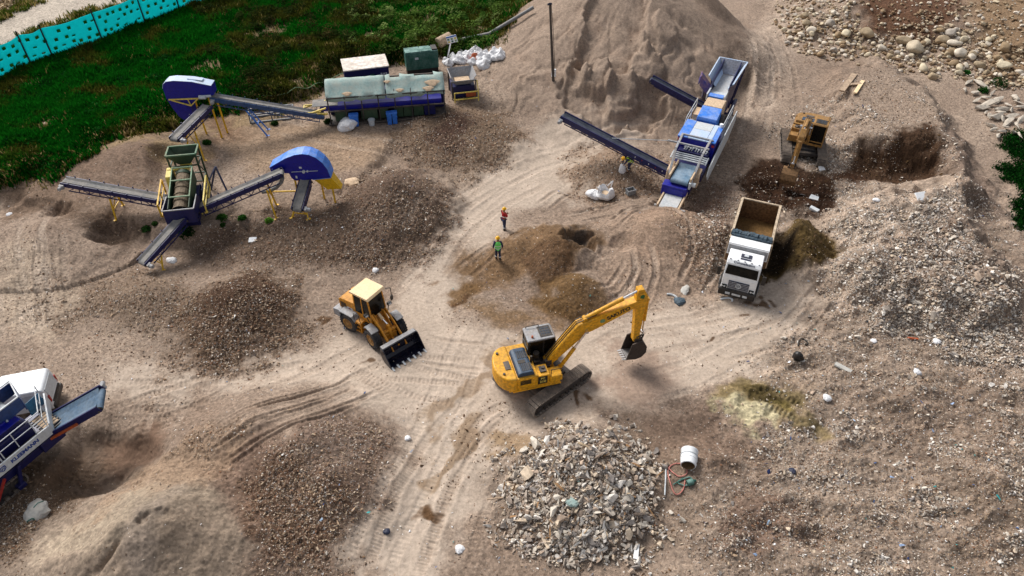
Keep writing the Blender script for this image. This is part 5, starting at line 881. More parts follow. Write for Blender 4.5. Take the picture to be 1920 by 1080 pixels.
for y, mt in ((-1.5, 'ypost'), (1.4, 'ypale')):
    m = MB(); m.ring([(-.1, y, 3.35), (2.2, y, 2.85), (2.2, y, 1.9), (-.1, y, 2.3)], .09); m.bar((1.0, y, 3.1), (1.0, y, 2.1), .07); m.bar((-.1, y, 2.8), (2.2, y, 2.35), .06); m.bar((1.0, y, 1.9), (1.0, y * .7, 1.7), .08); m.bar((2.0, y, 1.8), (2.0, y * .7, 1.7), .08); m.build('guard_rail', mt, tm)
m = MB(); m.prism([(-.9, 2.4), (-.9, 3.75), (.1, 3.6), (.25, 2.6)], -1.15, -.72); m.box(-.75, -.6, -1.1, .2, 3.6, 3.75); m.build('drive_guard', 'ypale', tm, .03)
# hopper on its stand
m = MB(); q0, q1, q2, q3 = (-2.2, -1.0), (-.95, -1.0), (-.95, .95), (-2.2, .95); b0, b1, b2, b3 = (-1.75, -.4), (-1.2, -.4), (-1.2, .35), (-1.75, .35)
for (t0, t1, u1, u0) in ((q0, q1, b1, b0), (q1, q2, b2, b1), (q2, q3, b3, b2), (q3, q0, b0, b3)): m.slab([(*u0, 3.75), (*u1, 3.75), (*t1, 4.55), (*t0, 4.55)], .03)
m.slab([(b0[0], b0[1], 3.75), (b1[0], b1[1], 3.75), (b2[0], b2[1], 3.75), (b3[0], b3[1], 3.75)], .03); hp = m.build('feed_hopper', 'green', tm); m = MB(); m.ring([(*q0, 4.57), (*q1, 4.57), (*q2, 4.57), (*q3, 4.57)], .1); m.build('hopper_rim', paint('rim_green_paint', (70, 112, 84), .6, dust=.4), hp)
m = MB(); m.slab([(-1.45, -.32, 3.6), (-.25, -.3, 3.3), (-.25, .26, 3.3), (-1.45, .28, 3.6)], .04); m.box(-1.7, -1.2, -.35, .3, 3.4, 3.8); m.build('hopper_chute', 'ypale', tm)
m = MB()
for x, y in ((-2.15, -.95), (-1.0, -.95), (-1.0, .9), (-2.15, .9)): m.bar((x, y, 4.5), (x, y, 1.2), .11)
for z in (3.7, 2.4):
    m.ring([(-2.15, -.95, z), (-1.0, -.95, z), (-1.0, .9, z), (-2.15, .9, z)], .08)
m.bar((-2.15, .9, 2.4), (-1.0, .9, 3.7), .06); m.bar((-2.15, -.95, 2.4), (-1.0, -.95, 3.7), .06); m.build('hopper_stand', 'green', tm)
m = MB(); m.bar((-1.6, 1.0, 1.2), (-1.2, 1.9, 3.3), .1); m.bar((-.8, 2.3, 1.2), (-1.2, 1.9, 3.3), .1); m.bar((-.1, 1.0, 2.2), (-1.2, 1.9, 3.3), .08); m.box(-.4, .5, .95, 1.3, 1.3, 2.6); m.build('side_ladder', paint('slate_blue_paint', (52, 66, 100), .5, dust=.2), tm)
Lb = 'conveyors of the screening yard'
conveyor('belt_conveyor', 'navy belt conveyor pointing left from the green trommel towards the bank', Vector((*P(312, 373, 2.35), 2.35)), Vector((*P(121, 338, 3.4), 3.4)), .62, 'belt', 'navy', .5, legs=((.55, .25, .0),), motor=True, group=Lb)
conveyor('belt_conveyor', 'steep navy belt conveyor in front of the trommel with its end low over gravel', Vector((*P(340, 408, 2.3), 2.3)), Vector((*P(266, 490, 1.05), 1.05)), .62, 'belt', 'navy', .45, legs=((.72, .35, .5),), motor=True, group=Lb)
conveyor('belt_conveyor', 'navy belt conveyor climbing from the trommel into the big blue rounded hood', Vector((*P(372, 388, 2.1), 2.1)), Vector((*P(525, 322, 4.15), 4.15)), .62, 'belt', 'navy', .55, legs=((.78, .3, .2),), motor=True, group=Lb)
conveyor('belt_conveyor', 'short navy belt conveyor coming out below the big blue rounded hood', Vector((*P(572, 338, 3.1), 3.1)), Vector((*P(557, 390, 2.2), 2.2)), .62, 'belt', 'navy', .35, legs=((.85, .2, .4),), group=Lb)
conveyor('belt_conveyor', 'pale topped belt conveyor running down from the rear blue hood towards the trommel hopper', Vector((*P(388, 198, 4.3), 4.3)), Vector((*P(327, 258, 3.9), 3.9)), .62, 'belt', 'navy', .45, legs=((.6, .3, .3),), group=Lb)
conveyor('belt_conveyor', 'long belt conveyor between the rear blue hood and the tarp roofed sorting line', Vector((*P(605, 214, 2.3), 2.3)), Vector((*P(398, 180, 4.7), 4.7)), .62, 'belt', paint('steel_blue_frame', (40, 74, 120), .5, dust=.15), .5, legs=((.7, .2, -1.2),), legmat='sky', group=Lb)
# blue hoods of the air sorters
def hood(name, label, loc, prof, depth, topmat, chute=None, extra=None):
    t = thing(name, label, 'air sorter', loc); m = MB(); m.prism(prof, 0, depth); m.build('hood_shell', 'blue', t, .03)
    top = [p for p in prof[1:-3]]
    for a, b in zip(top[:-1], top[1:]):
        m = MB(); d = Vector((b[0] - a[0], 0, b[1] - a[1])).normalized(); n = Vector((-d.z, 0, d.x)) * .02
        if n.z < 0: n = -n
        m.slab([(a[0], -.02, a[1]), (b[0], -.02, b[1]), (b[0], depth + .02, b[1]), (a[0], depth + .02, a[1])], .025); m.build('roof_sheet', topmat, t)
    return t
b_ = P(565, 339, 3.15); hR = hood('air_sorter', 'big bright blue rounded hood with yellow chute on the right of the trommel', (b_[0] - 1.98, b_[1] + .15, 3.15), [(0, .55), (0, .95), (1.2, 1.66), (1.85, 1.92), (2.38, 2.0), (2.8, 1.94), (3.23, 1.72), (3.6, 1.33), (3.85, .82), (3.98, .15), (2.7, 0), (1.52, -.1), (1.3, .1), (1.2, .48)], .95, 'sky')
m = MB(); m.slab([(2.75, .1, .05), (3.95, .1, .1), (4.5, .2, -.9), (3.6, .2, -.95)], .05); m.slab([(2.75, .85, .05), (3.95, .85, .1), (4.5, .75, -.9), (3.6, .75, -.95)], .05); m.slab([(3.95, .1, .1), (3.95, .85, .1), (4.5, .75, -.9), (4.5, .2, -.9)], .05); m.slab([(2.75, .1, .0), (2.75, .85, .0), (3.6, .75, -.95), (3.6, .2, -.95)], .05); m.build('yellow_chute', 'ypost', hR, .01)
for x, y, z1 in ((3.9, .2, -.8), (1.45, .15, .1), (1.45, .85, .1), (3.0, .85, .05)): m = MB(); m.bar((x, y, z1), (x, y, -2.3), .1); m.build('support_leg', 'ypost', hR)
m = MB(); m.bar((-.7, .15, -1.1), (1.5, .15, -1.05), .08); m.build('tie_bar', 'ypost', hR)
m = MB(); m.path([(.75, -.1, .25), (.6, -.12, -.1), (.2, -.15, -.5), (-.35, -.18, -.8), (-.9, -.1, -.95)], .14, 10); m.build('air_duct', 'pipe', hR, 0, True); m = MB(); m.tube((.25, .15, -.1), (.4, .15, .5), .16); m.tube((.3, -.1, .6), (.9, -.1, .65), .12); m.build('fan_motor', 'lgrey', hR, .02)
m = MB(); m.tube((1.4, -.03, .62), (3.2, -.03, .72), .02); m.tube((2.25, -.14, .68), (2.25, .0, .68), .1); m.tube((2.5, -.1, .7), (2.5, 0, .7), .07); m.build('shaft_bearing', 'lgrey', hR); m = MB(); m.box(1.98, 2.15, -.012, .0, .88, 1.02); m.build('door_plate', 'lgrey', hR); m = MB(); m.box(1.6, 1.72, -.012, 0, .1, .3); m.build('door_plate', 'lgrey', hR)
b_ = P(404, 185, 4.5); hL = hood('air_sorter', 'navy rounded hood with dusty white top standing by the grass at the rear', (b_[0] - 3.7, b_[1] - .1, 4.5), [(0, .0), (0, .87), (.12, 1.2), (.4, 1.42), (1.0, 1.5), (2.3, 1.42), (3.7, 1.1), (3.7, .35), (2.64, .0), (2.2, -.1)], .85, 'pale_blue')
m = MB(); m.prism([(0, 0), (2.2, -.1), (1.65, -.62), (1.6, -1.45), (.8, -1.8), (.5, -1.5), (.2, -.75)], .05, .95); m.build('lower_chute', 'blue', hL, .02)
m = MB(); m.bar((.2, -.06, 0), (2.5, -.06, .1), .09); m.bar((.4, -.06, -.05), (1.75, -.06, -.5), .08); m.bar((1.75, -.06, -.5), (2.4, -.06, .05), .08); m.bar((1.65, -.06, .05), (1.75, -.06, -.5), .06); m.build('front_brace', 'ypale', hL)
for x, y in ((3.2, .1), (3.4, .9), (1.9, .5)): m = MB(); m.bar((x, y, .2), (x + .15, y - .1, -3.4), .1); m.build('support_leg', 'ypost', hL)
m = MB(); m.tube((2.6, -.15, .25), (3.1, -.15, .25), .16); m.tube((3.1, -.1, .3), (3.5, -.1, .32), .1); m.build('drive_motor', 'lgrey', hL, .02); m = MB(); m.slab([(1.9, .3, 1.49), (3.0, .3, 1.34), (3.0, .75, 1.34), (1.9, .75, 1.49)], .05); m.build('hatch_cover', 'pale_blue', hL, .01)

# ---------------------------------------------------------------- tarp roofed sorting line
e0, e1 = P(610, 183, 3.75), P(834, 167, 3.75); sa = math.atan2(e1[1] - e0[1], e1[0] - e0[0]); SL = math.hypot(e1[0] - e0[0], e1[1] - e0[1])
st = thing('sorting_line', 'blue and green sorting line under a long pale green tarp roof', 'sorting station', (e0[0], e0[1], 0), sa)
g_ = 1.3; gE = 1.6
for k in range(2):
    xs = np.linspace(0, SL * .496, 13) + k * SL * .504; m = MB(); ys = [-.06, .0, .3, .6, .9, 1.2, 1.6, 2.1]; zs = [3.42, 3.72, 3.93, 4.13, 4.33, 4.5, 4.5, 4.3]
    pts = []; rr_ = random.Random(20 + k)
    for i, x in enumerate(xs):
        for j, (y, z) in enumerate(zip(ys, zs)):
            sag = -.07 * math.sin(math.pi * ((i % 4) / 4)) if 1 < j < 5 else 0; pts.append((x, y + (rr_.uniform(-.05, .05) if j < 2 else 0), z + sag + rr_.uniform(-.025, .025) + (rr_.uniform(-.14, .06) if j == 0 else 0) + (.35 * math.sin(i * .9) * .25 if k and j > 5 else 0)))
    n = len(ys); m.add(pts, [(i * n + j, (i + 1) * n + j, (i + 1) * n + j + 1, i * n + j + 1) for i in range(len(xs) - 1) for j in range(n - 1) if not (k == 1 and j >= 5 and i in (1, 2, 6, 7, 8, 9)) and not (k == 0 and j == 5 and i == 99)])
    o = m.build('roof_tarp', 'tarp', st, 0, True); so_ = o.modifiers.new('thick', 'SOLIDIFY'); so_.thickness = .02
for x, y, r_ in ((SL * .9, .5, .55), (SL * .18, .12, .35), (SL * .62, .12, .3), (SL * .52, .8, .25), (SL * .86, .1, .4)):
    m = MB(); z = 3.72 + .68 * y + .06; m.add([(x + r_ * (1 + .35 * math.sin(a * 3)) * math.cos(a), y + .45 * r_ * math.sin(a), z + .45 * r_ * math.sin(a) * .68) for a in np.linspace(0, 6.28, 15)[:-1]] + [(x + r_ * .6 * math.cos(a), y + .28 * r_ * math.sin(a), z + .03 + .28 * r_ * math.sin(a) * .68) for a in np.linspace(0, 6.28, 15)[:-1]], [(i, (i + 1) % 14, 14 + (i + 1) % 14, 14 + i) for i in range(14)] + [tuple(range(14, 28))]); m.build('dirt_patch', 'tan', st)
m = MB()
for x in np.linspace(.1, SL - .1, 8):
    m.bar((x, 0, g_), (x, 0, 3.65), .09); m.bar((x, 2.0, g_), (x, 2.0, 4.2), .09); m.bar((x, 0, 3.65), (x, 1.3, 4.4), .07)
for z, y in ((3.62, .02), (4.2, 2.0), (2.5, .0), (1.5, -.35)): m.bar((0, y, z), (SL, y, z), .09)
m.bar((0, -.35, 1.5), (0, 0, 1.5), .08); m.bar((SL, -.35, 1.5), (SL, 0, 1.5), .08); m.build('steel_frame', 'dark', st)
m = MB(); m.box(-.6, SL - .3, .25, 1.5, 2.45, 2.85); m.build('belt_trough', 'blue', st, .03); m = MB(); m.box(-1.2, .8, .3, 1.45, 2.86, 2.9); m.build('sorting_belt', 'belt', st); m = MB(); m.box(0, SL, 1.6, 2.3, 1.3, 3.3); m.build('rear_wall', 'navy', st)
m = MB(); m.box(-1.9, -.05, -.1, .0, 2.3, 2.45); m.bar((-1.9, -.1, 2.4), (-.1, -.1, 2.9), .1); m.bar((-1.9, 1.2, 2.4), (-.1, 1.2, 2.9), .1); m.ring([(-1.9, -.1, 2.6), (-.6, -.1, 2.6), (-.6, 1.2, 2.6), (-1.9, 1.2, 2.6)], .08); m.build('end_frame', 'ypale', st)
for k, (x, w_) in enumerate(((.5, 1.0), (2.55, 1.3), (4.0, .7), (5.2, .7), (5.95, .7), (6.75, .8), (7.6, .9))):
    m = MB(); m.prism([(.1, 1.55), (.1, 2.4), (1.2, 2.4), (1.2, 1.55)], x, x + w_, 'yz'); m.build('drop_chute', 'green' if k not in (6,) else 'navy', st, .02)
m = MB(); m.box(0, SL, -.1, 1.6, 1.25, 1.42); m.build('base_plinth', 'dark', st)
def stw(x, y, z): return Vector((e0[0] + x * math.cos(sa) - y * math.sin(sa), e0[1] + x * math.sin(sa) + y * math.cos(sa), z))
for x, lab in ((1.95, 'blue plastic bin standing alone under the left half of the tarp roof'), (4.75, 'left of two blue plastic bins side by side under the tarp roof'), (5.18, 'right of two blue plastic bins side by side under the tarp roof')):
    pq = stw(x, -.25, float(zq(*stw(x, -.25, 0)[:2]))); b = thing('plastic_bin', lab, 'bin', pq, sa, 'blue bins at the sorting line'); w_ = .36 if x < 3 else .2
    m = MB(); m.hexa([(-w_ * .85, -.2, 0), (w_ * .85, -.2, 0), (w_ * .85, .2, 0), (-w_ * .85, .2, 0), (-w_, -.25, .95), (w_, -.25, .95), (w_, .25, .95), (-w_, .25, .95)]); m.build('bin_body', 'binb', b, .03); m = MB(); m.box(-w_ - .03, w_ + .03, -.28, .28, .95, 1.03); m.build('lid', 'binb', b, .03)
pq = stw(3.3, -.3, 0); pq.z = float(zq(pq.x, pq.y)); b = thing('bucket', 'small white bucket under the middle of the tarp roof', 'bucket', pq); m = MB(); m.lathe([(.01, 0), (.22, 0), (.27, .5), (.29, .5), (.29, .46)], (0, 0, 0), (0, 0, 1), 16); m.build('pail', 'lgrey', b, 0, True); m = MB(); m.tube((0, 0, .44), (0, 0, .5), .28, n=16); m.build('lid', 'lgrey', b)
# trestle on the ground by the long conveyor
qa, qb = G(470, 232), G(552, 222); sa2 = math.atan2(qb.y - qa.y, qb.x - qa.x); L2 = (qb - qa).length
fr_ = thing('steel_frame', 'low rusty rectangular steel frame lying under the long conveyor', 'frame', qa, sa2); m = MB(); m.ring([(0, 0, .08), (L2, 0, .08), (L2, 1.0, .08), (0, 1.0, .08)], .12); m.build('base_rails', 'pipe', fr_); m = MB()
for x in (.02, L2 * .5, L2 - .02):
    for y in (0, 1.0): m.bar((x, y, .1), (x, y, .75), .09)
m.build('posts', 'pipe', fr_); m = MB(); m.ring([(0, 0, .78), (L2, 0, .78), (L2, 1.0, .78), (0, 1.0, .78)], .1); m.build('top_rails', 'pipe', fr_)
# feed hopper at the right end
a0, a1 = P(846, 153, 3.0), P(893, 148, 3.0); ha = math.atan2(a1[1] - a0[1], a1[0] - a0[0]); HL = math.hypot(a1[0] - a0[0], a1[1] - a0[1])
fh = thing('feed_hopper', 'small grey steel feed hopper with yellow railing at the right end of the sorting line', 'hopper', (a0[0], a0[1], 0), ha)
m = MB(); D = 1.9; q = [(0, 0), (HL, 0), (HL, D), (0, D)]; bq = [(.45, .45), (HL - .45, .45), (HL - .45, D - .5), (.45, D - .5)]
for i in range(4): j = (i + 1) % 4; m.slab([(*bq[i], 2.45), (*bq[j], 2.45), (*q[j], 3.0 if i == 0 else 3.35), (*q[i], 3.0 if i in (0, 1) and i != 1 else 3.35)], .05)
m.slab([(*bq[0], 2.42), (*bq[1], 2.42), (*bq[2], 2.42), (*bq[3], 2.42)], .03); m.build('hopper_walls', 'grey', fh, .01); m = MB(); m.box(.42, HL - .42, .5, D - .5, 2.47, 2.7); m.build('soil_fill', 'tan', fh, .05)
m = MB(); m.box(.1, HL - .1, .15, D - .1, 1.4, 2.4); m.build('hopper_body', 'navy', fh, .02); m = MB()
for x in (.05, HL - .05):
    for y in (.05, D - .05): m.bar((x, y, 1.2), (x, y, 2.95), .1)
m.build('hopper_legs', 'dark', fh); m = MB(); m.ring([(.15, -.5, 1.55), (HL + .05, -.5, 1.55), (HL + .05, -.5, 2.15), (.15, -.5, 2.15)], .08); m.bar((.15, -.5, 1.55), (.15, -.5, 1.2), .08); m.bar((HL + .05, -.5, 1.55), (HL + .05, -.5, 1.1), .08); m.bar((HL + .05, -.5, 2.15), (HL + .05, 0, 2.9), .07); m.build('railing', 'ypale', fh); m = MB(); m.box(1.2, HL - .1, -.1, .1, 1.5, 1.9); m.build('rust_panel', 'orange', fh)
# container and generator
a0, a1 = P(645, 133, 3.7), P(728, 123, 3.7); ha = math.atan2(a1[1] - a0[1], a1[0] - a0[0]); HL = math.hypot(a1[0] - a0[0], a1[1] - a0[1])
ct = thing('container', 'dark navy site container with stained whitish roof behind the tarp roof', 'container', (a0[0], a0[1], 0), ha); m = MB(); m.box(0, HL, 0, 2.3, 1.3, 3.62)
for k in range(12): m.box(.15 + k * (HL - .3) / 12, .28 + k * (HL - .3) / 12, -.03, 0, 1.5, 2.5)
m.build('shell', 'navy', ct, .02); m = MB(); m.box(-.06, HL + .06, -.06, 2.36, 3.62, 3.72); m.build('roof', paint('stained_roof', (232, 224, 214), .8, dust=.35, dustc=(160, 136, 114), wear=.3, scale=.9), ct, .02)
for x, w_, h_ in ((.4, .16, .12), (.95, .2, .16), (1.35, .2, .18), (2.98, .14, .4), (3.2, .14, .34), (3.4, .12, .4)): m = MB(); m.box(x, x + w_, -.04, -.028, 2.95 - h_ / 2, 2.95 + h_ / 2); m.build('stencil_mark', 'lgrey', ct)
m = MB(); m.box(2.1, 2.45, -.04, -.028, 2.85, 3.15); m.build('green_plate', 'gengreen', ct)
a0, a1 = P(760, 101, 3.5), P(821, 94, 3.5); ha = math.atan2(a1[1] - a0[1], a1[0] - a0[0]); HL = math.hypot(a1[0] - a0[0], a1[1] - a0[1])
gn = thing('generator', 'teal green diesel generator in a box housing behind the sorting line', 'generator', (a0[0], a0[1], 0), ha); m = MB(); m.box(.05, HL - .05, .05, 1.05, 1.35, 1.9); m.build('fuel_base', 'black', gn, .02); m = MB(); m.box(0, HL, 0, 1.1, 1.9, 3.5); hs_ = m.build('housing', 'gengreen', gn, .05); m = MB(); m.box(.0, HL * .45, .02, 1.08, 3.5, 3.56); m.build('roof_panel', 'gengreen', hs_, .02); m = MB(); m.box(HL * .47, HL * .78, .02, 1.08, 3.5, 3.56); m.build('roof_panel', 'gengreen', hs_, .02); m = MB(); m.box(HL * .82, HL - .04, .1, 1.0, 3.5, 3.62); m.build('exhaust_vent', 'black', hs_, .02)
for k in range(3): m = MB(); m.box(.15 + k * .92, .95 + k * .92, -.015, .0, 2.1, 3.3); m.build('door_panel', 'gengreen', hs_, .01)
m = MB(); m.box(.8, 1.1, -.03, -.016, 2.85, 3.05); m.build('label_plate', 'lgrey', hs_); m = MB(); m.box(.35, HL - .3, -.25, 0, 1.35, 1.5); m.build('skid', 'grey', gn)
# ---------------------------------------------------------------- loose stones, gravel, litter, grass
def hull_proto(n, seed, sx=1, sy=.8, sz=.6, tries=1):
    r = random.Random(seed); bm = bmesh.new()
    for _ in range(n):
        v = Vector((r.gauss(0, 1), r.gauss(0, 1), r.gauss(0, 1))).normalized() * r.uniform(.75, 1.0); bm.verts.new((v.x * sx * .5, v.y * sy * .5, v.z * sz * .5))
    bmesh.ops.convex_hull(bm, input=bm.verts); bmesh.ops.delete(bm, geom=[v for v in bm.verts if not v.link_faces], context='VERTS'); bmesh.ops.triangulate(bm, faces=bm.faces)
    bm.verts.index_update(); V = np.array([v.co[:] for v in bm.verts]); Fc = np.array([[v.index for v in f.verts] for f in bm.faces]); bm.free(); return V, Fc
def rot_mats(n, rng, tilt=1.0):
    a = rng.uniform(0, 2 * math.pi, n); b = rng.normal(0, .5 * tilt, n); c = rng.normal(0, .5 * tilt, n)
    ca, sa_, cb, sb_, cc, sc_ = np.cos(a), np.sin(a), np.cos(b), np.sin(b), np.cos(c), np.sin(c); Z0 = np.zeros(n); O = np.ones(n)
    Rz = np.stack([np.stack([ca, -sa_, Z0], -1), np.stack([sa_, ca, Z0], -1), np.stack([Z0, Z0, O], -1)], 1)
    Rx = np.stack([np.stack([O, Z0, Z0], -1), np.stack([Z0, cb, -sb_], -1), np.stack([Z0, sb_, cb], -1)], 1)
    Ry = np.stack([np.stack([cc, Z0, sc_], -1), np.stack([Z0, O, Z0], -1), np.stack([-sc_, Z0, cc], -1)], 1)
    return Rz @ Rx @ Ry
def attr_material(name, rough=.9, trans=0.0, nscale=9.0):
    m, n, b, L = nodes(name); at = n.nodes.new('ShaderNodeVertexColor'); at.layer_name = 'tone'
    tc = n.nodes.new('ShaderNodeTexCoord'); no = n.nodes.new('ShaderNodeTexNoise'); no.inputs['Scale'].default_value = nscale; no.inputs['Detail'].default_value = 5; L(tc.outputs['Object'], no.inputs['Vector'])
    r = n.nodes.new('ShaderNodeMapRange'); r.inputs[1].default_value = .3; r.inputs[2].default_value = .7; r.inputs[3].default_value = .72; r.inputs[4].default_value = 1.22; L(no.outputs[0], r.inputs[0])
    sc = n.nodes.new('ShaderNodeVectorMath'); sc.operation = 'SCALE'; L(at.outputs[0], sc.inputs[0]); L(r.outputs[0], sc.inputs['Scale']); L(sc.outputs[0], b.inputs['Base Color'])
    b.inputs['Roughness'].default_value = rough; b.inputs['Specular IOR Level'].default_value = .2; return m
M_CHIP = attr_material('loose_stone'); M_LEAF = attr_material('leaf', .9)
_n = M_LEAF.node_tree; _b = _n.nodes['Principled BSDF']; _b.inputs['Specular IOR Level'].default_value = .02; _t = _n.nodes.new('ShaderNodeBsdfTranslucent'); _x = _n.nodes.new('ShaderNodeMixShader'); _x.inputs[0].default_value = .45
_n.links.new(_b.inputs['Base Color'].links[0].from_socket, _t.inputs[0]); _n.links.new(_b.outputs[0], _x.inputs[1]); _n.links.new(_t.outputs[0], _x.inputs[2]); _n.links.new(_x.outputs[0], _n.nodes['Material Output'].inputs[0]); M_LIT = attr_material('litter', .6)
PAL = [(154, 132, 112), (126, 104, 86), (96, 76, 62), (182, 164, 144), (204, 194, 182), (134, 98, 74), (112, 102, 96), (168, 144, 118)]
PALG = [(184, 172, 158), (166, 153, 140), (142, 128, 116), (200, 190, 176), (214, 207, 198), (170, 150, 132), (136, 128, 122), (192, 174, 152)]
def stuff(name, X, Y, size, cols, protos, mat_, sink=.25, tilt=1.0, kind='stuff', flat=None, smooth=False, lift=0.0):
    """one mesh of many loose pieces lying on the ground"""
    n = len(X); zz = zq(X, Y); Rm = rot_mats(n, RNG, tilt); which = RNG.integers(0, len(protos), n); Vs, Fs, Cs = [], [], []; off = 0
    for k, (pv, pf) in enumerate(protos):
        s = np.where(which == k)[0]
        if len(s) == 0: continue
        an = RNG.uniform(.75, 1.3, (len(s), 1, 3)); v = (pv[None] * an) * size[s, None, None]; v = np.einsum('nij,nvj->nvi', Rm[s], v)
        v[..., 0] += X[s, None]; v[..., 1] += Y[s, None]; v[..., 2] += (zz[s] + size[s] * (.3 - sink) + lift)[:, None]
        Vs.append(v.reshape(-1, 3)); Fs.append((pf[None] + (np.arange(len(s)) * len(pv))[:, None, None] + off).reshape(-1, pf.shape[1])); off += len(s) * len(pv); Cs.append(np.repeat(cols[s], len(pv), 0))
    o = bpy.data.objects.new(name, mesh_from(name, np.concatenate(Vs), np.concatenate(Fs), Fs[0].shape[1], [mat_], np.concatenate(Cs), smooth, 'tone')); o['kind'] = kind; COL.objects.link(o); return o
def pick(n, mask=None, box=(-60, -40, 1980, 1140), far=.6, pw=1.0):
    """n ground points, drawn where the mask is high; fewer per pixel far away is not needed, fewer per metre is"""
    xs, ys = [], []; got = 0
    while got < n:
        px = RNG.uniform(box[0], box[2], n * 2); py = RNG.uniform(box[1], box[3], n * 2); X, Y, z = Gv(px, py)
        keep = np.ones(len(X), bool) if mask is None else RNG.random(len(X)) < np.clip(grid_lookup(mask, X, Y), 0, 1) ** pw
        xs.append(X[keep]); ys.append(Y[keep]); got += keep.sum()
        if keep.sum() < 5: break
    return np.concatenate(xs)[:n], np.concatenate(ys)[:n]
def pal(p, n, var=.18):
    c = np.array([lin(q) for q in p])[RNG.integers(0, len(p), n)]; return np.clip(c * RNG.uniform(1 - var, 1 + var, (n, 1)), .004, .85)
def psize(n, lo, hi, p=2.2):
    u = RNG.random(n); return lo * (1 - u * (1 - (lo / hi) ** p)) ** (-1 / p)
OCT = [hull_proto(7, 100 + k, 1, .7, .5) for k in range(10)]
RK = [hull_proto(9, 200 + k, 1.1, .75, .55) for k in range(10)]
SLIV = [hull_proto(6, 300 + k, 1, .35, .22) for k in range(8)]
FLK = [hull_proto(6, 400 + k, 1, .6, .12) for k in range(8)]
DARK = np.clip(area([(1420, 420), (1556, 400), (1575, 470), (1540, 505), (1420, 530)], .6, .4, .6) + area([(1370, 345), (1400, 318), (1450, 300), (1560, 316), (1572, 360), (1545, 404), (1470, 402), (1400, 394)], 0, .6, .8) + area([(1570, 330), (1620, 280), (1690, 252), (1750, 252), (1780, 300), (1760, 325), (1660, 335)], .5, .5, .8), 0, 1)
SMOOTH = np.clip(blob(160, 875, 3.6, 2.0, .2, -.5, .3, .3) + blob(265, 1000, 5.2, 5.0, 0, 1.4, .3, .4) + area([(1340, 740), (1400, 705), (1500, 745), (1530, 800), (1480, 828), (1380, 795)], 0, .4, .8) + .8 * SAND + .85 * area([(380, 862), (470, 800), (600, 735), (725, 712), (705, 772), (600, 822), (480, 872), (400, 905)], .8, .7, .8) + .7 * blob(240, 840, 1.8, 1.4, .3, -.2, .4, .4), 0, 1)
keepout = np.clip(kG + kRd + .9 * DARK + .88 * SMOOTH, 0, 1); bare = 1 - keepout
X, Y = None, None
dist = lambda X, Y: np.sqrt(X * X + Y * Y + HC * HC) / 40.0
gm = np.clip(GRAV, 0, 1) * bare
X, Y = pick(1500, DARK, (1340, 220, 1800, 560)); stuff('spoil_clods', X, Y, psize(len(X), .08, .35, 2.4), pal([(70, 50, 30), (56, 40, 26), (92, 70, 44), (40, 28, 20), (120, 100, 80)], len(X)), RK[:6], M_CHIP, .3)
X, Y = pick(92000, gm * (.25 + .75 * ss(-.5, .3, nB + .6 * nC)), pw=1.2); stuff('gravel', X, Y, psize(len(X), .05, .22) * (.55 + .5 * dist(X, Y)), pal(PAL, len(X), .3), OCT, M_CHIP)
X, Y = pick(14000, gm, pw=1.4); stuff('wood_chips', X, Y, psize(len(X), .10, .4), pal([(160, 136, 112), (132, 108, 86), (178, 158, 134), (98, 78, 62)], len(X)), SLIV, M_CHIP, .1)
lane = lane_; wild = bare * (1 - .88 * lane) * (1 - .8 * SAND)
X, Y = pick(95000, wild * (.3 + .7 * ss(-.3, .5, nB + nA))); stuff('pebbles', X, Y, psize(len(X), .035, .2, 2.7) * (.5 + .5 * dist(X, Y)), pal(PAL + [(90, 70, 56)], len(X), .3), OCT, M_CHIP)
rightm = ss(1250, 1500, 960 + F * Xg / gY(Yg)) * ss(47, 42, Yg) * bare
X, Y = pick(15000, np.clip(area([(1560, 150), (1700, 130), (1790, 230), (1800, 300), (1880, 420), (1690, 420), (1600, 560), (1560, 500), (1570, 340), (1450, 220)], 1.4, 1.6, 1.4) * ss(-.5, .3, nB + nA) + .9 * area([(1310, 400), (1370, 380), (1350, 520), (1310, 500)], 0, 1.0, 1.6) + .8 * area([(1380, 330), (1560, 320), (1560, 400), (1400, 400)], 0, 1.2, 1.4), 0, 1) * (1 - .9 * DARK), (1280, 90, 1920, 600)); stuff('plateau_rubble', X, Y, psize(len(X), .09, .5, 2.4), pal(PALG + [(206, 186, 164), (222, 214, 204)], len(X), .22), OCT + SLIV[:4], M_CHIP, .2)
clump = ss(.05, .5, fbm(Xg / 2.1, Yg / 1.5, 160, 4, .6))
X, Y = pick(4200, rightm * clump * (1 - lane_), (1180, 540, 1960, 1120)); stuff('clump_rubble', X, Y, psize(len(X), .10, .42, 2.3), pal(PALG, len(X), .25), RK, M_CHIP, .2)
X, Y = pick(23000, rightm * (1 - .8 * lane_) * (.12 + .88 * ss(-.05, .45, nA + .7 * nB))); stuff('rubble_bits', X, Y, psize(len(X), .05, .3, 2.4), pal(PALG + [(210, 200, 190)], len(X), .25), OCT + SLIV[:3], M_CHIP)
X, Y = pick(9000, bare * (.25 + .75 * np.clip(gm + rightm, 0, 1))); stuff('paper_scraps', X, Y, psize(len(X), .05, .26, 2.8), pal([(226, 222, 216), (208, 200, 190), (232, 232, 236), (196, 186, 172)], len(X), .1), FLK, M_LIT, .1)
X, Y = pick(260, np.clip(rightm + .15 * bare, 0, 1)); stuff('plastic_scraps', X, Y, psize(len(X), .14, .42, 2), pal([(52, 92, 150), (40, 54, 96), (60, 150, 150), (120, 130, 150), (150, 170, 190), (140, 160, 190), (36, 38, 44)], len(X)), FLK + SLIV, M_LIT, .0)
X, Y = pick(5200, bare * ss(.1, .5, nB + nA), far=1); stuff('soil_clods', X, Y, psize(len(X), .08, .3, 2.6), pal([(110, 86, 64), (126, 104, 86), (92, 70, 52)], len(X)), RK[:5], M_CHIP, .35)
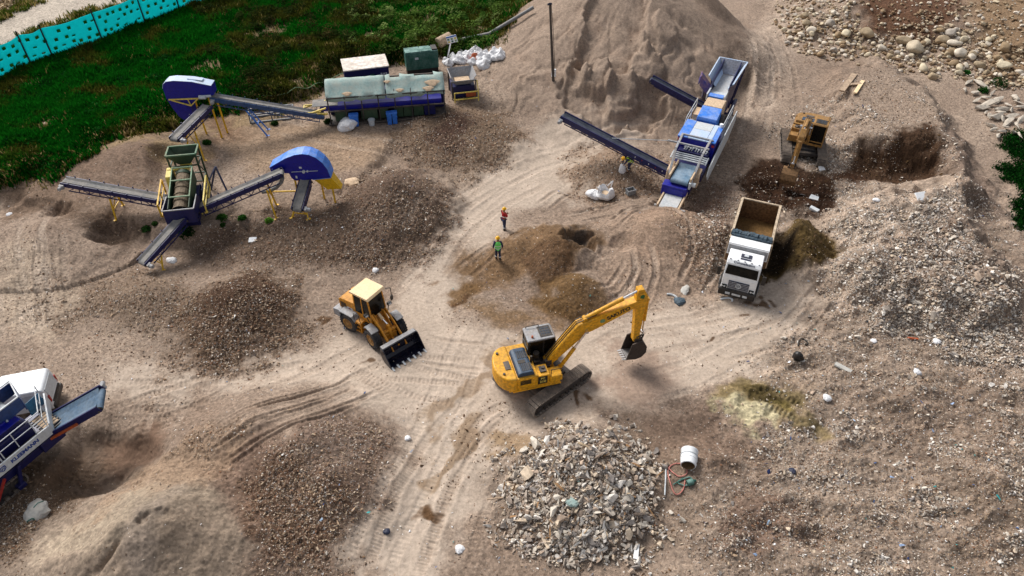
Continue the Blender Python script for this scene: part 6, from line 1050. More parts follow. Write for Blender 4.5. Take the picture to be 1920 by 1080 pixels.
# stones one can count: rubble heap, field on the right, boulder bank
def stone_material(name, pals, rough=.85):
    m, n, b, L = nodes(name); oi = n.nodes.new('ShaderNodeObjectInfo'); cr_ = n.nodes.new('ShaderNodeValToRGB'); cr_.color_ramp.interpolation = 'CONSTANT'
    for i, c in enumerate(pals):
        e = cr_.color_ramp.elements[i] if i < 2 else cr_.color_ramp.elements.new(i / len(pals)); e.position = i / len(pals); e.color = (*[float(v) for v in lin(c)], 1)
    tc = n.nodes.new('ShaderNodeTexCoord'); no = n.nodes.new('ShaderNodeTexNoise'); no.inputs['Scale'].default_value = 3.5; no.inputs['Detail'].default_value = 7; L(tc.outputs['Object'], no.inputs['Vector'])
    r = n.nodes.new('ShaderNodeMapRange'); r.inputs[1].default_value = .3; r.inputs[2].default_value = .7; r.inputs[3].default_value = .7; r.inputs[4].default_value = 1.2; L(no.outputs[0], r.inputs[0]); L(oi.outputs['Random'], cr_.inputs[0])
    sc = n.nodes.new('ShaderNodeVectorMath'); sc.operation = 'SCALE'; L(cr_.outputs[0], sc.inputs[0]); L(r.outputs[0], sc.inputs['Scale']); L(sc.outputs[0], b.inputs['Base Color']); b.inputs['Roughness'].default_value = rough; b.inputs['Specular IOR Level'].default_value = .2
    bp = n.nodes.new('ShaderNodeBump'); bp.inputs['Strength'].default_value = .4; bp.inputs['Distance'].default_value = .05; L(no.outputs[0], bp.inputs['Height']); L(bp.outputs[0], b.inputs['Normal']); return m
M_STONE = stone_material('rubble_stone', PALG); M_BOUL = stone_material('boulder', [(200, 186, 160), (184, 170, 148), (164, 146, 120), (208, 196, 178), (176, 166, 154), (154, 132, 104)])
def stone_meshes(name, mat_, n, pts, dims, rounded=False):
    out = []
    for k in range(n):
        r = random.Random(name + str(k))
        if rounded:
            bm = bmesh.new(); bmesh.ops.create_icosphere(bm, subdivisions=3, radius=.5); s_ = (1, r.uniform(.65, .9), r.uniform(.5, .75)); q = [(Vector((r.gauss(0, 1), r.gauss(0, 1), r.gauss(0, 1))).normalized(), r.uniform(.30, .44)) for _ in range(9)]
            for v in bm.verts:
                for d, h in q:
                    t = v.co.dot(d)
                    if t > h: v.co -= d * (t - h) * .8
                v.co = Vector((v.co.x * s_[0], v.co.y * s_[1], v.co.z * s_[2]))
            me = bpy.data.meshes.new(name); bm.to_mesh(me); bm.free(); me.polygons.foreach_set('use_smooth', [True] * len(me.polygons))
        else:
            V, Fc = hull_proto(pts, r.randint(0, 9999), *[d * r.uniform(.8, 1.15) for d in dims]); me = bpy.data.meshes.new(name); me.from_pydata([tuple(v) for v in V], [], [tuple(f) for f in Fc])
        me.materials.append(mat_); me.update(); out.append(me)
    return out
def stones(name, label, cat, group, XY, sizes, meshes, sink=.25, tilt=.5):
    for i, ((x, y), s) in enumerate(zip(XY, sizes)):
        o = bpy.data.objects.new(name, meshes[i % len(meshes)]); COL.objects.link(o); o.scale = (s, s, s); o.rotation_euler = (RNG.normal(0, tilt), RNG.normal(0, tilt), RNG.uniform(0, 6.28)); o.location = (x, y, float(zq(x, y)) + s * (.28 - sink)); tag(o, label, cat, group)
pm = blob(1092, 905, 3.7, 3.7, 0, .7, .22, .5)
X, Y = pick(170, pm, (900, 780, 1300, 1080)); sz = np.sort(psize(170, .38, 1.0, 2.4))[::-1]
stones('rubble_stone', 'angular grey brown stone in the rubble heap in front of the yellow excavator', 'stone', 'stones of the rubble heap', zip(X, Y), sz, stone_meshes('rubble_stone', M_STONE, 16, 11, (1.1, .72, .5)), .15)
X, Y = pick(4600, pm, (900, 780, 1300, 1080)); stuff('rubble_fill', X, Y, psize(len(X), .13, .52, 1.7), pal(PALG, len(X), .25), RK, M_CHIP, .1)
X, Y = pick(420, blob(1092, 915, 4.9, 4.9, 0, .4, .2, .5), (880, 770, 1340, 1085)); stuff('spilled_stones', X, Y, psize(len(X), .12, .4, 2), pal(PALG, len(X), .25), RK, M_CHIP, .2)
X, Y = pick(150, pm, (900, 780, 1300, 1080)); stuff('splintered_wood', X, Y, psize(len(X), .4, .95, 1.5), pal([(140, 108, 76), (112, 88, 66), (170, 150, 124), (120, 118, 116)], len(X)), [hull_proto(7, 700 + k, 1, .16, .12) for k in range(5)], M_CHIP, -.15)
fm_ = area([(1690, 400), (1800, 380), (1880, 440), (1930, 520), (1960, 680), (1840, 660), (1740, 610), (1640, 580), (1590, 530), (1680, 470)], 1.2, .8, 1.0)
X, Y = pick(130, fm_, (1540, 360, 1930, 700)); sz = np.sort(psize(130, .30, .85, 2.4))[::-1]
stones('field_stone', 'flattish grey stone strewn over the stony slope at the right edge', 'stone', 'stones on the right slope', zip(X, Y), sz, stone_meshes('field_stone', M_STONE, 14, 11, (1.1, .8, .42)), .15)
X, Y = pick(9500, fm_, (1500, 350, 1980, 720)); stuff('slope_rubble', X, Y, psize(len(X), .11, .36, 2.1), pal(PALG, len(X), .25), RK, M_CHIP, .1)
BANK = area([(1465, -40), (1590, -40), (1600, 30), (1700, 55), (1800, 50), (1880, 70), (1960, 120), (1960, 150), (1840, 112), (1720, 95), (1640, 82), (1560, 75), (1480, 45)], 2.0, 1.0, 1.6)
X, Y = pick(165, BANK, (1440, -30, 1930, 160)); sz = np.sort(psize(165, .5, 1.4, 2.4))[::-1]
stones('boulder', 'rounded cream boulder in the bank of boulders along the top right', 'boulder', 'boulders of the top right bank', zip(X, Y), sz, stone_meshes('boulder', M_BOUL, 14, 0, (1, 1, 1), True), .1, .3)
X, Y = pick(2600, np.clip(BANK + .5 * area([(1560, -50), (1940, -50), (1940, 110), (1700, 60)], 2.6, 1.5, 1.6), 0, 1), (1440, -40, 1950, 170)); stuff('cobbles', X, Y, psize(len(X), .2, .65, 1.9), pal([(192, 176, 150), (172, 154, 130), (148, 126, 100), (202, 190, 174), (126, 102, 78)], len(X)), [hull_proto(26, 500 + k, 1, .8, .65) for k in range(8)], M_CHIP, .1, .5, smooth=False)
for px, py, s, lab in ((1714, 97, 2.0, 'large yellowish boulder lying just below the boulder bank'), (1692, 82, 1.6, 'grey rounded boulder above the large yellowish one'), (1798, 104, 1.5, 'yellow oval boulder alone on bare earth below the boulder bank'), (1787, 86, 1.4, 'pale grey boulder above the yellow oval one'), (1585, 68, 1.4, 'tan round boulder at the lower left of the boulder bank'), (1623, 68, 1.7, 'long tan boulder with a hollow below the boulder bank'), (1881, 128, 1.4, 'boulder lying apart near the dark hose at the right edge'), (1510, 47, 1.0, 'whitish boulder at the left end of the boulder bank')):
    g_ = G(px, py); o = bpy.data.objects.new('boulder', bpy.data.meshes['boulder.%03d' % (1 + px % 12)]); COL.objects.link(o); o.scale = (s, s * .9, s * .9); o.location = g_ + Vector((0, 0, s * .2)); o.rotation_euler = (0, 0, px * .1); tag(o, lab, 'boulder', 'boulders of the top right bank')
for px, py, s, lab in ((1212, 862, .75, 'large smooth tan stone at the right foot of the rubble heap'), (990, 895, 1.1, 'large pale flat stone at the left of the rubble heap'), (1008, 838, 1.15, 'big grey stone near the top left of the rubble heap'), (975, 977, .8, 'tan block at the lower left of the rubble heap'), (1083, 805, .55, 'pale stone at the upper rim of the rubble heap'), (1140, 808, .6, 'grey stone with a green stain at the upper right of the rubble heap'), (1020, 1037, .6, 'pale stone at the bottom of the rubble heap')):
    g_ = G(px, py); o = bpy.data.objects.new('rubble_stone', bpy.data.meshes['rubble_stone.%03d' % (1 + px % 14)]); COL.objects.link(o); o.scale = (s * 1.1, s * 1.1, s * 1.1); o.location = g_ + Vector((0, 0, s * .12)); o.rotation_euler = (.2, .1, px * .37); tag(o, lab, 'stone', 'stones of the rubble heap')
X, Y = pick(1500, kFar, (-60, -60, 140, 40)); stuff('roadside_stones', X, Y, psize(len(X), .3, .9, 2), pal([(170, 146, 112), (146, 122, 92), (190, 168, 134), (120, 98, 74)], len(X)), RK, M_CHIP, .1)
# broken concrete at the right edge
slabm = stone_meshes('concrete_slab', paint('broken_concrete', (186, 176, 162), .9, dust=.4, dustc=(150, 134, 116), wear=.35, scale=2), 8, 12, (1, .42, .26))
for px, py, s, rz in ((1838, 162, 2.4, 2.0), (1815, 158, 1.6, .6), (1808, 172, 1.3, 1.2), (1850, 200, 2.6, .3), (1868, 192, 2.2, .5), (1880, 208, 2.0, .1), (1840, 206, 1.8, .2), (1865, 222, 3.2, .55), (1902, 186, 2.2, 1.3), (1915, 205, 1.8, .2), (1890, 232, 2.0, .7), (1905, 240, 1.6, 1.2), (1878, 250, 1.4, .3), (1825, 178, 1.5, .2), (1896, 222, 1.6, .2), (1855, 238, 1.3, 2.2), (1870, 258, 1.2, 1.0), (1912, 228, 1.6, .9), (1846, 186, 1.2, 2.5), (1830, 192, 1.1, .4), (1859, 178, 1.1, .7), (1874, 214, 1.2, 2.2), (1888, 200, 1.1, 1.9), (1899, 252, 1.4, .5), (1911, 258, 1.2, 1.4), (1884, 243, 1.1, .2), (1853, 222, 1.0, 1.1), (1862, 246, 1.0, .3), (1895, 210, 1.3, .9), (1910, 196, 1.2, 2.4), (1878, 226, 1.0, 1.5), (1847, 214, .9, .8)):
    g_ = G(px, py); o = bpy.data.objects.new('concrete_slab', slabm[(px + py) % 8]); COL.objects.link(o); o.scale = (s * 1.0, s * .95, s * .95); o.location = g_ + Vector((0, 0, .2)); o.rotation_euler = (RNG.normal(0, .2), RNG.normal(0, .2), rz); tag(o, 'broken pale concrete slab in the debris by the grass at the right edge', 'concrete slab', 'broken slabs at the right edge', 'thing')
# ---------------------------------------------------------------- grass and undergrowth
def blades(name, X, Y, hgt, cols, per, wd=.05, spread=.22, lean=.5):
    n = len(X); N = n * per; bx = np.repeat(X, per) + RNG.normal(0, spread, N); by = np.repeat(Y, per) + RNG.normal(0, spread, N); bz = zq(bx, by) - .03; h = np.repeat(hgt, per) * RNG.uniform(.6, 1.25, N)
    a = RNG.uniform(0, 6.283, N); l = RNG.uniform(.15, 1, N) * lean * h; q = RNG.uniform(0, 6.283, N); w_ = wd * RNG.uniform(.7, 1.5, N)
    V = np.empty((N, 4, 3)); px_, py_ = np.cos(q) * w_, np.sin(q) * w_
    V[:, 0] = np.stack([bx - px_, by - py_, bz], -1); V[:, 1] = np.stack([bx + px_, by + py_, bz], -1)
    V[:, 2] = np.stack([bx + np.cos(a) * l * .5 + px_ * .8, by + np.sin(a) * l * .5 + py_ * .8, bz + h * .65], -1); V[:, 3] = np.stack([bx + np.cos(a) * l, by + np.sin(a) * l, bz + h * .9], -1)
    c = np.repeat(cols, per, 0) * RNG.uniform(.7, 1.35, (N, 1)); i4 = np.arange(N)[:, None] * 4
    o = bpy.data.objects.new(name, mesh_from(name, V.reshape(-1, 3), i4 + np.array([[0, 1, 2, 3]]), 4, [M_LEAF], np.repeat(c, 4, 0), False, 'tone')); o['kind'] = 'stuff'; COL.objects.link(o); return o
olive = lambda X, Y: noise(X / 4.5, Y / 4.5, 120) + .5 * noise(X / 1.6, Y / 1.6, 121)
X, Y = pick(58000, kG, (-120, -70, 1080, 340)); ov = olive(X, Y); pxv = 960 + F * X / gY(Y)
mixv = ss(.1, .6, ov + .45 * ss(330, 600, pxv))[:, None]
gc = np.array(lin((16, 84, 16))) * (1 - mixv) + np.array(lin((66, 70, 24))) * mixv; dk = ss(.2, .7, noise(X / 3.2, Y / 3.2, 130))[:, None]; gc = gc * (1 - .45 * dk)
dry = (RNG.random(len(X)) < (.02 + .30 * ss(.5, .9, ov)) * (.25 + .75 * ss(300, 560, pxv)) + .004)[:, None]; gc = np.where(dry, lin((128, 114, 66)), gc)
blades('grass', X, Y, RNG.uniform(.22, .55, len(X)) * (1 + .5 * ss(0, .6, noise(X / 2, Y / 2, 131))), gc, 6, .055)
X, Y = pick(3000, kG * ss(2.5, .0, -sdG), (-60, -60, 1080, 345)); blades('dry_grass', X, Y, RNG.uniform(.2, .55, len(X)), pal([(166, 142, 98), (130, 108, 66), (96, 92, 40), (60, 76, 24)], len(X)), 7, .045)
X, Y = pick(700, ss(2.4, .1, sdG) * (1 - kG) * (1 - ss(1.5, .3, sdRd)) * (1 - kFar) * ss(-.1, .5, nB + nA), (-60, -60, 1080, 360)); blades('edge_tufts', X, Y, RNG.uniform(.1, .35, len(X)), pal([(150, 132, 92), (110, 100, 56), (70, 84, 32), (48, 70, 24)], len(X)), 6, .04, .16)
X, Y = pick(2200, kRG, (1780, 130, 2000, 480)); blades('grass_right', X, Y, RNG.uniform(.12, .32, len(X)), pal([(16, 58, 16), (24, 74, 22), (12, 40, 12)], len(X)), 8, .05).name = 'grass_patch'
road_edge = ss(1.4, .2, np.abs(sdRd + .3)) * ss(-.2, .4, nB); X, Y = pick(1500, road_edge, (-60, -40, 420, 120)); blades('verge_grass', X, Y, RNG.uniform(.25, .7, len(X)), pal([(92, 96, 36), (60, 76, 24), (150, 130, 80)], len(X)), 8, .05)
def leaves(X, Y, rad, hgt, cols, per, ls):
    n = len(X); N = n * per; u = RNG.normal(0, 1, (N, 3)); u /= np.linalg.norm(u, axis=1)[:, None]; rr = RNG.random(N) ** .4
    c = np.stack([np.repeat(X, per), np.repeat(Y, per), zq(np.repeat(X, per), np.repeat(Y, per))], -1); R_ = np.repeat(rad, per); H_ = np.repeat(hgt, per)
    P0 = c + np.stack([u[:, 0] * rr * R_, u[:, 1] * rr * R_, np.abs(u[:, 2]) * rr * H_ + .02], -1); s = ls * RNG.uniform(.6, 1.5, (N, 1))
    d1 = RNG.normal(0, 1, (N, 3)); d1[:, 2] *= .45; d1 /= np.linalg.norm(d1, axis=1)[:, None]; d2 = np.cross(d1, RNG.normal(0, 1, (N, 3)) * .5 + np.array([0, 0, 1.])); d2 /= np.linalg.norm(d2, axis=1)[:, None]
    V = np.stack([P0 - d1 * s, P0 + d2 * s * .5, P0 + d1 * s, P0 - d2 * s * .5], 1); cc = np.repeat(cols, per, 0) * RNG.uniform(.6, 1.5, (N, 1)); return V.reshape(-1, 3), np.arange(N)[:, None] * 4 + np.array([[0, 1, 2, 3]]), np.repeat(cc, 4, 0)
def leaf_obj(name, *a, kind=None):
    V, Fc, c = leaves(*a); o = bpy.data.objects.new(name, mesh_from(name, V, Fc, 4, [M_LEAF], c, False, 'tone')); COL.objects.link(o)
    if kind: o['kind'] = kind
    return o
X, Y = pick(420, kG * ss(330, 520, 960 + F * Xg / gY(Yg)), (330, -70, 1060, 200)); pxv = 960 + F * X / gY(Y); lf = ss(650, 820, pxv)[:, None]
cc = np.array(lin((44, 56, 22))) * (1 - lf) + np.array(lin((92, 118, 52))) * lf; cc = cc * RNG.uniform(.5, 1.3, (len(X), 1)); br = (RNG.random(len(X)) < .14)[:, None]; cc = np.where(br & (lf < .5), lin((74, 62, 34)), cc)
leaf_obj('undergrowth', X, Y, RNG.uniform(.5, 1.3, len(X)), RNG.uniform(.4, 1.1, len(X)), cc, 130, .11, kind='stuff')
X, Y = pick(260, kG, (660, -60, 1060, 105)); leaf_obj('leafy_weeds', X, Y, RNG.uniform(.4, .9, len(X)), RNG.uniform(.35, .8, len(X)), pal([(96, 124, 58), (70, 104, 40), (128, 146, 84), (48, 80, 28)], len(X)), 110, .12, kind='stuff')
X, Y = pick(160, kG, (-60, 40, 420, 320)); leaf_obj('low_weeds', X, Y, RNG.uniform(.5, 1.2, len(X)), RNG.uniform(.3, .6, len(X)), pal([(16, 66, 22), (14, 50, 16), (28, 84, 30)], len(X)), 90, .10, kind='stuff')
for px, py, r_, c, lab in ((352, 440, .62, (30, 66, 30), 'largest dark green weed clump under the front trommel conveyor'), (276, 432, .38, (40, 70, 30), 'dark weed clump left of the front trommel conveyor'), (417, 411, .38, (52, 92, 34), 'leafy weed right of the trommel beside pale scraps'), (455, 411, .3, (46, 88, 32), 'small weed on the slope below the conveyor to the blue hood'), (291, 421, .2, (44, 70, 30), 'tiny weed by the front left corner of the trommel'), (418, 424, .2, (50, 86, 34), 'tiny weed just below the leafy one right of the trommel'), (505, 415, .28, (96, 140, 50), 'bright green weed below the yellow conveyor trestle'), (388, 270, .36, (40, 76, 28), 'weed clump beside the yellow legs of the rear blue hood'), (616, 230, .35, (36, 62, 26), 'weed clump at the foot of the sorting line beside the white bag'), (515, 233, .3, (40, 66, 28), 'weed clump at the low rusty steel frame'), (1843, 172, .5, (30, 70, 24), 'green bush among the pale concrete slabs'), (1812, 138, .35, (44, 96, 36), 'small bright weed on bare earth above the slabs'), (1872, 160, .8, (26, 62, 22), 'large green bush behind the concrete slabs at the right edge')):
    g_ = G(px, py); tag(leaf_obj('weed_clump', np.array([g_.x]), np.array([g_.y]), np.array([r_]), np.array([r_ * .9]), np.array([lin(c)]), int(120 + 260 * r_), .09), lab, 'weed')
# ---------------------------------------------------------------- turquoise mesh fence along the road
fp = [G(*q) for q in ((-190, 232), (-120, 210), (-60, 184), (2, 150), (60, 120), (101, 107), (194, 77), (274, 43), (338, 18), (405, -3), (480, -28))]
fen = thing('mesh_fence', 'turquoise mesh fence with dark square holes along the pale road at the top left', 'fence', fp[0])
FH = 2.6
for a, b in zip(fp[:-1], fp[1:]):
    d = b - a; L = math.hypot(d.x, d.y); u = Vector((d.x, d.y, 0)).normalized(); nrm = Vector((-u.y, u.x, 0)); nx = max(6, int(L / .15)); nz = 18; pts = []; fs = []
    for i in range(nx + 1):
        for j in range(nz + 1):
            t = i / nx; h = j / nz; p_ = a.lerp(b, t); sag = .16 * math.sin(math.pi * t) * (1 if j == nz else .6 * h); w_ = .09 * math.sin(7 * t + a.x) * math.sin(math.pi * t) * h
            pts.append(p_ - fp[0] + Vector((0, 0, .12 + FH * h - sag)) + nrm * (w_ - .1 * h))
    rr_ = random.Random(int(a.x * 10)); holes = set(); per = 5
    for r_, j0 in enumerate((3, 8, 13)):
        for i0 in range(2 + 2 * (r_ % 2), nx - 2, per):
            jj = j0 + rr_.choice((0, 0, 1)); ii = i0 + rr_.choice((0, 0, 0, 1))
            if rr_.random() < .9: holes |= {(ii, jj), (ii, jj + 1), (ii + 1, jj), (ii + 1, jj + 1)} if rr_.random() < .8 else {(ii, jj), (ii + 1, jj)}
    for i in range(nx):
        for j in range(nz):
            if (i, j) not in holes: fs.append((i * (nz + 1) + j, (i + 1) * (nz + 1) + j, (i + 1) * (nz + 1) + j + 1, i * (nz + 1) + j + 1))
    m = MB(); m.add(pts, fs); o = m.build('mesh_panel', 'teal', fen, 0, True); s_ = o.modifiers.new('thick', 'SOLIDIFY'); s_.thickness = .012
for p_ in fp:
    m = MB(); q = p_ - fp[0]; m.tube(q + Vector((0, -.12, -.2)), q + Vector((0, -.18, FH + .5)), .075, .065, 8); m.build('post', 'black', fen)
# ---------------------------------------------------------------- lamp pole, sign, pipe, log
g_ = G(1038, 149); top = Vector((*P(1031, 6, g_.z + 7.2), g_.z + 7.2)) - g_
pl_ = thing('lamp_pole', 'tall thin leaning wooden lamp pole at the foot of the big sand heap', 'lamp pole', g_); m = MB(); m.tube((0, 0, -.4), top, .13, .08, 8); m.build('pole', 'pole', pl_); m = MB(); m.bar(top + Vector((-.05, 0, -.1)), top + Vector((.0, -.5, .15)), .3, .14); m.build('lamp_head', 'ink', pl_, .03); m = MB(); m.box(-.22, .16, -.28, -.12, .35, 1.0); m.build('meter_box', 'white', pl_, .02)
m = MB(); m.path([top * .98 + Vector((.1, 0, 0)), top * .7 + Vector((.16, -.05, 0)), top * .3 + Vector((.15, -.1, 0)), Vector((0, -.2, 1.0))], .025); m.build('cable', 'black', pl_)
g_ = G(838, 109); bt = Vector((*P(846, 80, g_.z + 1.75), g_.z + 1.75)) - g_; sg = thing('sign', 'white picture sign on a leaning white post behind the heap of sacks', 'sign', g_); m = MB(); m.bar((0, 0, -.2), bt + Vector((.02, 0, .3)), .09); m.build('post', 'white', sg)
Rr = Matrix.Rotation(R(-14), 4, 'Y'); bx_ = Matrix.Translation(bt + Vector((.08, -.06, .35))) @ Rr; m = MB(bx_); m.box(-.48, .48, -.02, .02, -.34, .34); bd = m.build('board', 'white', sg)
m = MB(bx_); m.box(-.46, .46, -.026, -.02, .2, .32); m.build('heading_band', 'binb', bd)
for i, x in enumerate((-.32, -.0, .32)):
    for j, z in enumerate((-.2, .03)): m = MB(bx_); m.box(x - .09, x + .09, -.026, -.02, z - .08, z + .08); m.build('pictogram', ('ypale', 'gengreen', 'rope')[(i + j) % 3], bd)
pa, pb, pc_ = G(862, 82), G(918, 70), G(1000, 25); m = MB(); up = Vector((0, 0, .35)); m.path([pa + up - pa, pb + up - pa, pc_ + up * 1.6 - pa], .16, 10); o = m.build('pipe', 'pipe', None, 0, True); o.location = pa; tag(o, 'long grey pipe lying in the weeds behind the sign', 'pipe')
pa, pb = G(822, 92), G(845, 80); m = MB(); m.tube((0, 0, .5), pb - pa + Vector((0, 0, .5)), .5, .55, 14); o = m.build('log', 'wood', None, .04, True); o.location = pa; tag(o, 'thick brown log beside the teal generator', 'log')
# ---------------------------------------------------------------- sacks, bags and dropped things
def sack(name, label, cat, px, py, s, mat_, group=None, seed=0, flat=.7, knot=True, asp=1.0, rz=None):
    r = random.Random(seed); bm = bmesh.new(); bmesh.ops.create_icosphere(bm, subdivisions=3, radius=.5); ph = [r.uniform(0, 6.28) for _ in range(6)]
    for v in bm.verts:
        c = v.co; a = math.atan2(c.y, c.x); k = 1 + .10 * math.sin(3 * a + ph[0]) * (1 - abs(c.z)) + .07 * math.sin(7 * a + 5 * c.z + ph[1]) + .06 * math.sin(11 * c.x + ph[2]) * math.sin(9 * c.y + ph[3])
        z = c.z * flat; 
        if c.z < -.2: z = -.2 * flat - (-.2 - c.z) * .25
        v.co = Vector((c.x * k * asp, c.y * k, z + .28 * flat))
        if knot and c.z > .40: v.co.z += (c.z - .40) * 1.5; v.co.x *= .6 + .4 * abs(math.sin(2 * a)); v.co.y *= .55
        v.co += Vector((r.uniform(-1, 1), r.uniform(-1, 1), r.uniform(-1, 1))) * .022
    me = bpy.data.meshes.new(name); bm.to_mesh(me); bm.free(); me.materials.append(M[mat_]); o = bpy.data.objects.new(name, me); COL.objects.link(o); g_ = G(px, py); o.location = g_ - Vector((0, 0, .05)); o.scale = (s, s, s); o.rotation_euler = (r.uniform(-.3, .3), r.uniform(-.3, .3), r.uniform(0, 6.28) if rz is None else rz); return tag(o, label, cat, group)
for i, (px, py, s) in enumerate(((838, 118, .8), (842, 121, .9), (852, 113, .8), (858, 118, .9), (862, 110, .9), (868, 118, .8), (872, 106, .8), (877, 112, .9), (881, 104, .9), (885, 120, .9), (890, 98, .9), (894, 108, .9), (898, 100, .9), (902, 112, 1.0), (906, 126, 1.2), (903, 120, 1.0), (910, 106, .9), (914, 115, 1.0), (924, 108, 1.0), (930, 112, 1.0), (936, 110, 1.1), (928, 101, .9), (938, 103, .9), (848, 108, .7), (866, 103, .7))):
    sack('sack', 'white knotted sack lying in the heap of sacks beside the picture sign', 'sack', px, py, s * 1.05, 'bag', 'white sacks by the sign', i)
sack('sack', 'single orange and yellow sack in the heap of white sacks by the sign', 'sack', 893, 114, 1.1, 'orange', None, 77)
sack('bulk_bag', 'half filled white bulk bag slumped against the foot of the sorting line', 'bulk bag', 653, 238, 1.6, 'bag', None, 31, .6, False)
sack('bulk_bag', 'grey crumpled bulk bag with dark straps at the lower left corner', 'bulk bag', 72, 960, 1.15, 'bag_grey', None, 33, .5, False, 1.0, .4)
g_ = G(72, 960); 
for o_ in (bpy.data.objects['bulk_bag.001'],):
    m = MB(); m.path([(-.3, -.42, .15), (-.28, -.38, .38), (-.05, -.36, .42), (-.02, -.44, .15)], .025, 5); m.path([(.1, .0, .55), (.3, .1, .6), (.42, .2, .4)], .025, 5); m.build('strap', 'gengreen', o_)
def open_bag(px, py, s, label, seed):
    r = random.Random(seed); t = thing('bulk_bag', label, 'bulk bag', G(px, py)); m = MB(); n = 20; prof = [(.05, .03), (.42, .0), (.5, .16), (.46, .34), (.40, .45), (.34, .36), (.30, .2), (.04, .16)]; pts = []
    for rad, z in prof: pts += [(s * rad * (1 + .16 * math.sin(3 * a + seed) + .08 * math.sin(8 * a)) * math.cos(a), s * rad * (1 + .12 * math.sin(4 * a)) * math.sin(a), s * (z + (.14 * math.sin(2 * a + seed) + .09 * math.sin(5 * a) if z > .3 else 0))) for a in np.linspace(0, 2 * math.pi, n + 1)[:-1]]
    m.add(pts, [(k * n + i, k * n + (i + 1) % n, (k + 1) * n + (i + 1) % n, (k + 1) * n + i) for k in range(len(prof) - 1) for i in range(n)]); m.build('bag_body', 'bag', t, 0, True)
    m = MB(); m.tube((0, 0, .1 * s), (0, 0, .24 * s), .3 * s, .2 * s, 12); m.build('gravel_fill', 'tan', t); 
    for a in (.7, 3.6): m = MB(); m.path([(s * .42 * math.cos(a), s * .42 * math.sin(a), s * .42), (s * .55 * math.cos(a), s * .55 * math.sin(a), s * .75), (s * .4 * math.cos(a + .5), s * .4 * math.sin(a + .5), s * .42)], .035, 6); m.build('lifting_loop', 'bag', t)
open_bag(1134, 368, 1.35, 'right hand open white bulk bag half filled with gravel below the crusher conveyor', 3); sack('bulk_bag', 'left hand crumpled white bulk bag lying below the long crusher conveyor', 'bulk bag', 1111, 369, 1.15, 'bag', None, 8, .6)
g_ = G(1182, 364); c_ = thing('crate', 'small grey plastic crate standing near the lower end of the crusher', 'crate', g_, .4); m = MB()
for s in (-1, 1): m.box(-.3, .3, s * .2 - .02, s * .2 + .02, 0, .42); m.box(s * .3 - .02, s * .3 + .02, -.2, .2, 0, .42)
m.box(-.3, .3, -.2, .2, 0, .03); m.build('crate_walls', 'pipe', c_); m = MB(); m.box(-.33, .33, -.24, -.2, .36, .44); m.box(-.33, .33, .2, .24, .36, .44); m.build('crate_rim', 'grey', c_)
g_ = G(1290, 874); dr = thing('drum', 'tipped white plastic drum with open brown mouth right of the rubble heap', 'drum', g_ + Vector((0, .15, .3)), 0); ax_ = Vector((.25, .95, .02)).normalized(); m = MB(); m.lathe([(.33, -.42), (.37, -.40), (.40, -.1), (.42, -.08), (.42, -.02), (.40, 0), (.40, .36), (.43, .4), (.43, .46), (.36, .48), (.01, .48)], (0, 0, .1), ax_, 26); m.build('drum_shell', 'white', dr, 0, True); m = MB(); m.lathe([(.33, -.42), (.31, .3), (.01, .32)], (0, 0, .1), ax_, 26); m.build('drum_inside', paint('drum_inside', (128, 98, 62), .8, dust=.1), dr, 0, True); m = MB(); m.lathe([(.405, .1), (.43, .12), (.43, .17), (.405, .19)], (0, 0, .1), ax_, 26); m.build('drum_hoop', 'lgrey', dr, 0, True)
def line(name, label, cat, pix, r, mat_, z=.06):
    q = [G(*p_) for p_ in pix]; fine_ = []
    for i in range(len(q) - 1):
        p0, p1, p2, p3 = q[max(i - 1, 0)], q[i], q[i + 1], q[min(i + 2, len(q) - 1)]
        for t in np.linspace(0, 1, 7)[:-1]:
            v = .5 * ((2 * p1) + (p2 - p0) * t + (2 * p0 - 5 * p1 + 4 * p2 - p3) * t * t + (3 * p1 - p0 - 3 * p2 + p3) * t ** 3); v.z = float(zq(v.x, v.y)) + z; fine_.append(v - q[0])
    e = q[-1].copy(); e.z = float(zq(e.x, e.y)) + z; fine_.append(e - q[0]); m = MB(); m.path(fine_, r, 7); o = m.build(name, mat_, None, 0, True); o.location = q[0]; return tag(o, label, cat)
line('hose', 'pinkish hose looping on the ground left of the white drum', 'hose', [(1252, 878), (1262, 888), (1275, 895), (1288, 888), (1280, 872), (1262, 872), (1252, 884), (1256, 905), (1266, 928), (1280, 920), (1284, 902)], .028, 'pink'); line('hose', 'green hose coiled below the mouth of the white drum', 'hose', [(1262, 910), (1276, 902), (1292, 896), (1298, 905), (1284, 912), (1270, 906), (1280, 898)], .032, 'gengreen'); line('hose', 'pale straight hose standing out left of the pink hose', 'hose', [(1248, 872), (1248, 890), (1247, 912), (1246, 930)], .035, 'lgrey'); line('hose', 'thin dark hose curving over bare earth at the top right edge', 'hose', [(1900, 108), (1888, 116), (1892, 126), (1908, 136), (1925, 146)], .05, 'black')
g_ = G(1287, 910); m = MB(); m.lathe([(.02, 0), (.15, .02), (.16, .3), (.06, .4), (.05, .48), (.01, .49)], (0, 0, .14), (.9, .3, .1), 14); o = m.build('bottle', 'gengreen', None, 0, True); o.location = g_; tag(o, 'big green bottle lying in the hoses below the drum', 'bottle')
sack('black_bag', 'shiny black bag standing upright on pale dirt right of the lane', 'bag', 1496, 672, .62, 'black', None, 12, 1.25, False, .8)
line('tyre_strip', 'dark bent strip of rubber just above the black bag', 'rubber strip', [(1496, 650), (1498, 640), (1506, 637), (1514, 644), (1510, 648)], .05, 'black')
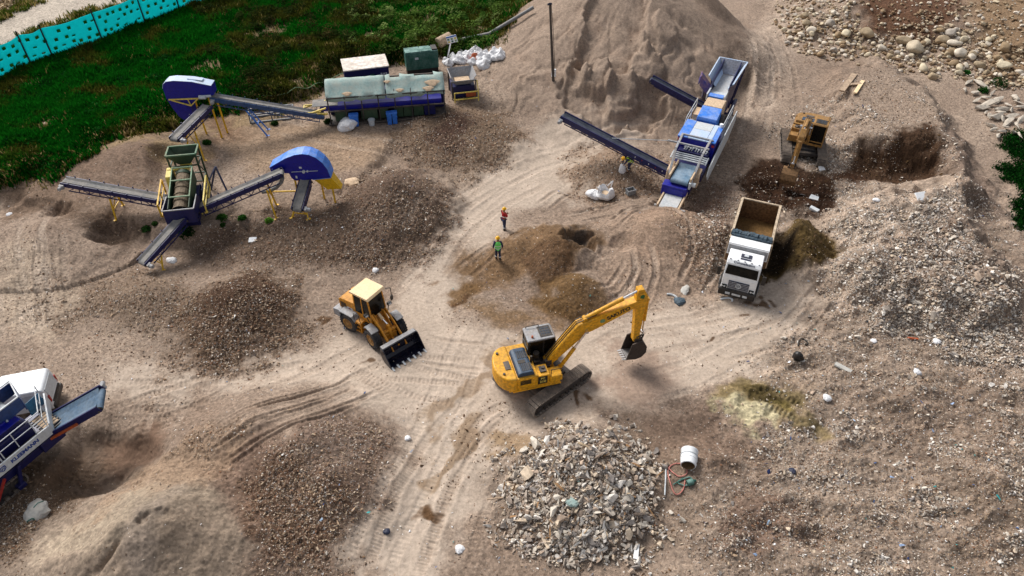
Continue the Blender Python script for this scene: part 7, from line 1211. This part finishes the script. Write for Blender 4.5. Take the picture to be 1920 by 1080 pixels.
def plank(label, px, py, L, w_, t, rz, mat_, tilt=0.0, cat='plank', name='plank'):
    g_ = G(px, py); m = MB(); m.box(-L / 2, L / 2, -w_ / 2, w_ / 2, -t / 2, t / 2); r = random.Random(px)
    m.v = [(x + r.uniform(-.04, .04), y + r.uniform(-.03, .03), z) for x, y, z in m.v]; o = m.build(name, mat_, None, .01); o.location = g_ + Vector((0, 0, t / 2 + .05)); o.rotation_euler = (tilt, .03, rz); return tag(o, label, cat, None, 'thing')
plank('short white board lying on the bare slope right of the rubble heap', 1193, 1035, .78, .22, .06, 1.35, 'white'); plank('longer weathered grey plank on the slope above the tan excavator', 1590, 157, 4.2, .45, .14, .98, 'wood'); plank('thinner pale plank with a pinkish end beside the long grey plank', 1610, 165, 2.9, .3, .12, 1.0, 'roof_cream'); plank('short grey plank wedged between the two long planks', 1600, 160, 1.5, .35, .1, .2, 'wood')
plank('crumpled white sheet leaning on the stony slope at the right', 1727, 370, .85, .65, .05, .25, 'white', .5, 'sheet', 'sheet'); plank('white slab standing right of the digging bucket', 1540, 318, .42, .34, .1, .3, 'white', .6, 'slab', 'slab'); plank('big white chunk in the dark spoil behind the truck', 1525, 375, .62, .42, .2, -.5, 'lgrey', .2, 'slab', 'slab'); plank('oblong white stone slab below the white chunk behind the truck', 1526, 396, .7, .3, .2, -.9, 'lgrey', .1, 'slab', 'slab'); plank('white square sheet on the dark gravel slope below the trommel', 474, 451, .45, .38, .03, .1, 'white', .3, 'sheet', 'sheet'); plank('long bleached board among stones on the lower right slope', 1580, 692, .95, .28, .08, -.75, 'bag_grey'); plank('rusty brown bar on bare earth at the right', 1711, 637, .6, .1, .08, -.15, 'orange', 0, 'bar', 'bar'); plank('brown stick lying left of the rubble heap', 935, 936, 1.1, .06, .06, .15, 'wood', 0, 'stick', 'stick')
for i, (px, py, s, lab) in enumerate(((704, 507, .42, 'white crumpled bag on the gravel above the loader cab'), (1550, 747, .5, 'white bag beside a blue scrap on the lower right slope'), (1638, 640, .4, 'left of two white crumpled bags on the right slope'), (1756, 641, .45, 'right of two white crumpled bags on the right slope'), (1719, 698, .45, 'white bag in the middle of the right slope'), (1643, 376, .5, 'white bag on the plateau right of the dark spoil'), (764, 822, .35, 'white crumpled bag on the lane right of the gravel mound'), (1074, 942, .6, 'pale blue bag in the rubble heap'), (862, 1030, .45, 'white bag on the bare ground at the bottom of the yard'), (1485, 884, .4, 'dark blue bag on the lower right slope'), (725, 997, .35, 'dark blue bag on the pale lane at the bottom'), (18, 403, .45, 'white bag at the foot of the left bank'))):
    sack('plastic_bag', lab, 'bag', px, py, s, 'tarp' if 'pale blue' in lab else 'ink' if 'dark blue' in lab else 'bag', None, 50 + i, .55, False)
sack('cloth_bundle', 'tan bundle of cloth on the bank right of the yellow chute', 'bundle', 660, 346, 1.0, 'tan', None, 90, .6, False, 1.4); sack('cloth_bundle', 'white bundle at the trestle of the front trommel conveyor', 'bundle', 322, 490, .6, 'bag', None, 91, .6, False, 1.2)
line('scrap_hose', 'bent white scrap hose on the ground left of the truck', 'scrap', [(1250, 553), (1262, 555), (1270, 562), (1273, 570)], .07, 'lgrey'); line('scrap_hose', 'curved grey scrap hose on the ground in front of the truck bumper', 'scrap', [(1351, 562), (1362, 560), (1372, 562), (1372, 567)], .06, 'lgrey')
sack('plastic_bag', 'dark crumpled bag in the scrap left of the truck', 'bag', 1274, 566, .7, 'tarp_blue', None, 95, .5, False); sack('plastic_bag', 'long grey crumpled bag above the scrap left of the truck', 'bag', 1284, 545, .55, 'bag_grey', None, 96, .5, False, 1.6)
line('rope', 'green rope running from the container down to the long conveyor', 'rope', [(644, 142), (620, 154), (585, 168), (540, 180), (490, 188)], .035, 'rope', .25)
# ---------------------------------------------------------------- people
def skin(name, pts, edges, rad, mat_, parent, roots=(0,), sub=2):
    me = bpy.data.meshes.new(name); me.from_pydata([tuple(p_) for p_ in pts], edges, []); o = bpy.data.objects.new(name, me); COL.objects.link(o); o.parent = parent; me.materials.append(M[mat_])
    sk = o.modifiers.new('skin', 'SKIN'); sk.use_smooth_shade = True; sv = me.skin_vertices[0].data
    for i, r_ in enumerate(rad): sv[i].radius = r_ if isinstance(r_, tuple) else (r_, r_); sv[i].use_root = i in roots
    su = o.modifiers.new('sub', 'SUBSURF'); su.levels = sub; su.render_levels = sub; return o
def person(label, px, py, face, arms, lean=0.0, vest='vest', coat='cloth', stride=.06, knees=0.0, tape=True):
    g_ = G(px, py); t = thing('person', label, 'person', g_, face); k = 1.04
    hip = Vector((0 - .12 * math.sin(lean), 0, .93 - knees)); Rl = Matrix.Rotation(lean, 3, 'Y')
    up = lambda x, y, z: hip + Rl @ Vector((x, y, z))
    pel, wai, che, nec, hd0, hd1, hd2 = hip, up(0, 0, .17), up(.01, 0, .40), up(.0, 0, .56), up(.015, 0, .63), up(.03, 0, .72), up(.025, 0, .82)
    V = [pel, wai, che, nec, hd0, hd1, hd2]; E = [(0, 1), (1, 2), (2, 3), (3, 4), (4, 5), (5, 6)]; Rd = [(.15, .12), (.14, .105), (.17, .12), .058, .07, (.082, .1), (.065, .075)]
    legs = {}; armp = {}
    for s in (-1, 1):
        hp = hip + Vector((0, s * .09, -.05)); kn = Vector((.03 + s * stride * .4 + knees * .6, s * .10, .49 - knees * .3)); an = Vector((s * stride, s * .11, .09)); hl = an + Vector((-.03, 0, -.03)); to = an + Vector((.17, s * .02, -.055))
        b = len(V); V += [hp, kn, an, hl, to]; E += [(0, b), (b, b + 1), (b + 1, b + 2), (b + 2, b + 3), (b + 2, b + 4)]; Rd += [.098, .062, .045, .042, (.042, .03)]; legs[s] = (hp, kn, an, to)
        sh = up(.0, s * .185, .49); el, wr = arms[s]; el, wr = Vector(el), Vector(wr); hd_ = (wr - el).normalized(); pm_ = wr + hd_ * .06; kn2 = wr + hd_ * .10
        b = len(V); V += [sh, el, wr, pm_, kn2]; E += [(2, b), (b, b + 1), (b + 1, b + 2), (b + 2, b + 3), (b + 3, b + 4)]; Rd += [.068, .047, .03, (.036, .018), (.036, .016)]; armp[s] = (sh, el, wr, hd_)
    roots = [0]
    nose = up(.125, 0, .71); b = len(V); V += [up(.09, 0, .735), nose]; E += [(b, b + 1)]; Rd += [.014, .018]; roots.append(b)
    for s in (-1, 1):
        b = len(V); V += [up(.02, s * .085, .70), up(.02, s * .098, .74)]; E += [(b, b + 1)]; Rd += [(.02, .01), (.02, .01)]; roots.append(b)
        sh, el, wr, hd_ = armp[s]; side = hd_.cross(Vector((1, 0, 0))); side = side.normalized() if side.length > .1 else Vector((0, 1, 0)); curl = hd_.cross(side).normalized() * (-1 if hd_.cross(side).x < 0 else 1)
        for q, ln in zip((-.027, -.009, .009, .027), (.066, .076, .071, .056)):
            a0 = wr + hd_ * .085 + side * q; a1 = wr + hd_ * (.10 + ln * .45) + side * q * 1.15 + curl * .006; a2 = wr + hd_ * (.10 + ln * .95) + side * q * 1.2 + curl * .026; b = len(V); V += [a0, a1, a2]; E += [(b, b + 1), (b + 1, b + 2)]; Rd += [.0095, .0085, .007]; roots.append(b)
        a0 = wr + hd_ * .03 + side * .02; a1 = wr + hd_ * .06 + side * .048 + curl * .012; a2 = wr + hd_ * .095 + side * .055 + curl * .024; b = len(V); V += [a0, a1, a2]; E += [(b, b + 1), (b + 1, b + 2)]; Rd += [.012, .010, .008]; roots.append(b)
    skin('body', V, E, Rd, 'skin', t, roots)
    # clothes follow the same bones
    V = [pel - Vector((0, 0, .02)), wai, che, nec - (nec - che) * .35]; E = [(0, 1), (1, 2), (2, 3)]; Rd = [(.175, .14), (.165, .13), (.195, .145), (.11, .1)]
    for s in (-1, 1):
        sh, el, wr, hd_ = armp[s]; b = len(V); V += [sh, el, wr - hd_ * .02]; E += [(2, b), (b, b + 1), (b + 1, b + 2)]; Rd += [.088, .064, .05]
    skin('jacket', V, E, Rd, coat, t)
    V = [pel + Vector((0, 0, .02))]; E = []; Rd = [(.165, .135)]
    for s in (-1, 1):
        hp, kn, an, to = legs[s]; b = len(V); V += [hp, kn, an + Vector((0, 0, .05))]; E += [(0, b), (b, b + 1), (b + 1, b + 2)]; Rd += [.112, .082, .066]
    skin('trousers', V, E, Rd, 'cloth', t)
    for s in (-1, 1):
        hp, kn, an, to = legs[s]; skin('boot', [an + Vector((0, 0, .10)), an - Vector((.03, 0, .02)), to + Vector((.01, 0, 0))], [(0, 1), (1, 2)], [.062, (.06, .056), (.055, .042)], 'black', t); c = an.lerp(kn, .42); d = (kn - an).normalized(); m = MB(); m.tube(c - d * .025, c + d * .025, .079, .081, 14); m.build('leg_tape', 'reflect', t)
    if vest:
        m = MB(); n = 18; pts = []
        for z, rx, ry in ((-.10, .165, .20), (.02, .165, .195), (.16, .16, .19), (.32, .172, .215), (.44, .158, .215), (.51, .12, .17), (.55, .075, .09)): pts += [up(rx * math.cos(a), ry * math.sin(a), z) for a in np.linspace(0, 2 * math.pi, n + 1)[:-1]]
        m.add(pts, [(k_ * n + i, k_ * n + (i + 1) % n, (k_ + 1) * n + (i + 1) % n, (k_ + 1) * n + i) for k_ in range(6) for i in range(n)]); vs_ = m.build('vest', vest, t, 0, True)
        for z in (.05, .24): m = MB(); ring = [up(.172 * math.cos(a), .212 * math.sin(a), z) for a in np.linspace(0, 6.283, 21)[:-1]]; m.ring(ring, .012, .045); m.build('reflective_band', 'reflect', vs_)
    if tape: m = MB(); c = up(.005, 0, .24); n_ = Rl @ Vector((0, 0, 1)); ring = [c + Rl @ Vector((.168 * math.cos(a), .212 * math.sin(a), 0)) for a in np.linspace(0, 6.283, 21)[:-1]]; m.ring(ring, .012, .05); m.build('chest_tape', 'reflect', t)
    m = MB(); ux = Rl @ Vector((0, 0, 1)); m.lathe([(.15, 0), (.152, .015), (.122, .02), (.118, .06), (.10, .105), (.06, .135), (.01, .145)], up(.03, 0, .76), ux, 20); hl = m.build('helmet', 'helmet', t, 0, True); m = MB(); m.slab([up(.12, -.09, .765), up(.12, .09, .765), up(.2, .06, .755), up(.2, -.06, .755)], .012); m.build('peak', 'helmet', hl)
    m = MB(); m.lathe([(.104, .0), (.108, .05), (.09, .075)], up(.015, 0, .68), ux, 16); m.build('hair', 'black', t, 0, True)
    t.scale = (k, k, k); return t
person('person in red jacket and yellow helmet standing with arms folded on the pale lane', 945, 431, R(35), {-1: ((.05, -.27, 1.20), (.22, -.06, 1.18)), 1: ((.05, .27, 1.20), (.24, .05, 1.22))}, 0, None, 'red', .07)
person('person in green vest and yellow helmet seen from behind near the brown spoil', 934, 487, R(95), {-1: ((-.02, -.27, 1.17), (.04, -.29, .92)), 1: ((-.02, .27, 1.17), (.05, .29, .92))}, 0, 'vest', 'cloth', .08, 0, False)
bp3 = person('person in bright yellow green vest bending over the gravel heap with a white sack', 1179, 321, R(200), {-1: ((.42, -.2, .98), (.52, -.12, .74)), 1: ((.42, .2, .98), (.52, .12, .74))}, R(62), 'vest_yellow', 'cloth', .1, .06)
w_ = bp3.location; fd = Vector((math.cos(R(200)), math.sin(R(200)), 0)); r = random.Random(5); m = MB(); n = 16; pts = []
for rad, z in ((.22, 0), (.27, .12), (.24, .4), (.18, .66), (.13, .76), (.12, .8)): pts += [(rad * (1 + .12 * math.sin(3 * a + z * 9)) * math.cos(a), rad * .7 * (1 + .12 * math.sin(4 * a + z * 5)) * math.sin(a), z) for a in np.linspace(0, 2 * math.pi, n + 1)[:-1]]
m.add(pts, [(k * n + i, k * n + (i + 1) % n, (k + 1) * n + (i + 1) % n, (k + 1) * n + i) for k in range(5) for i in range(n)] + [tuple(range(n))[::-1]]); o = m.build('sack', 'bag', None, 0, True); o.location = w_ + fd * .58; o.location.z = float(zq(o.location.x, o.location.y)) - .02; tag(o, 'white sack held upright by the bending worker at the gravel heap', 'sack')
